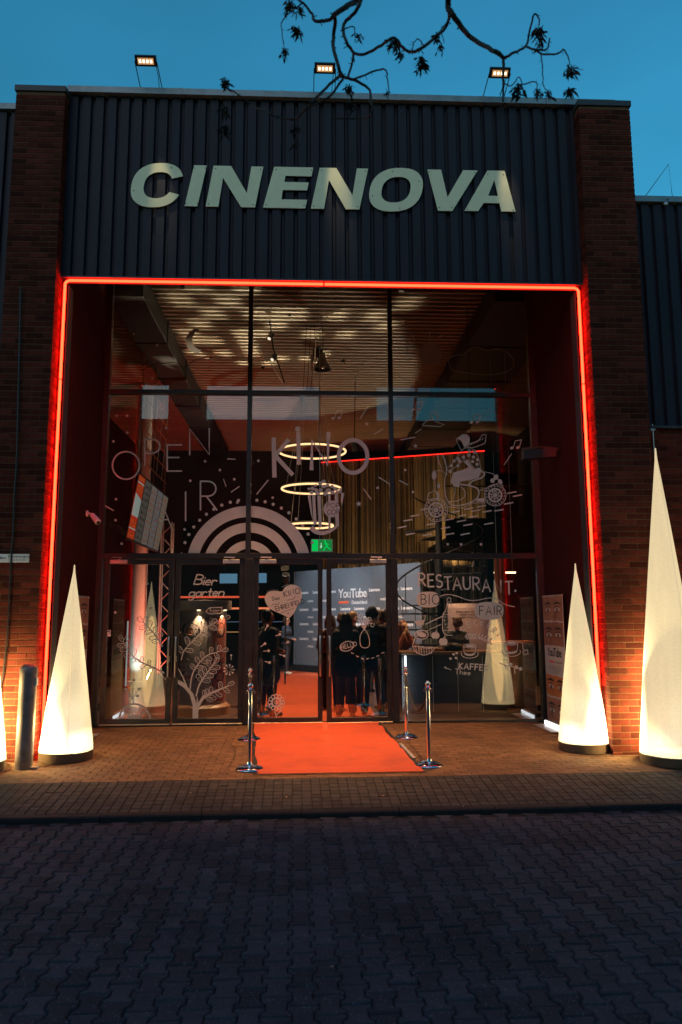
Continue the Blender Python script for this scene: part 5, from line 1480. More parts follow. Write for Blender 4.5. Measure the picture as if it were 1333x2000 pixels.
# gobo projector: lamp in a perforated box throws squares of light at the ceiling
t = thing('gobo_projector', 'black projector box hung under the ceiling on cables', 'projector', (0.1, 5.3, 6.9))
gc = W(606, 604, Y=5.2)
mb = MB(); mb.box((gc.x-0.14, 5.05, gc.z-0.1), (gc.x+0.14, 5.35, gc.z+0.02)); mb.build('housing', m_bplastic, t)
for dx in (-0.1, 0.08): 
    mb = MB(); mb.tube([(gc.x+dx, 5.2, gc.z), (gc.x+dx, 5.2, ICZ)], 0.008, 6); mb.build('hanger', m_black, t)
for dx in (-0.06, 0.02, 0.1):
    mb = MB(); mb.tube([(gc.x+dx, 5.2, gc.z-0.1), (gc.x+dx*1.2-0.03, 5.3, gc.z-0.9), (gc.x+dx-0.08, 5.4, gc.z-1.7)], 0.006, 6); mb.build('cable', m_black, t)
# perforated mask on a stand throws the pattern
gp = Vector((-0.6, 9.6, 2.9)); gt = Vector((-0.9, 5.0, 7.9)); gd = (gt-gp).normalized()
t = thing('pattern_spotlight', 'spotlight with perforated mask throwing squares on the ceiling', 'spotlight', (gp.x, gp.y, 0.06))
gu = gd.cross(Vector((1, 0, 0))).normalized(); gx = gu.cross(gd).normalized()
mb = MB(); mb.tube([gp-gd*0.3, gp-gd*0.26, gp-gd*0.02], [0.06, 0.1, 0.1], 14); mb.build('can', m_bplastic, t, smooth=True)
mb = MB(); mb.tube([gp-gd*0.2, (gp.x, gp.y, 0.06)], 0.02, 8); mb.build('stand', m_bplastic, t)
holes = set(); rg = random.Random(3)
NG = 17
for k in range(44): holes.add((rg.randrange(1, NG-1), rg.randrange(1, NG-1)))
for k in range(5):
    holes.add((5+k, 5+k)); holes.add((9-k, 5+k))
mb = MB(); S_ = 0.012; off = gp+gd*0.2
for i in range(NG):
    for j in range(NG):
        if (i, j) in holes: continue
        c = off + gx*((i-NG/2)*S_) + gu*((j-NG/2)*S_); a = gx*(S_/2); b = gu*(S_/2)
        mb.quad(c-a-b, c+a-b, c+a+b, c-a+b)
mb.build('mask', m_black, t, fixn=False)
lamp('pattern_beam', 'SPOT', gp, 3600, (1.0, 0.84, 0.58), t, gt, 0.0035, 50, 0.1)

# high-bay pendant
def highbay(label, px, py, Y):
    c = W(px, py, Y=Y)
    t = thing('pendant_lamp', label, 'pendant lamp', (c.x, Y, c.z))
    mb = MB(); mb.lathe([(0.0, 0.36), (0.05, 0.36), (0.075, 0.33), (0.08, 0.2), (0.1, 0.17), (0.15, 0.1), (0.19, 0.02), (0.2, 0.0), (0.185, 0.0), (0.13, 0.1), (0.0, 0.14)], (c.x, Y, c.z), 28); mb.build('reflector', pmat('bell_metal', (0.11, 0.08, 0.06), 0.35, metal=0.6, var=0.2), t, smooth=True)
    mb = MB(); mb.tube([(c.x, Y, c.z+0.36), (c.x+0.02, Y, c.z+0.6), (c.x, Y, ICZ)], 0.008, 6); mb.build('cable', m_black, t)
    mb = MB(); mb.sphere((c.x, Y, c.z+0.08), 0.06, 12, 8); mb.build('bulb', pmat('bulb_glass', (0.3, 0.24, 0.18), 0.2), t, smooth=True)
highbay('dark industrial bell pendant under the ribbed ceiling', 630, 722, 5.2)
t = thing('ceiling_tube', 'thin steel tube hanging from the foyer ceiling', 'tube', (0.2, 5.6, 6.5))
a = W(626, 560, Y=5.6); b = W(614, 745, Y=5.6); mb = MB(); mb.tube([(b.x+0.04, 5.6, ICZ), b], 0.014, 8); mb.build('tube', m_steel, t)
mb = MB(); mb.tube([W(610, 692, Y=5.5), W(609, 726, Y=5.5)], 0.03, 8); mb.build('tag', pmat('tag_red', (0.5, 0.3, 0.26), 0.5), t)
# track spots
t = thing('track_light', 'black track with two small spotlights under the ceiling', 'track light', (-0.6, 5.4, 7.0))
pts = [W(524, 601, Y=5.0), W(534, 680, Y=5.0), W(556, 748, Y=5.0)]
mb = MB(); mb.tube(pts, 0.014, 6); mb.build('track', m_black, t)
mb = MB(); mb.tube([pts[0], (pts[0].x, 5.0, ICZ)], 0.01, 6); mb.build('hanger', m_black, t)
for (px, py) in ((529, 657), (535, 698)):
    c = W(px, py, Y=4.95); d = Vector((-0.35, -0.5, -0.8)).normalized()
    mb = MB(); mb.tube([c-d*0.08, c+d*0.08], 0.055, 12); sp_ = mb.build('spot_head', m_bplastic, t, smooth=True)
    mb = MB(); mb.tube([c+d*0.081, c+d*0.084], 0.038, 12); mb.build('spot_lens', emat('spot_lens', (1.0, 0.84, 0.62), 1.2), sp_)
# ring lamps
def ring(px, py, hw, label, z=None):
    Y = 10.4; c = W(px, py, Y=Y); e = W(px+hw, py, Y=Y); R = (e-c).length
    t = thing('ring_lamp', label, 'ring lamp', c, group='ring lamps stacked in the foyer')
    P = [(c.x+R*math.cos(2*math.pi*k/56), Y+R*math.sin(2*math.pi*k/56), c.z) for k in range(56)]
    mb = MB(); mb.tube(P, 0.028, 8, True); mb.build('light_ring', m_warmled, t, smooth=True)
    P = [(p[0], p[1], p[2]+0.045) for p in P]; mb = MB(); mb.tube(P, 0.022, 6, True); mb.build('carrier_ring', m_bplastic, t, smooth=True)
    for k in range(4):
        a = 0.6+k*math.pi/2; mb = MB(); mb.tube([(c.x+R*math.cos(a), Y+R*math.sin(a), c.z+0.05), (c.x+0.25*math.cos(a), Y+0.25*math.sin(a), ICZ)], 0.006, 5); mb.build('suspension_wire', m_alu, t)
ring(610.5, 882, 65, 'uppermost and widest glowing ring lamp in the foyer')
ring(608.5, 955, 57.5, 'middle glowing ring lamp in the foyer')
ring(606.5, 1027, 44.5, 'lowest and smallest glowing ring lamp in the foyer')
# golden strip curtain wall with red LED edge
m_gold = pmat('gold_strip', (0.40, 0.30, 0.17), 0.38, metal=0.55, var=0.3, vscale=2.5, rand=0.6)
gw = thing('gold_curtain', 'tall golden strip curtain wall behind the photo wall', 'curtain', (3, 15, 0.06))
g0 = Vector((0.45, 16.0, 0)); g1 = Vector((5.85, 14.0, 0)); gdv = (g1-g0); gl = gdv.length; gdv.normalize(); gn = Vector((gdv.y, -gdv.x, 0)); ztg = 7.2
mb = MB(); s = 0.0; rg = random.Random(9); rest = MB()
while s < gl-0.03:
    w = rg.uniform(0.022, 0.045); a = g0+gdv*s; b = g0+gdv*(s+w); o1 = gn*rg.uniform(-0.035, 0.035); o2 = gn*rg.uniform(-0.035, 0.035)
    mb.quad(Vector((a.x, a.y, 0.06))+o1, Vector((b.x, b.y, 0.06))+o2, Vector((b.x, b.y, ztg))+o2, Vector((a.x, a.y, ztg))+o1); s += w+rg.uniform(0.0, 0.008)
mb.build('strips', m_gold, gw, fixn=False, kind='stuff')
mb = MB(); c = (g0+g1)/2 - gn*0.08; mb.obox((c.x, c.y, ztg/2+0.03), gdv*(gl/2), gn*0.02, Vector((0, 0, ztg/2-0.03))); mb.build('backing', m_inwall, gw)
mb = MB(); mb.tube([(g0.x, g0.y, ztg+0.03)+tuple(), (g1.x, g1.y, ztg+0.03)], 0.018, 6); mb.build('red_led_edge', m_redled, gw)
lamp('curtain_uplight', 'SPOT', (1.9, 14.2, 0.5), 600, (1.0, 0.62, 0.28), gw, (2.2, 15.4, 5.0), 0.1, 75, 0.8)
lamp('curtain_uplight', 'SPOT', (4.6, 13.2, 3.2), 330, (1.0, 0.62, 0.28), gw, (4.9, 14.4, 4.6), 0.1, 80, 0.8)
# dark gallery block with gold band at the right
t = thing('gallery_balcony', 'dark gallery front beside the spiral stair', 'balcony', (5.2, 9.5, 3.0))
a = W(872, 1012, Y=10.0); b = W(948, 1060, Y=10.0)
mb = MB(); mb.box((a.x, 10.0, b.z), (IXR-0.02, 10.2, a.z)); mb.build('front_panel', pmat('gallery_black', (0.014, 0.014, 0.018), 0.6), t)
mb = MB(); mb.box((a.x, 10.2, b.z), (IXR-0.02, 13.2, b.z+0.15)); mb.build('deck', MATS['gallery_black'], t)
for k in range(5):
    x = a.x+0.4+k*0.8; mb = MB(); mb.tube([(x, 10.05, a.z), (x, 10.05, a.z+0.9)], 0.016, 6); mb.build('rail_post', m_bplastic, t)
mb = MB(); mb.tube([(a.x, 10.05, a.z+0.9), (IXR-0.05, 10.05, a.z+0.9)], 0.02, 6); mb.build('handrail', m_bplastic, t)
# spiral stair
sc_ = W(858, 1085, Y=9.0); t = thing('spiral_staircase', 'dark steel spiral staircase in front of the golden curtain', 'staircase', (sc_.x, 9.0, 0.06))
mb = MB(); mb.tube([(sc_.x, 9.0, 0.06), (sc_.x, 9.0, W(858, 1010, Y=9.0).z+0.2)], 0.09, 14); mb.build('pole', pmat('stair_steel', (0.05, 0.06, 0.075), 0.4, metal=0.6), t, smooth=True)
hel = []; RS = 1.15
for k in range(22):
    a = R_(20+24*k); z = 0.26+0.2*k
    if z > W(858, 1018, Y=9.0).z: break
    c0 = Vector((sc_.x, 9.0, z)); d = Vector((math.cos(a), math.sin(a), 0)); n = Vector((-d.y, d.x, 0))
    P = [c0+d*0.08+n*0.05, c0+d*RS+n*0.24, c0+d*RS-n*0.24, c0+d*0.08-n*0.05]
    mb = MB(); mb.add([tuple(p) for p in P]+[(p.x, p.y, p.z-0.035) for p in P], [(0,1,2,3), (7,6,5,4), (0,4,5,1), (1,5,6,2), (2,6,7,3), (3,7,4,0)]); mb.build('tread', MATS['stair_steel'], t)
    mb = MB(); mb.tube([c0+d*(RS-0.02), c0+d*(RS-0.02)+Vector((0, 0, 0.95))], 0.011, 6); mb.build('baluster', MATS['stair_steel'], t)
    hel.append(c0+d*(RS-0.02)+Vector((0, 0, 0.95)))
mb = MB(); mb.tube(smooth_path(hel, 5), 0.022, 8); mb.build('handrail', MATS['stair_steel'], t, smooth=True)
# photo wall
m_pw = pmat('photowall_blue', (0.145, 0.175, 0.22), 0.7, var=0.04)
m_pwtext = pmat('photowall_white', (0.80, 0.82, 0.85), 0.7); m_pwred = pmat('photowall_red', (0.85, 0.16, 0.06), 0.7)
pa = Vector((-0.44, 14.72, 0.06)); pb = Vector((3.12, 10.5, 0.06)); pu = (pb-pa); pl_ = pu.length; pu.normalize(); pn = Vector((pu.y, -pu.x, 0))
if pn.y > 0: pn = -pn
PT = 3.2
t = thing('photo_wall', 'grey-blue sponsor photo wall at the end of the red carpet', 'photo wall', (pa+pb)/2)
mb = MB(); c = (pa+pb)/2; mb.obox((c.x, c.y, 0.06+0.20+(PT-0.20)/2), pu*(pl_/2), pn*0.04, Vector((0, 0, (PT-0.20)/2))); mb.build('panel', m_pw, t)
mb = MB(); mb.obox((c.x, c.y, 0.06+0.10), pu*(pl_/2-0.02), pn*0.16, Vector((0, 0, 0.09))); mb.build('plinth', m_black, t)
for e in (pa, pb):
    mb = MB(); mb.obox((e.x, e.y, 0.06+0.2+(PT-0.2)/2), pu*0.012, pn*0.045, Vector((0, 0, (PT-0.2)/2))); mb.build('edge_trim', m_alu, t)
def pwf(s, z, d=0.043): p = pa+pu*s+pn*d; return (p.x, p.y, z)
def pwtext(txt, s, z, size, bold, mat, nm='print', sp=1.0):
    mb = MB(); put_text(mb, txt, lambda x, y: pwf(s+x, z+y), size, bold, spacing=sp); mb.build(nm, mat, t, fixn=False)
def sofx(px):
    # position along the wall that a photo column looks at
    d = cam_right*((px-PCX)/FPX) + cam_up*((PCY-1200)/FPX) + cam_fwd
    A = np.array([[pu.x, -d.x], [pu.y, -d.y]]); bb = np.array([CAM.x-pa.x, CAM.y-pa.y]); return float(np.linalg.solve(A, bb)[0])
cols = [sofx(x) for x in (596, 622, 649, 677, 704, 734, 771, 797.5)]
rows = [2.52, 1.98, 1.52, 1.05]
for r, z in enumerate(rows):
    for i, s in enumerate(cols):
        if r == 0 and i in (3, 4): continue
        pwtext('Lexware', s, z, 0.125, 0.007, m_pwtext)
for r, z in enumerate((2.25, 1.74, 1.28, 0.82)):
    for i in range(len(cols)-1):
        if r == 0 and i in (2, 3, 4): continue
        pwtext('NVIDIA', (cols[i]+cols[i+1])/2, z, 0.085, 0.004, m_pwtext)
sY = sofx(691)
pwtext('YouTube', sY, 2.36, 0.37, 0.008, m_pwtext, 'print_title', 0.88)
pwtext('Deutschland', sY+0.30, 2.16, 0.145, 0.002, m_pwtext, 'print_subtitle', 0.92)
mb = MB(); mb.poly([pwf(sY-0.62, 2.18), pwf(sY-0.17, 2.18), pwf(sY-0.17, 2.25), pwf(sY-0.62, 2.25)]); mb.build('print_bar', m_pwred, t)
for k, (x, y, tx, ty) in enumerate(((-1.6, 10.5, 0.6, 13.4), (1.2, 8.6, 2.2, 11.6))):
    lt = thing('wall_wash_lamp', ('left', 'right')[k]+' ceiling lamp washing the photo wall', 'ceiling lamp', (x, y, 6.0), group='lamps washing the photo wall')
    p = Vector((x, y, 6.0)); d = (Vector((tx, ty, 1.9))-p).normalized()
    mb = MB(); mb.tube([p-d*0.25, p], [0.07, 0.09], 12); mb.build('can', m_bplastic, lt, smooth=True)
    mb = MB(); mb.tube([p-d*0.2, (x, y, ICZ)], 0.012, 6); mb.build('drop_rod', m_bplastic, lt)
    lamp('wash_beam', 'SPOT', p+d*0.02, 1000, (0.86, 0.94, 1.0), lt, (tx, ty, 1.9), 0.06, 52, 0.8)
# added warm lamp, kept out of sight, brightening the carpet and people
lt = thing('added_foyer_lamp', 'added black ceiling lamp throwing warm light on the indoor carpet', 'ceiling lamp', (0.2, 6.6, 7.75))
mb = MB(); mb.lathe([(0.0, 0.16), (0.1, 0.16), (0.12, 0.0), (0.11, 0.0), (0.1, 0.12), (0.0, 0.12)], (0.2, 6.6, 7.76), 20); mb.build('shade', m_black, lt, smooth=True)
mb = MB(); mb.tube([(0.2, 6.6, 7.9), (0.2, 6.6, ICZ)], 0.02, 6); mb.build('stem', m_black, lt)
lamp('foyer_beam', 'SPOT', (0.2, 6.6, 7.74), 3600, (1.0, 0.60, 0.33), lt, (0.1, 7.4, 0), 0.2, 100, 0.6)
# exit sign
t = thing('exit_sign', 'green lit emergency exit sign hanging above the doors', 'sign', (0.25, 3.6, 3.0))
a = W(608, 1078, Y=3.6); b = W(650, 1053, Y=3.6)
mb = MB(); mb.box((a.x, 3.59, a.z), (b.x, 3.62, b.z)); mb.build('glass_plate', emat('exit_pale', (0.25, 0.34, 0.22), 0.35), t)
def ex(u, v, d=-0.004): return (a.x+(b.x-a.x)*u, 3.59+d, a.z+(b.z-a.z)*v)
m_green = emat('exit_green', (0.0, 0.62, 0.10), 1.0)
mb = MB(); mb.poly([ex(0.04, 0.06), ex(0.32, 0.06), ex(0.32, 0.94), ex(0.04, 0.94)]); mb.build('door_symbol', m_green, t)
mb = MB(); mb.poly([ex(0.36, 0.06, -0.003), ex(0.97, 0.06, -0.003), ex(0.97, 0.94, -0.003), ex(0.36, 0.94, -0.003)]); mb.build('green_field', emat('exit_green2', (0.02, 0.30, 0.06), 0.7), t)
mb = MB(); mb.poly([ex(0.45, 0.25, -0.006), ex(0.53, 0.45, -0.006), ex(0.49, 0.45, -0.006), ex(0.49, 0.7, -0.006), ex(0.45, 0.7, -0.006), ex(0.45, 0.45, -0.006), ex(0.40, 0.45, -0.006)]); mb.build('arrow', emat('exit_lite', (0.5, 0.9, 0.55), 0.9), t)
mb = MB()
def er(P, w): ribbon2(mb, P, w, lambda x, y: ex(x, y, -0.006))
er([(0.66, 0.75), (0.72, 0.5), (0.80, 0.3), (0.90, 0.2)], 0.07); er([(0.72, 0.48), (0.64, 0.3), (0.58, 0.12)], 0.06); er([(0.60, 0.6), (0.70, 0.68), (0.80, 0.56)], 0.05); disc2(mb, 0.64, 0.86, 0.045, lambda x, y: ex(x, y, -0.006), 10, 0.08)
mb.build('running_figure', m_green, t, fixn=False)
mb = MB(); mb.box((a.x-0.01, 3.57, a.z-0.075), (b.x+0.02, 3.66, a.z-0.002)); mb.build('base_box', pmat('exit_grey', (0.35, 0.36, 0.36), 0.5), t)
mb = MB(); mb.tube([(a.x+0.16, 3.62, b.z), (a.x+0.16, 3.62, ICZ)], 0.008, 6); mb.build('hanger', m_alu, t)
# menu screens
ms_cols = [(0.62, 0.06, 0.02), (0.20, 0.16, 0.13), (0.36, 0.28, 0.25), (0.30, 0.28, 0.29), (0.36, 0.28, 0.23)]
mtop = W(273, 923, Y=5.1); mbot = W(247, 1051, Y=5.1)
rg = random.Random(21)
for k in range(5):
    y0 = 5.1+0.64*k; y1 = y0+0.60
    t = thing('menu_screen', ('nearest red and white hanging menu screen', 'second brownish hanging menu screen', 'third pale hanging menu screen', 'fourth grey hanging menu screen', 'farthest hanging menu screen of the row')[k], 'screen', (mtop.x, y0, mtop.z), group='tilted menu screens hung in a row')
    def mf(u, v, d=0.0, y0=y0, y1=y1):
        p = mbot.lerp(mtop, v); nrm = Vector((mtop.z-mbot.z, 0, -(mtop.x-mbot.x))).normalized(); q = Vector((p.x, y0+(y1-y0)*u, p.z)) + nrm*d; return q
    c = mf(0.5, 0.5, -0.03); ax = (mf(1, 0.5)-mf(0, 0.5))/2; az = (mf(0.5, 1)-mf(0.5, 0))/2; an = (mf(0.5, 0.5, 0.03)-mf(0.5, 0.5))
    mb = MB(); mb.obox(c, ax*1.03, az*1.02, an*0.9); mb.build('case', m_bplastic, t)
    base = ms_cols[k]; mb = MB(); mb.poly([mf(0.02, 0.02, 0.001), mf(0.98, 0.02, 0.001), mf(0.98, 0.98, 0.001), mf(0.02, 0.98, 0.001)]); mb.build('screen', emat('menu_%d' % k, base, 0.3 if k else 0.42), t)
    if k == 0:
        mb = MB(); mb.poly([mf(0.03, 0.36, 0.004), mf(0.97, 0.36, 0.004), mf(0.97, 0.64, 0.004), mf(0.03, 0.70, 0.004)]); mb.build('menu_block', emat('menu_white', (0.55, 0.62, 0.58), 0.36), t)
        for v in (0.86, 0.16): mb = MB(); mb.poly([mf(0.03, v, 0.004), mf(0.97, v, 0.004), mf(0.97, v+0.02, 0.004), mf(0.03, v+0.02, 0.004)]); mb.build('menu_line', emat('menu_white', (0.55, 0.62, 0.58), 0.36), t)
    cc = [(0.9, 0.16, 0.03), (0.06, 0.05, 0.045), (0.42, 0.16, 0.07), (0.38, 0.15, 0.08), (0.45, 0.18, 0.07)][k]
    for r in range(9 if k else 6):
        v = 0.06+0.10*r if k else (0.05, 0.2, 0.26, 0.74, 0.8, 0.91)[r]
        for q in range(3):
            u = 0.12+0.27*q+rg.uniform(-0.02, 0.02); h = rg.uniform(0.02, 0.055)
            mb = MB(); mb.poly([mf(u, v, 0.006), mf(u+rg.uniform(0.1, 0.2), v, 0.006), mf(u+0.17, v+h, 0.006), mf(u, v+h, 0.006)]); mb.build('menu_picture', emat('menu_pic_%d' % k, cc, 0.32), t)
    if k in (0, 2, 4):
        mb = MB(); mb.tube([(mtop.x-0.05, y0+0.3, mtop.z), (mtop.x-0.05, y0+0.3, ICZ)], 0.018, 6); mb.build('hanger_pole', pmat('orange_lit_metal', (0.45, 0.20, 0.07), 0.4, metal=0.4), t)  # orange light on the metal is put into its base colour
t = thing('hanging_frame', 'light metal lattice frame hanging above the menu screens', 'frame', (mtop.x, 5.4, mtop.z+0.6))
for k in range(6):
    z = mtop.z+0.35+0.35*k; mb = MB(); mb.tube([(mtop.x-0.05, 5.1, z), (mtop.x-0.05, 8.2, z-0.02)], 0.012, 5); mb.build('cross_tube', MATS['orange_lit_metal'], t)
for k in range(5):
    mb = MB(); mb.tube([(mtop.x-0.05, 5.1+0.62*k, mtop.z+0.3), (mtop.x-0.05, 5.7+0.62*k, mtop.z+2.1)], 0.01, 5); mb.build('diagonal_tube', m_steel, t)
# lighting truss tower
tx, ty = W(319, 1330, Y=9.2).x, 9.2
t = thing('truss_tower', 'silver lattice truss tower lit red on the left of the foyer', 'truss', (tx, ty, 0.06))
m_truss = pmat('truss_alu', (0.62, 0.60, 0.60), 0.35, metal=0.7)
for sx in (-1, 1):
    for sy in (-1, 1):
        mb = MB(); mb.tube([(tx+0.13*sx, ty+0.13*sy, 0.06), (tx+0.13*sx, ty+0.13*sy, 4.2)], 0.022, 8); mb.build('chord', m_truss, t)
for k in range(14):
    z = 0.2+0.28*k; s = 1 if k % 2 else -1
    mb = MB(); mb.tube([(tx-0.13*s, ty-0.13, z), (tx+0.13*s, ty-0.13, z+0.28)], 0.011, 6); mb.build('lattice_bar', m_truss, t)
    mb = MB(); mb.tube([(tx+0.13, ty-0.13*s, z), (tx+0.13, ty+0.13*s, z+0.28)], 0.011, 6); mb.build('lattice_bar', m_truss, t)
lt = thing('red_floor_light', 'red floor light glowing at the foot of the truss', 'floor light', (tx-0.2, 8.5, 0.06))
mb = MB(); mb.lathe([(0.0, 0.0), (0.09, 0.0), (0.09, 0.12), (0.07, 0.14), (0.0, 0.14)], (tx+0.5, 8.6, 0.06), 16); mb.build('can', m_bplastic, lt, smooth=True)
lamp('red_beam', 'SPOT', (tx+0.5, 8.6, 0.24), 600, (1.0, 0.07, 0.04), lt, (tx-0.2, 9.6, 2.6), 0.06, 110, 0.7)
# pale column
cx_ = W(266, 1330, Y=9.4).x
t = thing('pale_column', 'pale round column on the left of the foyer', 'column', (cx_, 9.4, 0.06))
mb = MB(); mb.lathe([(0.2, 0.06), (0.2, ICZ)], (cx_, 9.4, 0), 24); mb.build('shaft', pmat('pale_column', (0.5, 0.5, 0.45), 0.6, var=0.1), t, smooth=True)
mb = MB(); mb.lathe([(0.26, 0.06), (0.26, 0.2), (0.21, 0.22)], (cx_, 9.4, 0), 24); mb.build('foot', pmat('pale_column', (0.5, 0.5, 0.45)), t, smooth=True)
lt = thing('column_fill_tube', 'added white tube light in front of the pale column', 'tube light', (cx_+0.1, 8.95, 0.06))
mb = MB(); mb.tube([(cx_-0.18, 9.1, 0.1), (cx_-0.18, 9.1, 1.7)], 0.02, 8); mb.build('tube', emat('tube_white', (0.72, 0.95, 0.92), 0.35), lt)  # tube added to whiten the column
lamp('column_fill_spot', 'SPOT', (cx_+0.15, 8.7, 0.2), 70, (0.72, 0.95, 0.95), lt, (cx_, 9.4, 1.3), 0.05, 70, 0.9)  # added spot from the floor brightening the column
mb = MB(); mb.box((cx_-0.25, 9.05, 0.06), (cx_-0.11, 9.15, 0.1)); mb.build('foot', m_bplastic, lt)
# back wall screens
for (x0, y0, x1, y1, lab) in ((428, 1119, 466, 1141, 'small blue screen at the back left of the foyer'), (502, 1118, 523, 1140, 'blue screen beside the heart sticker at the back')):
    a = W(x0, y1, Y=16.9); b = W(x1, y0, Y=16.9); t = thing('wall_screen', lab, 'screen', (a.x, 16.9, a.z), group='blue screens on the back wall')
    mb = MB(); mb.box((a.x, 16.86, a.z), (b.x, 16.93, b.z)); mb.build('case', m_bplastic, t)
    mb = MB(); mb.poly([(a.x+0.03, 16.855, a.z+0.03), (b.x-0.03, 16.855, a.z+0.03), (b.x-0.03, 16.855, b.z-0.03), (a.x+0.03, 16.855, b.z-0.03)]); mb.build('screen', emat('blue_screen', (0.10, 0.22, 0.34), 1.0), t)
    mb = MB(); mb.tube([(a.x+0.2, 16.9, b.z), (a.x+0.2, 16.9, b.z+0.8)], 0.02, 6); mb.build('mount', m_bplastic, t)
# back bar shelves with bottles glowing red / orange
t = thing('back_bar', 'long lit bar shelf at the back of the foyer', 'bar shelf', (-2.6, 16.6, 0.06))
for k, (zz, cl, st) in enumerate(((2.45, (0.9, 0.12, 0.05), 1.0), (2.05, (1.0, 0.25, 0.10), 1.1), (1.6, (0.2, 0.3, 0.5), 0.4), (1.25, (1.0, 0.45, 0.15), 0.6))):
    mb = MB(); mb.box((-4.6, 16.5, zz), (-0.9, 16.9, zz+0.035)); mb.build('shelf', m_bplastic, t)
    mb = MB(); mb.box((-4.6, 16.485, zz+0.005), (-0.9, 16.498, zz+0.03+0.04*(k < 2))); mb.build('light_strip', emat('bar_strip_%d' % k, cl, st), t)
mb = MB(); mb.box((-4.6, 15.6, 0.06), (-1.3, 16.1, 1.15)); mb.build('counter', m_inwall, t)
# advertising column
ac = W(396, 1392, Z=0.06); acx, acy = -1.92, 3.95
t = thing('advertising_column', 'round illuminated advertising column with portrait posters behind the tree drawing', 'advertising column', (acx, acy, 0.06))
m_acol = pmat('acolumn_cream', (0.50, 0.44, 0.40), 0.45, var=0.08); m_acbase = pmat('acolumn_wood', (0.40, 0.19, 0.09), 0.4, var=0.3, vscale=3)
mb = MB(); mb.lathe([(0.5, 0.06), (0.5, 0.2), (0.46, 0.24), (0.42, 0.25)], (acx, acy, 0), 48); mb.build('base_ring', m_acbase, t, smooth=True)
mb = MB(); mb.lathe([(0.41, 0.24), (0.41, 1.92)], (acx, acy, 0), 48); mb.build('drum', m_acol, t, smooth=True)
mb = MB(); mb.lathe([(0.41, 1.9), (0.5, 1.92), (0.5, 2.08), (0.0, 2.1)], (acx, acy, 0), 48); mb.build('canopy', m_acol, t, smooth=True)
def acp(ang, z, d): return (acx+(0.41+d)*math.sin(R_(ang)), acy-(0.41+d)*math.cos(R_(ang)), z)
def acpatch(a0, a1, z0, z1, d, mat, nm, par=None):
    mb = MB(); n = 8
    for i in range(n):
        p = a0+(a1-a0)*i/n; q = a0+(a1-a0)*(i+1)/n; mb.quad(acp(p, z0, d), acp(q, z0, d), acp(q, z1, d), acp(p, z1, d))
    return mb.build(nm, mat, par or t, fixn=False)
m_hairp = pmat('print_hair', (0.018, 0.012, 0.011), 0.6, var=0.2); m_facep = pmat('print_face', (0.42, 0.22, 0.15), 0.6, var=0.2, vscale=12); m_clothp = pmat('print_cloth', (0.33, 0.31, 0.33), 0.6, var=0.2)
def portrait(a0, a1, z0, z1, bg_, hair=True):
    p = acpatch(a0, a1, z0, z1, 0.004, bg_, 'poster'); w = a1-a0; h = z1-z0; ca = a0+w*0.45; cz = z0+h*0.72
    def blob(da, dz, ra, rz, d, mat, nm):
        mb = MB(); mb.poly([acp(ca+da+ra*math.cos(R_(24*k)), cz+dz+rz*math.sin(R_(24*k)), d) for k in range(15)]); mb.build(nm, mat, p)
    blob(0, 0, w*0.34, h*0.16, 0.007, m_hairp, 'print_hair'); blob(w*0.02, -h*0.03, w*0.15, h*0.085, 0.009, m_facep, 'print_face')
    blob(w*0.02, -h*0.40, w*0.36, h*0.24, 0.006, m_clothp, 'print_shoulders')
    for s in (-1, 1): blob(w*0.02+s*w*0.055, -h*0.015, w*0.022, h*0.008, 0.011, m_hairp, 'print_eye')
    blob(w*0.02, -h*0.075, w*0.04, h*0.008, 0.011, m_redp, 'print_mouth')
m_pbg = pmat('poster_bg', (0.42, 0.33, 0.30), 0.5, var=0.1); m_pbg2 = pmat('poster_bg_red', (0.40, 0.10, 0.07), 0.5, var=0.2)
portrait(-70, 18, 0.98, 1.78, m_pbg); portrait(30, 85, 0.98, 1.78, m_pbg2); portrait(-70, 18, 0.30, 0.92, m_pbg); portrait(30, 85, 0.30, 0.92, m_pbg2)
for a in (-4, 62):
    p = Vector(acp(a, 1.90, 0.05)); mb = MB(); mb.lathe([(0.0, 0.02), (0.03, 0.02), (0.03, 0.0), (0.0, 0.0)], (p.x, p.y, 1.895), 12); mb.build('spot_lamp', emat('ac_spot', (1, 0.75, 0.42), 3.0), t)
    lamp('column_spot', 'SPOT', (p.x, p.y-0.02, 1.88), 34, (1.0, 0.72, 0.42), t, acp(a, 1.1, 0.02), 0.02, 80, 0.7)
# added ceiling spots behind the glass brighten the column and the guests
for (x_, tx_, ty_, tz_, pw_, lab_) in ((-2.3, -1.95, 3.7, 1.2, 420, 'added black ceiling spot lighting the advertising column'), (1.7, 0.9, 3.6, 1.0, 110, 'added black ceiling spot above the waiting guests')):
    lt = thing('added_ceiling_spot', lab_, 'ceiling spot', (x_, 2.95, 7.7), group='added spots behind the glass')
    p = Vector((x_, 2.95, 7.7)); d = (Vector((tx_, ty_, tz_))-p).normalized()
    mb = MB(); mb.tube([p-d*0.16, p], [0.045, 0.05], 12); mb.build('can', m_bplastic, lt, smooth=True)
    mb = MB(); mb.tube([p-d*0.12, (x_, 2.95, ICZ)], 0.01, 6); mb.build('stem', m_bplastic, lt)
    lamp('spot_beam', 'SPOT', p+d*0.02, pw_, (1.0, 0.78, 0.60), lt, (tx_, ty_, tz_), 0.04, 17, 0.7)
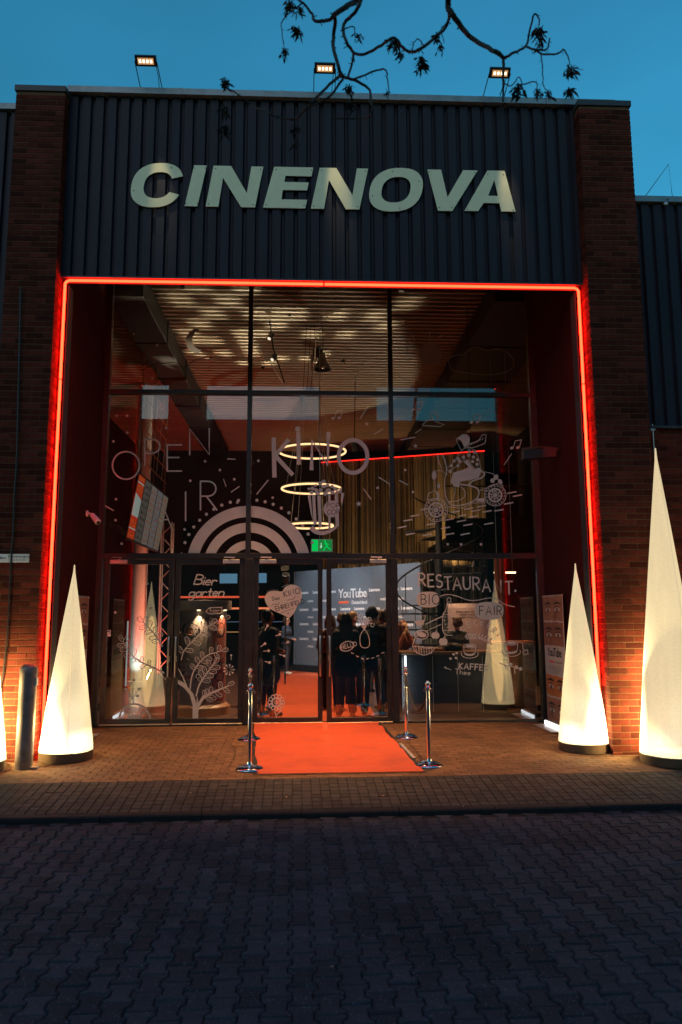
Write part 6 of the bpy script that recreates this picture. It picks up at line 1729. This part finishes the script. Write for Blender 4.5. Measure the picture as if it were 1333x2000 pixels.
# bar counter
t = thing('bar_counter', 'black bar counter with a white light strip behind the restaurant pane', 'bar counter', (2.6, 3.9, 0.06))
bx0, bx1 = W(786, 1330, Y=3.55).x, 3.55
m_bar = pmat('bar_black', (0.016, 0.016, 0.018), 0.3, var=0.2)
mb = MB(); mb.cbox((bx0, 3.55, 0.06), (bx1, 4.25, 1.10), 0.01); mb.build('body', m_bar, t)
mb = MB(); mb.cbox((bx0-0.03, 3.5, 1.10), (bx1+0.03, 4.3, 1.15), 0.008); mb.build('counter_top', pmat('bar_top', (0.16, 0.08, 0.04), 0.3, var=0.3), t)
mb = MB(); mb.box((bx0+0.05, 3.535, 0.08), (bx0+0.075, 3.549, 1.08)); mb.build('light_strip', emat('bar_led', (0.82, 0.93, 1.0), 6.0), t)
for k in range(3):
    x = bx0+0.55+0.45*k; mb = MB(); mb.box((x, 3.545, 0.1), (x+0.006, 3.552, 1.08)); mb.build('panel_joint', m_alu, t)
lamp('bar_strip_glow', 'AREA', (bx0+0.0, 3.45, 0.6), 5, (0.82, 0.93, 1.0), t, (bx0+0.3, 3.56, 0.6), 0.05, size_y=0.9)
def on_bar(nm, label, cat, px, py, Y=3.85):
    c = W(px, py, Y=Y); return thing(nm, label, cat, (c.x, Y, 1.15)), Vector((c.x, Y, 1.15))
t, c = on_bar('serving_tray', 'brown serving tray on the bar counter', 'tray', 850, 1268)
mb = MB(); mb.cbox((c.x-0.28, c.y-0.14, 1.151), (c.x+0.16, c.y+0.14, 1.21), 0.01); mb.build('tray', pmat('tray_wood', (0.34, 0.17, 0.07), 0.5, var=0.3), t)
t, c = on_bar('black_bag', 'black bag slumped on the bar counter', 'bag', 882, 1268)
mb = MB(); mb.sphere((c.x, c.y, 1.215), 0.2, 16, 10, (1.25, 0.8, 0.42)); mb.build('body', m_black, t, smooth=True)
mb = MB(); mb.tube(smooth_path([(c.x-0.15, c.y-0.05, 1.25), (c.x-0.08, c.y-0.1, 1.36), (c.x+0.08, c.y-0.1, 1.35), (c.x+0.15, c.y-0.05, 1.24)], 5), 0.012, 6); mb.build('strap', m_black, t, smooth=True)
m_bottle = glassmat('drink_glass', 1.5, (0.8, 0.5, 0.3))
for k, (px, lab) in enumerate(((880, 'tall drink glass standing on the bar before the poster'), (815, 'short drink glass near the leaning guest'), (905, 'drink glass at the end of the bar'))):
    t, c = on_bar('drink_glass', lab, 'glass', px, 1255, 3.75); c.x += 0.0
    mb = MB(); mb.lathe([(0.0, 0.0), (0.028, 0.0), (0.034, 0.13+0.03*(k == 0)), (0.031, 0.13+0.03*(k == 0)), (0.026, 0.008), (0.0, 0.008)], (c.x, c.y, 1.151), 16); g_ = mb.build('tumbler', pmat('tumbler', (0.45, 0.28, 0.16), 0.1, spec=0.8), t, smooth=True)
# poster stand
t = thing('poster_board', 'tall pale lilac poster board with printed lines behind the bar', 'poster', (2.6, 4.9, 0.06))
a = W(877, 1262, Y=4.9); b = W(962, 1178, Y=4.9)
mb = MB(); mb.box((a.x, 4.9, 0.3), (b.x, 4.93, b.z)); mb.build('board', pmat('poster_lilac', (0.42, 0.36, 0.42), 0.7, var=0.08), t)
mb = MB(); mb.poly([(a.x+0.01, 4.896, b.z-0.10), (b.x-0.01, 4.896, b.z-0.08), (b.x-0.01, 4.896, b.z-0.01), (a.x+0.01, 4.896, b.z-0.01)]); mb.build('torn_top', pmat('poster_pale', (0.6, 0.54, 0.58), 0.7), t)
for k, tx_ in enumerate(('JEDER CREATOR HAT', 'DIESEN PUNKT', 'AUS DEM ETWAS WIRD')):
    mb = MB(); put_text(mb, tx_, lambda x, y: ((a.x+b.x)/2-0.05+x, 4.895, b.z-0.19-0.055*k+y), 0.05, 0.001); mb.build('print_line', m_ink, t, fixn=False)
for x in (a.x+0.08, b.x-0.08):
    mb = MB(); mb.tube([(x, 4.95, 0.06), (x, 4.95, 1.6)], 0.018, 6); mb.build('stand_leg', m_bplastic, t)
lamp('board_light', 'SPOT', (2.2, 3.9, 3.6), 26, (0.95, 0.85, 0.95), t, ((a.x+b.x)/2, 4.9, 1.6), 0.05, 50, 0.7)
# copper columns and shelf on the right
for k, (px, lab) in enumerate(((983, 'copper-coloured column lit orange behind the tea cup drawing'),)):
    c = W(px, 1300, Y=4.6); t = thing('copper_column', lab, 'column', (c.x, 4.6, 0.06)); m_cop = pmat('copper', (0.42, 0.15, 0.06), 0.3, metal=0.6, var=0.3, vscale=3)
    mb = MB(); mb.lathe([(0.11, 0.06), (0.11, 3.0)], (c.x, 4.6, 0), 20); mb.build('shaft', m_cop, t, smooth=True)
    mb = MB(); mb.lathe([(0.14, 0.06), (0.14, 0.14), (0.11, 0.15)], (c.x, 4.6, 0), 20); mb.build('foot', m_cop, t, smooth=True)
    lamp('column_glow', 'SPOT', (c.x-0.1, 3.9, 0.4), 14, (1.0, 0.36, 0.12), t, (c.x, 4.6, 1.6), 0.05, 60, 0.7)
t = thing('side_cabinet', 'dark sideboard with orange edge behind the mug drawing', 'cabinet', (3.5, 4.3, 0.06))
a = W(962, 1253, Y=4.25); b = W(1044, 1253, Y=4.25)
mb = MB(); mb.cbox((a.x+0.2, 4.3, 0.06), (b.x, 4.8, a.z-0.04), 0.01); mb.build('body', pmat('cabinet_dark', (0.09, 0.07, 0.065), 0.45, var=0.2), t)
mb = MB(); mb.cbox((a.x, 4.25, a.z-0.035), (b.x+0.05, 4.85, a.z), 0.006); mb.build('top', pmat('cabinet_orange', (0.55, 0.18, 0.05), 0.4), t)
# restaurant pendant
a = W(966, 1117, Y=5.5); b = W(1007, 1117, Y=5.5); t = thing('linear_pendant', 'slim glowing linear pendant lamp over the bar', 'pendant lamp', (a.x, 5.5, a.z))
mb = MB(); mb.box((a.x, 5.46, a.z-0.03), (b.x, 5.54, a.z)); mb.build('light_bar', emat('pendant_glow', (1.0, 0.72, 0.42), 5.0), t)
mb = MB(); mb.box((a.x-0.01, 5.45, a.z+0.001), (b.x+0.01, 5.55, a.z+0.03)); mb.build('profile', m_bplastic, t)
for x in (a.x+0.06, b.x-0.06): mb = MB(); mb.tube([(x, 5.5, a.z+0.03), (x, 5.5, ICZ)], 0.005, 5); mb.build('wire', m_alu, t)
# ================================================================== PEOPLE
def caps_mesh(caps, voxel):
    """tapered capsules -> one continuous remeshed surface with a material index per face"""
    mb = MB()
    for p0, p1, r0, r1, mi in caps:
        p0 = Vector(p0); p1 = Vector(p1); d = p1-p0; L = d.length
        if L < 1e-4: d = Vector((0, 0, 1)); L = 0.0
        else: d = d/L
        pts = []; rs = []
        for k in range(4): a = math.pi/2*(k/4); pts.append(p0-d*(r0*math.cos(a))); rs.append(max(1e-3, r0*math.sin(a)))
        pts.append(p0); rs.append(r0); 
        if L > 0: pts.append(p1); rs.append(r1)
        for k in range(1, 5): a = math.pi/2*(k/4); pts.append(p1+d*(r1*math.sin(a))); rs.append(max(1e-3, r1*math.cos(a)))
        mb.tube(pts, rs, 10)
    me = bpy.data.meshes.new('tmp'); me.from_pydata(mb.v, [], mb.f); me.update()
    ob = bpy.data.objects.new('tmp', me); COL.objects.link(ob)
    m = ob.modifiers.new('r', 'REMESH'); m.mode = 'VOXEL'; m.voxel_size = voxel
    s = ob.modifiers.new('s', 'SMOOTH'); s.factor = 0.5; s.iterations = 2
    dg = bpy.context.evaluated_depsgraph_get(); dg.update()
    out = bpy.data.meshes.new_from_object(ob.evaluated_get(dg))
    bpy.data.objects.remove(ob); bpy.data.meshes.remove(me)
    n = len(out.polygons); C = np.zeros(n*3, dtype=np.float32); out.polygons.foreach_get('center', C); C = C.reshape(-1, 3)
    best = np.full(n, 1e9); idx = np.zeros(n, dtype=np.int32)
    for p0, p1, r0, r1, mi in caps:
        a = np.array(p0, float); b = np.array(p1, float); ab = b-a; l2 = max(1e-9, ab@ab)
        t = np.clip(((C-a)@ab)/l2, 0, 1); dist = np.linalg.norm(C-(a+t[:, None]*ab), axis=1) - (r0+(r1-r0)*t)
        w = dist < best; best[w] = dist[w]; idx[w] = mi
    out.polygons.foreach_set('material_index', idx); out.polygons.foreach_set('use_smooth', [True]*n)
    return out

m_skinp = pmat('skin', (0.50, 0.29, 0.21), 0.55, var=0.1); m_dark = pmat('eye_dark', (0.02, 0.015, 0.012), 0.3); m_lip = pmat('lip', (0.40, 0.14, 0.11), 0.5)
def clothm(n, c): return pmat('cloth_'+n, c, 0.85, var=0.2, vscale=14, bump=0.4, bscale=90)
CB = clothm('black', (0.014, 0.014, 0.016)); CB2 = clothm('charcoal', (0.028, 0.028, 0.032)); CJ = clothm('denim', (0.05, 0.075, 0.12)); CW = clothm('white', (0.7, 0.7, 0.7))
CBR = clothm('brown', (0.12, 0.06, 0.04)); CR = clothm('rust', (0.30, 0.09, 0.04)); CG = clothm('grey_jean', (0.07, 0.075, 0.085)); CWARM = clothm('warm', (0.5, 0.24, 0.1))
HB = pmat('hair_black', (0.016, 0.012, 0.010), 0.5, var=0.3, vscale=40); HBR = pmat('hair_brown', (0.06, 0.03, 0.018), 0.5, var=0.3, vscale=40); HBL = pmat('hair_blond', (0.34, 0.20, 0.09), 0.5, var=0.3, vscale=40); HRD = pmat('hair_red', (0.22, 0.07, 0.025), 0.5, var=0.3, vscale=40)
def person(label, x, y, H, face, top=CB, leg=CB, shoe=CB, hair='short', hcol=HB, coat=0.0, arms='down', beanie=None, wide=0.0, stance=0.1, lean=0.0, skin=None, z0=0.06, build=1.0, headturn=0.0, voxel=0.0125, group='guests in the foyer'):
    s = H/1.75; caps = []
    def P(a, b, c): return (a*s, b*s, c*s)
    SK, TP, LG, SH, DK, LP = 0, 1, 2, 3, 4, 5
    def cap(a, b, r0, r1, m): caps.append((P(*a), P(*b), r0*s, r1*s, m))
    lf = lean   # forward shift at shoulder height
    def F(z): return -lf*max(0, (z-0.95)/0.5)
    st = stance
    for sg in (-1, 1):
        dy = 0.04*sg
        cap((0.085*sg, 0, 0.92), (0.5*(0.085+st)*sg, dy-0.015, 0.50), 0.088+wide*0.2, 0.062+wide*0.7, LG)
        cap((0.5*(0.085+st)*sg, dy-0.015, 0.50), (st*sg, dy+0.02, 0.10), 0.062+wide*0.7, 0.046+wide, LG)
        cap((st*sg, dy+0.03, 0.05), (st*sg*1.12, dy-0.15, 0.035), 0.045, 0.034, SH)
        cap((st*sg, dy+0.02, 0.10), (st*sg, dy+0.03, 0.05), 0.045, 0.045, SH)
    b = build
    cap((-0.07, 0.01, 0.95), (0.07, 0.01, 0.95), 0.122*b, 0.122*b, TP if coat > 0 else LG)
    cap((-0.05, F(1.10), 1.10), (0.05, F(1.10), 1.10), 0.118*b, 0.118*b, TP)
    cap((-0.075, F(1.28), 1.28), (0.075, F(1.28), 1.28), 0.132*b, 0.132*b, TP)
    cap((-0.155*b, F(1.42), 1.415), (0.155*b, F(1.42), 1.415), 0.068, 0.068, TP)
    cap((0, F(1.38), 1.36), (0, F(1.48), 1.47), 0.11, 0.06, TP)
    if coat > 0:
        zb = 0.92-coat
        for sg in (-1, 1): cap((0.06*sg, 0.0, 1.0), (0.095*sg, 0.0, zb), 0.135*b, 0.15*b, TP)
        cap((-0.05, 0, zb), (0.05, 0, zb), 0.145*b, 0.145*b, TP)
    hy = F(1.6)
    cap((0, F(1.46), 1.46), (0, hy-0.005, 1.56), 0.056, 0.054, SK)
    ct, sn = math.cos(R_(headturn)), math.sin(R_(headturn))
    def hd(a, bb, r0, r1, m):
        def q(p): return (p[0]*ct-p[1]*sn, p[0]*sn+p[1]*ct+hy, p[2])
        cap(q(a), q(bb), r0, r1, m)
    hd((0, 0.015, 1.655), (0, -0.01, 1.665), 0.088, 0.082, SK); hd((0, -0.025, 1.62), (0, -0.04, 1.565), 0.066, 0.045, SK)
    hd((0, -0.092, 1.64), (0, -0.112, 1.608), 0.010, 0.015, SK)
    for sg in (-1, 1):
        hd((0.086*sg, 0.01, 1.645), (0.084*sg, 0.008, 1.60), 0.017, 0.012, SK); hd((0.033*sg, -0.088, 1.642), (0.036*sg, -0.088, 1.642), 0.0115, 0.0115, DK)
        hd((0.018*sg, -0.093, 1.662), (0.05*sg, -0.085, 1.664), 0.009, 0.007, DK if hcol in (HB, HBR) else SK)
    hd((-0.02, -0.085, 1.578), (0.02, -0.085, 1.578), 0.010, 0.010, LP)
    # arms
    for sg in (-1, 1):
        sh = (0.185*b*sg, F(1.4), 1.405)
        if arms == 'down': el = (0.235*b*sg, F(1.15)+0.02, 1.13); wr = (0.235*b*sg, F(0.9)-0.06, 0.88)
        elif arms == 'front': el = (0.23*b*sg, F(1.15), 1.14); wr = (0.09*sg, F(1.1)-0.2, 1.08)
        elif arms == 'phone': el = (0.22*b*sg, F(1.15)-0.05, 1.15); wr = (0.05*sg, F(1.3)-0.26, 1.30 if sg > 0 else 1.2)
        elif arms == 'chin': el = (0.2*b*sg, F(1.15)-0.2, 1.17); wr = (0.06*sg, F(1.5)-0.13, 1.47)
        else: el = (0.24*b*sg, 0.03, 1.14); wr = (0.15*sg, -0.1, 0.98)
        cap(sh, el, 0.062, 0.05, TP); cap(el, wr, 0.05, 0.036, TP)
        d = (Vector(wr)-Vector(el)).normalized(); u = Vector((0, -1, 0)) if abs(d.y) < 0.8 else Vector((0, 0, 1)); w = d.cross(u).normalized(); u = w.cross(d).normalized()
        h0 = Vector(wr)+d*0.02; h1 = h0+d*0.075
        cap(tuple(h0), tuple(h1), 0.027, 0.03, SK)
        for k in range(4):
            ln = (0.058, 0.068, 0.064, 0.048)[k]; o = u*((k-1.5)*0.019); a0 = h1+o; a1 = a0+d*ln*0.55; a2 = a1+(d*0.75+w*(-0.55*sg))*ln*0.5
            cap(tuple(a0), tuple(a1), 0.0095, 0.009, SK); cap(tuple(a1), tuple(a2), 0.009, 0.008, SK)
        t0 = h0+u*0.03; cap(tuple(t0), tuple(t0+d*0.04+u*0.03), 0.012, 0.009, SK)
    t = thing('person', label, 'person', (x, y, z0), R_(face), group)
    me = caps_mesh(caps, voxel)
    for m in (skin or m_skinp, top, leg, shoe, m_dark, m_lip): me.materials.append(m)
    me.name = 'body'; o = bpy.data.objects.new('body', me); COL.objects.link(o); o.parent = t
    hc = []
    def hcap(a, bb, r0, r1):
        def q(p): return P(p[0]*ct-p[1]*sn, p[0]*sn+p[1]*ct+hy, p[2])
        hc.append((q(a), q(bb), r0*s, r1*s, 0))
    if beanie:
        hcap((0, 0.02, 1.70), (0, 0.012, 1.675), 0.098, 0.104); hcap((-0.03, 0.03, 1.665), (0.03, 0.03, 1.665), 0.088, 0.088)
        nm, mm = 'beanie', beanie
    else:
        nm, mm = 'hair', hcol
        hcap((0, 0.028, 1.695), (0, 0.03, 1.67), 0.092, 0.096); hcap((-0.035, 0.04, 1.63), (0.035, 0.04, 1.63), 0.075, 0.075)
        if hair == 'long':
            for xx in (-0.06, -0.02, 0.02, 0.06): hcap((xx, 0.05, 1.64), (xx*1.35, 0.085, 1.28+0.02*abs(xx)*10), 0.06, 0.035)
            for sg in (-1, 1): hcap((0.07*sg, 0.01, 1.66), (0.1*sg, 0.0, 1.36), 0.035, 0.03)
        if hair == 'bob':
            for sg in (-1, 1): hcap((0.075*sg, 0.015, 1.66), (0.085*sg, 0.01, 1.53), 0.036, 0.03)
            hcap((-0.05, 0.06, 1.62), (0.05, 0.06, 1.55), 0.06, 0.05)
        if hair == 'quiff': hcap((-0.03, -0.03, 1.745), (0.04, -0.05, 1.735), 0.04, 0.035)
        if hair == 'bun': hcap((0, 0.08, 1.76), (0.0, 0.085, 1.77), 0.05, 0.05)
    he = caps_mesh(hc, 0.011); he.materials.append(mm); he.name = nm; o = bpy.data.objects.new(nm, he); COL.objects.link(o); o.parent = t
    return t
# facing: 0 looks at the street, 180 into the foyer
person('woman with long dark hair in a black jacket seen from behind at the ajar door', 0.66, 3.42, 1.76, 186, CB, CG, CB, 'long', HB, coat=0.12, arms='pocket', wide=0.03, stance=0.12)
person('man in black with a dark beanie seen from behind by the carpet edge', 1.14, 3.5, 1.86, 176, CB, CB, CB, 'short', HB, arms='pocket', beanie=CB2, wide=0.022, build=1.12, stance=0.14, coat=0.05)
person('dark-haired guest half hidden left of the long-haired woman', 0.42, 4.6, 1.74, 170, CBR, CB, CB, 'bob', HBR, arms='front')
person('blond guest between the woman and the man with the beanie', 0.90, 5.2, 1.80, 150, CB2, CB, CB, 'short', HBL, arms='front', headturn=20)
person('curly brown-haired guest right of the man with the beanie', 1.42, 4.3, 1.82, 200, CB2, CB, CB, 'quiff', HBR, arms='phone')
person('tall guest in a long black coat behind the heart sticker', -0.72, 3.5, 1.83, 118, CB, CB, CB, 'short', HB, coat=0.25, arms='front', build=1.2, stance=0.12, wide=0.015)
person('second black-clad guest close behind the heart sticker', -0.80, 4.25, 1.80, 205, CB, CB, CB, 'short', HB, coat=0.18, arms='phone', build=1.1)
person('guest in denim jacket and white sneakers near the far carpet edge', -0.66, 13.0, 1.72, 60, CJ, CJ, CW, 'bob', HBR, arms='front')
person('guest in dark clothes left of the carpet behind the door frame', -1.15, 5.2, 1.75, 60, CB, CB, CB, 'short', HBR, arms='front')
person('woman with reddish hair leaning at the bar counter in warm light', 1.80, 4.75, 1.62, 20, CR, CB, CB, 'long', HRD, arms='chin', lean=0.12, skin=pmat('skin_warm', (0.62, 0.36, 0.24), 0.5))
person('dark-haired guest standing in front of the lilac poster board', 2.86, 4.45, 1.70, 200, CB, CB, CB, 'quiff', HBR, arms='down')
person('guest in a dark red top at the bar corner beside the door post', 1.50, 5.4, 1.66, 30, clothm('dark_red', (0.16, 0.02, 0.015)), CB, CB, 'bob', HBR, arms='front')

person('guest in a charcoal coat deeper in the foyer behind the waiting group', 0.72, 6.6, 1.78, 190, CB2, CB, CB, 'short', HBR, coat=0.15, arms='down')
person('small dark-haired guest deeper in the foyer beside the photo wall', 1.55, 7.4, 1.70, 150, CB, CG, CB, 'bob', HB, arms='front')

# added lamp putting warm light on the guests at the counter
lt = thing('added_bar_lamp', 'added warm lamp above the bar counter', 'lamp', (3.2, 4.25, 2.75))
mb = MB(); mb.lathe([(0.0, 0.12), (0.03, 0.12), (0.09, 0.0), (0.08, 0.0), (0.0, 0.08)], (3.2, 4.25, 2.72), 18); mb.build('shade', m_bplastic, lt, smooth=True)
mb = MB(); mb.tube([(3.2, 4.25, 2.83), (3.2, 4.25, ICZ)], 0.006, 5); mb.build('cable', m_black, lt)
lamp('bar_beam', 'SPOT', (3.2, 4.25, 2.72), 75, (1.0, 0.50, 0.20), lt, (2.1, 4.5, 0.8), 0.05, 110, 0.6)

# ================================================================== TREE with the overhanging branch
m_bark = pmat('bark', (0.045, 0.036, 0.03), 0.9, var=0.3, vscale=20, bump=0.6, bscale=60)
m_seed = pmat('seed_wing', (0.05, 0.026, 0.018), 0.8, var=0.35, vscale=20, rand=0.3)
tr = thing('maple_tree', 'bare maple twigs with hanging seed clusters reaching in from above', 'tree', (4.6, -13.0, zg(4.6, -13.0)))
zt0 = zroad(-11)
mb = MB(); mb.tube(smooth_path([(4.6, -13.0, zt0-0.2), (4.55, -12.95, 1.0), (4.4, -12.8, 2.6), (4.1, -12.5, 4.6), (3.9, -12.3, 6.8), (4.0, -12.2, 9.0), (4.2, -12.4, 11.0)], 5), [0.24-0.2*k/30 for k in range(31)], 14); mb.build('trunk', m_bark, tr, smooth=True)
rb = random.Random(17)
def BP(px, py, Y): return W(px, py, Y=Y)
Y0 = -6.05
def twig(pts, r0, r1, nm='twig', ys=0.0):
    P = [BP(p[0], p[1], Y0+ys+0.12*math.sin(i*1.7+pts[0][0])*(i > 0)) if not isinstance(p, Vector) else p for i, p in enumerate(pts)]
    S2 = smooth_path(P, 4); n = len(S2)
    S2 = [q+Vector((rb.uniform(-1, 1), rb.uniform(-1, 1), rb.uniform(-1, 1)))*0.0025*(0 < i < n-1) for i, q in enumerate(S2)]
    mb = MB(); mb.tube(S2, [(r0+(r1-r0)*i/(n-1))*0.95+0.0008 for i in range(n)], 7)
    # short spurs and buds
    for i in range(1, n-1):
        if rb.random() < 0.45:
            d = Vector((rb.uniform(-1, 1), rb.uniform(-0.6, 0.6), rb.uniform(-1, 0.5))).normalized(); l = rb.uniform(0.008, 0.03); rr_ = max(0.0012, (r0+(r1-r0)*i/(n-1))*0.4)
            mb.tube([S2[i], S2[i]+d*l*0.7, S2[i]+d*l+Vector((0, 0, -0.004))], [rr_, rr_*0.7, rr_*0.9], 5)
    return mb.build(nm, m_bark, tr, smooth=True)
top1 = BP(705, -12, Y0); top2 = BP(876, -14, Y0)
lim = smooth_path([Vector((4.1, -12.5, 4.6)), Vector((3.4, -11.2, 6.4)), Vector((2.2, -8.9, 6.7)), Vector((1.0, -7.0, 6.1)), Vector((top2.x+0.05, Y0-0.12, top2.z+0.35)), Vector(top2)], 6)
mb = MB(); mb.tube(lim, [0.085-0.067*i/(len(lim)-1) for i in range(len(lim))], 9); mb.build('limb', m_bark, tr, smooth=True)
lim2 = smooth_path([Vector((3.4, -11.2, 6.4)), Vector((1.6, -9.0, 6.9)), Vector((0.6, -7.2, 6.3)), Vector((top1.x+0.06, Y0-0.1, top1.z+0.3)), Vector(top1)], 6)
mb = MB(); mb.tube(lim2, [0.06-0.043*i/(len(lim2)-1) for i in range(len(lim2))], 9); mb.build('limb', m_bark, tr, smooth=True)
B_ = 0.0115
twig([top1, (697, 2), (677, 12), (652, 30)], 0.017, 0.014, 'branch')
twig([(654, 29), (645, 38), (630, 42), (614, 39), (610, 27), (592, 6), (580, -3)], B_, 0.005, 'branch')
twig([(652, 30), (655, 42), (652, 75), (653, 99), (664, 138), (671, 150)], B_, 0.009, 'branch')
twig([(706, -10), (706, 0), (694, 24), (674, 44), (671, 60), (679, 84), (691, 103)], 0.011, 0.008, 'branch')
twig([(691, 103), (688, 126), (680, 150), (671, 150)], 0.007, 0.006)
twig([(691, 103), (713, 106), (745, 88), (769, 75), (786, 92), (800, 101), (815, 99), (829, 90), (861, 64), (876, 42), (876, 15)], 0.008, 0.009, 'branch')
twig([(671, 150), (664, 150), (643, 166), (616, 192), (602, 207), (580, 231), (562, 232), (535, 225), (511, 214), (490, 204), (463, 183), (442, 172)], 0.009, 0.003, 'branch')
twig([(671, 154), (640, 192), (607, 207)], 0.007, 0.004)
twig([(671, 150), (691, 156), (721, 174), (724, 195), (727, 222), (700, 231), (649, 231)], 0.009, 0.003, 'branch')
twig([(680, 152), (694, 154), (736, 137), (754, 137), (757, 156), (760, 180)], 0.006, 0.0025)
twig([top2, (876, 15), (880, 22), (900, 51), (915, 69), (942, 87), (966, 100), (984, 114)], 0.018, 0.011, 'branch')
twig([(984, 114), (983, 138), (983, 168), (983, 198)], 0.009, 0.005, 'branch')
twig([(984, 114), (1005, 103), (1027, 90), (1035, 60), (1044, 27), (1053, 36), (1053, 50)], 0.008, 0.003, 'branch')
twig([(1027, 90), (1044, 97), (1068, 96), (1074, 75)], 0.006, 0.004); twig([(1059, 106), (1089, 105), (1102, 97), (1111, 114), (1113, 126)], 0.005, 0.0025); twig([(1044, 97), (1059, 106)], 0.005, 0.005)
twig([(1057, 106), (1060, 138), (1062, 165), (1071, 180)], 0.003, 0.0015); twig([(1011, 165), (1021, 165), (1047, 160), (1050, 175)], 0.004, 0.002); twig([(983, 160), (1000, 168), (1013, 150), (1021, 165)], 0.003, 0.002)
twig([(568, 22), (553, 39), (550, 51), (554, 84), (556, 96)], 0.003, 0.0012); twig([(592, 6), (575, 18), (568, 24)], 0.004, 0.003)
twig([(666, 60), (690, 52), (694, 70), (704, 78)], 0.003, 0.002); twig([(876, 42), (862, 58), (868, 84)], 0.003, 0.0015); twig([(829, 90), (818, 76), (808, 84), (806, 100)], 0.003, 0.002); twig([(984, 112), (976, 100), (966, 96)], 0.003, 0.0015)
def cluster(px, py, n, size, spread=0.9, ys=0.0):
    c = BP(px, py, Y0+ys); mb = MB(); pxm = 1/336.0
    for k in range(int(n*3.4)):
        a = rb.uniform(0, 6.28); dn = rb.uniform(-1.3, -0.5); d = Vector((math.cos(a)*spread, math.sin(a)*spread, dn*1.1)).normalized(); L = size*pxm*rb.uniform(0.5, 1.15)
        o = c + Vector((rb.uniform(-1, 1), rb.uniform(-1, 1), rb.uniform(-1.2, 0.9)))*size*pxm*0.42
        s = d.cross(Vector((rb.uniform(-1, 1), rb.uniform(-1, 1), rb.uniform(-1, 1)))).normalized(); w = L*rb.uniform(0.13, 0.22)
        mb.tube([c, o], 0.002, 4)
        mid = o+d*L*0.6; tip = o+d*L+s*w*0.5
        mb.add([o, o+d*L*0.25+s*w*0.5, mid+s*w, tip, mid-s*w*0.5+d*0.0, o+d*L*0.25-s*w*0.4], [(0, 1, 2, 3, 4, 5)])
    mb.build('seed_cluster', m_seed, tr, fixn=False)
for a in [(568, 8, 16, 17), (585, 18, 10, 15), (580, 58, 14, 18), (556, 100, 9, 13), (442, 160, 12, 17), (440, 212, 12, 17), (441, 250, 12, 16), (577, 252, 10, 14), (577, 280, 7, 13), (682, 172, 9, 16), (686, 202, 10, 16), (770, 82, 12, 17), (782, 105, 9, 16), (823, 118, 13, 19), (852, 70, 9, 13), (860, 92, 6, 13), (700, 70, 7, 14), (1052, 60, 16, 20), (1053, 88, 6, 13), (1012, 172, 11, 20), (1050, 178, 8, 15), (1072, 182, 7, 14), (1114, 136, 14, 19), (1113, 176, 12, 17), (758, 182, 4, 12), (983, 205, 4, 14), (820, 132, 7, 14), (690, 118, 3, 8)]:
    cluster(*a, ys=rb.uniform(-0.12, 0.12))

# ================================================================== HOUSE ACROSS THE STREET (seen mirrored in the glass)
m_opp = pmat('opposite_brick', (0.10, 0.07, 0.055), 0.9, var=0.3, vscale=0.6); m_oppw = pmat('opposite_window', (0.01, 0.01, 0.011), 0.6)
ob_ = thing('apartment_house', 'dark apartment house across the street mirrored in the glass front', 'building', (0, -33, -1))
mb = MB(); mb.box((-34, -44, -1.2), (34, -32, 14.2)); mb.build('wall', m_opp, ob_)
mb = MB(); mb.box((-34.3, -44.3, 14.2), (34.3, -31.7, 14.45)); mb.build('roof', m_asphalt, ob_)
for (x, w) in ((-8.2, 2.0), (2.6, 3.8), (15, 3)):
    mb = MB(); mb.box((x-w/2, -36, 14.45), (x+w/2, -32.4, 18.2)); mb.build('stair_tower', m_opp, ob_)
for fl in range(4):
    for k in range(16):
        x = -31+4.1*k; z = 1.2+3.4*fl
        mb = MB(); mb.box((x-0.7, -32.02, z), (x+0.7, -31.97, z+1.7)); wd = mb.build('window', m_opp, ob_)
        mb = MB(); mb.box((x-0.62, -31.968, z+0.08), (x+0.62, -31.962, z+1.62)); mb.build('pane', m_oppw, wd)
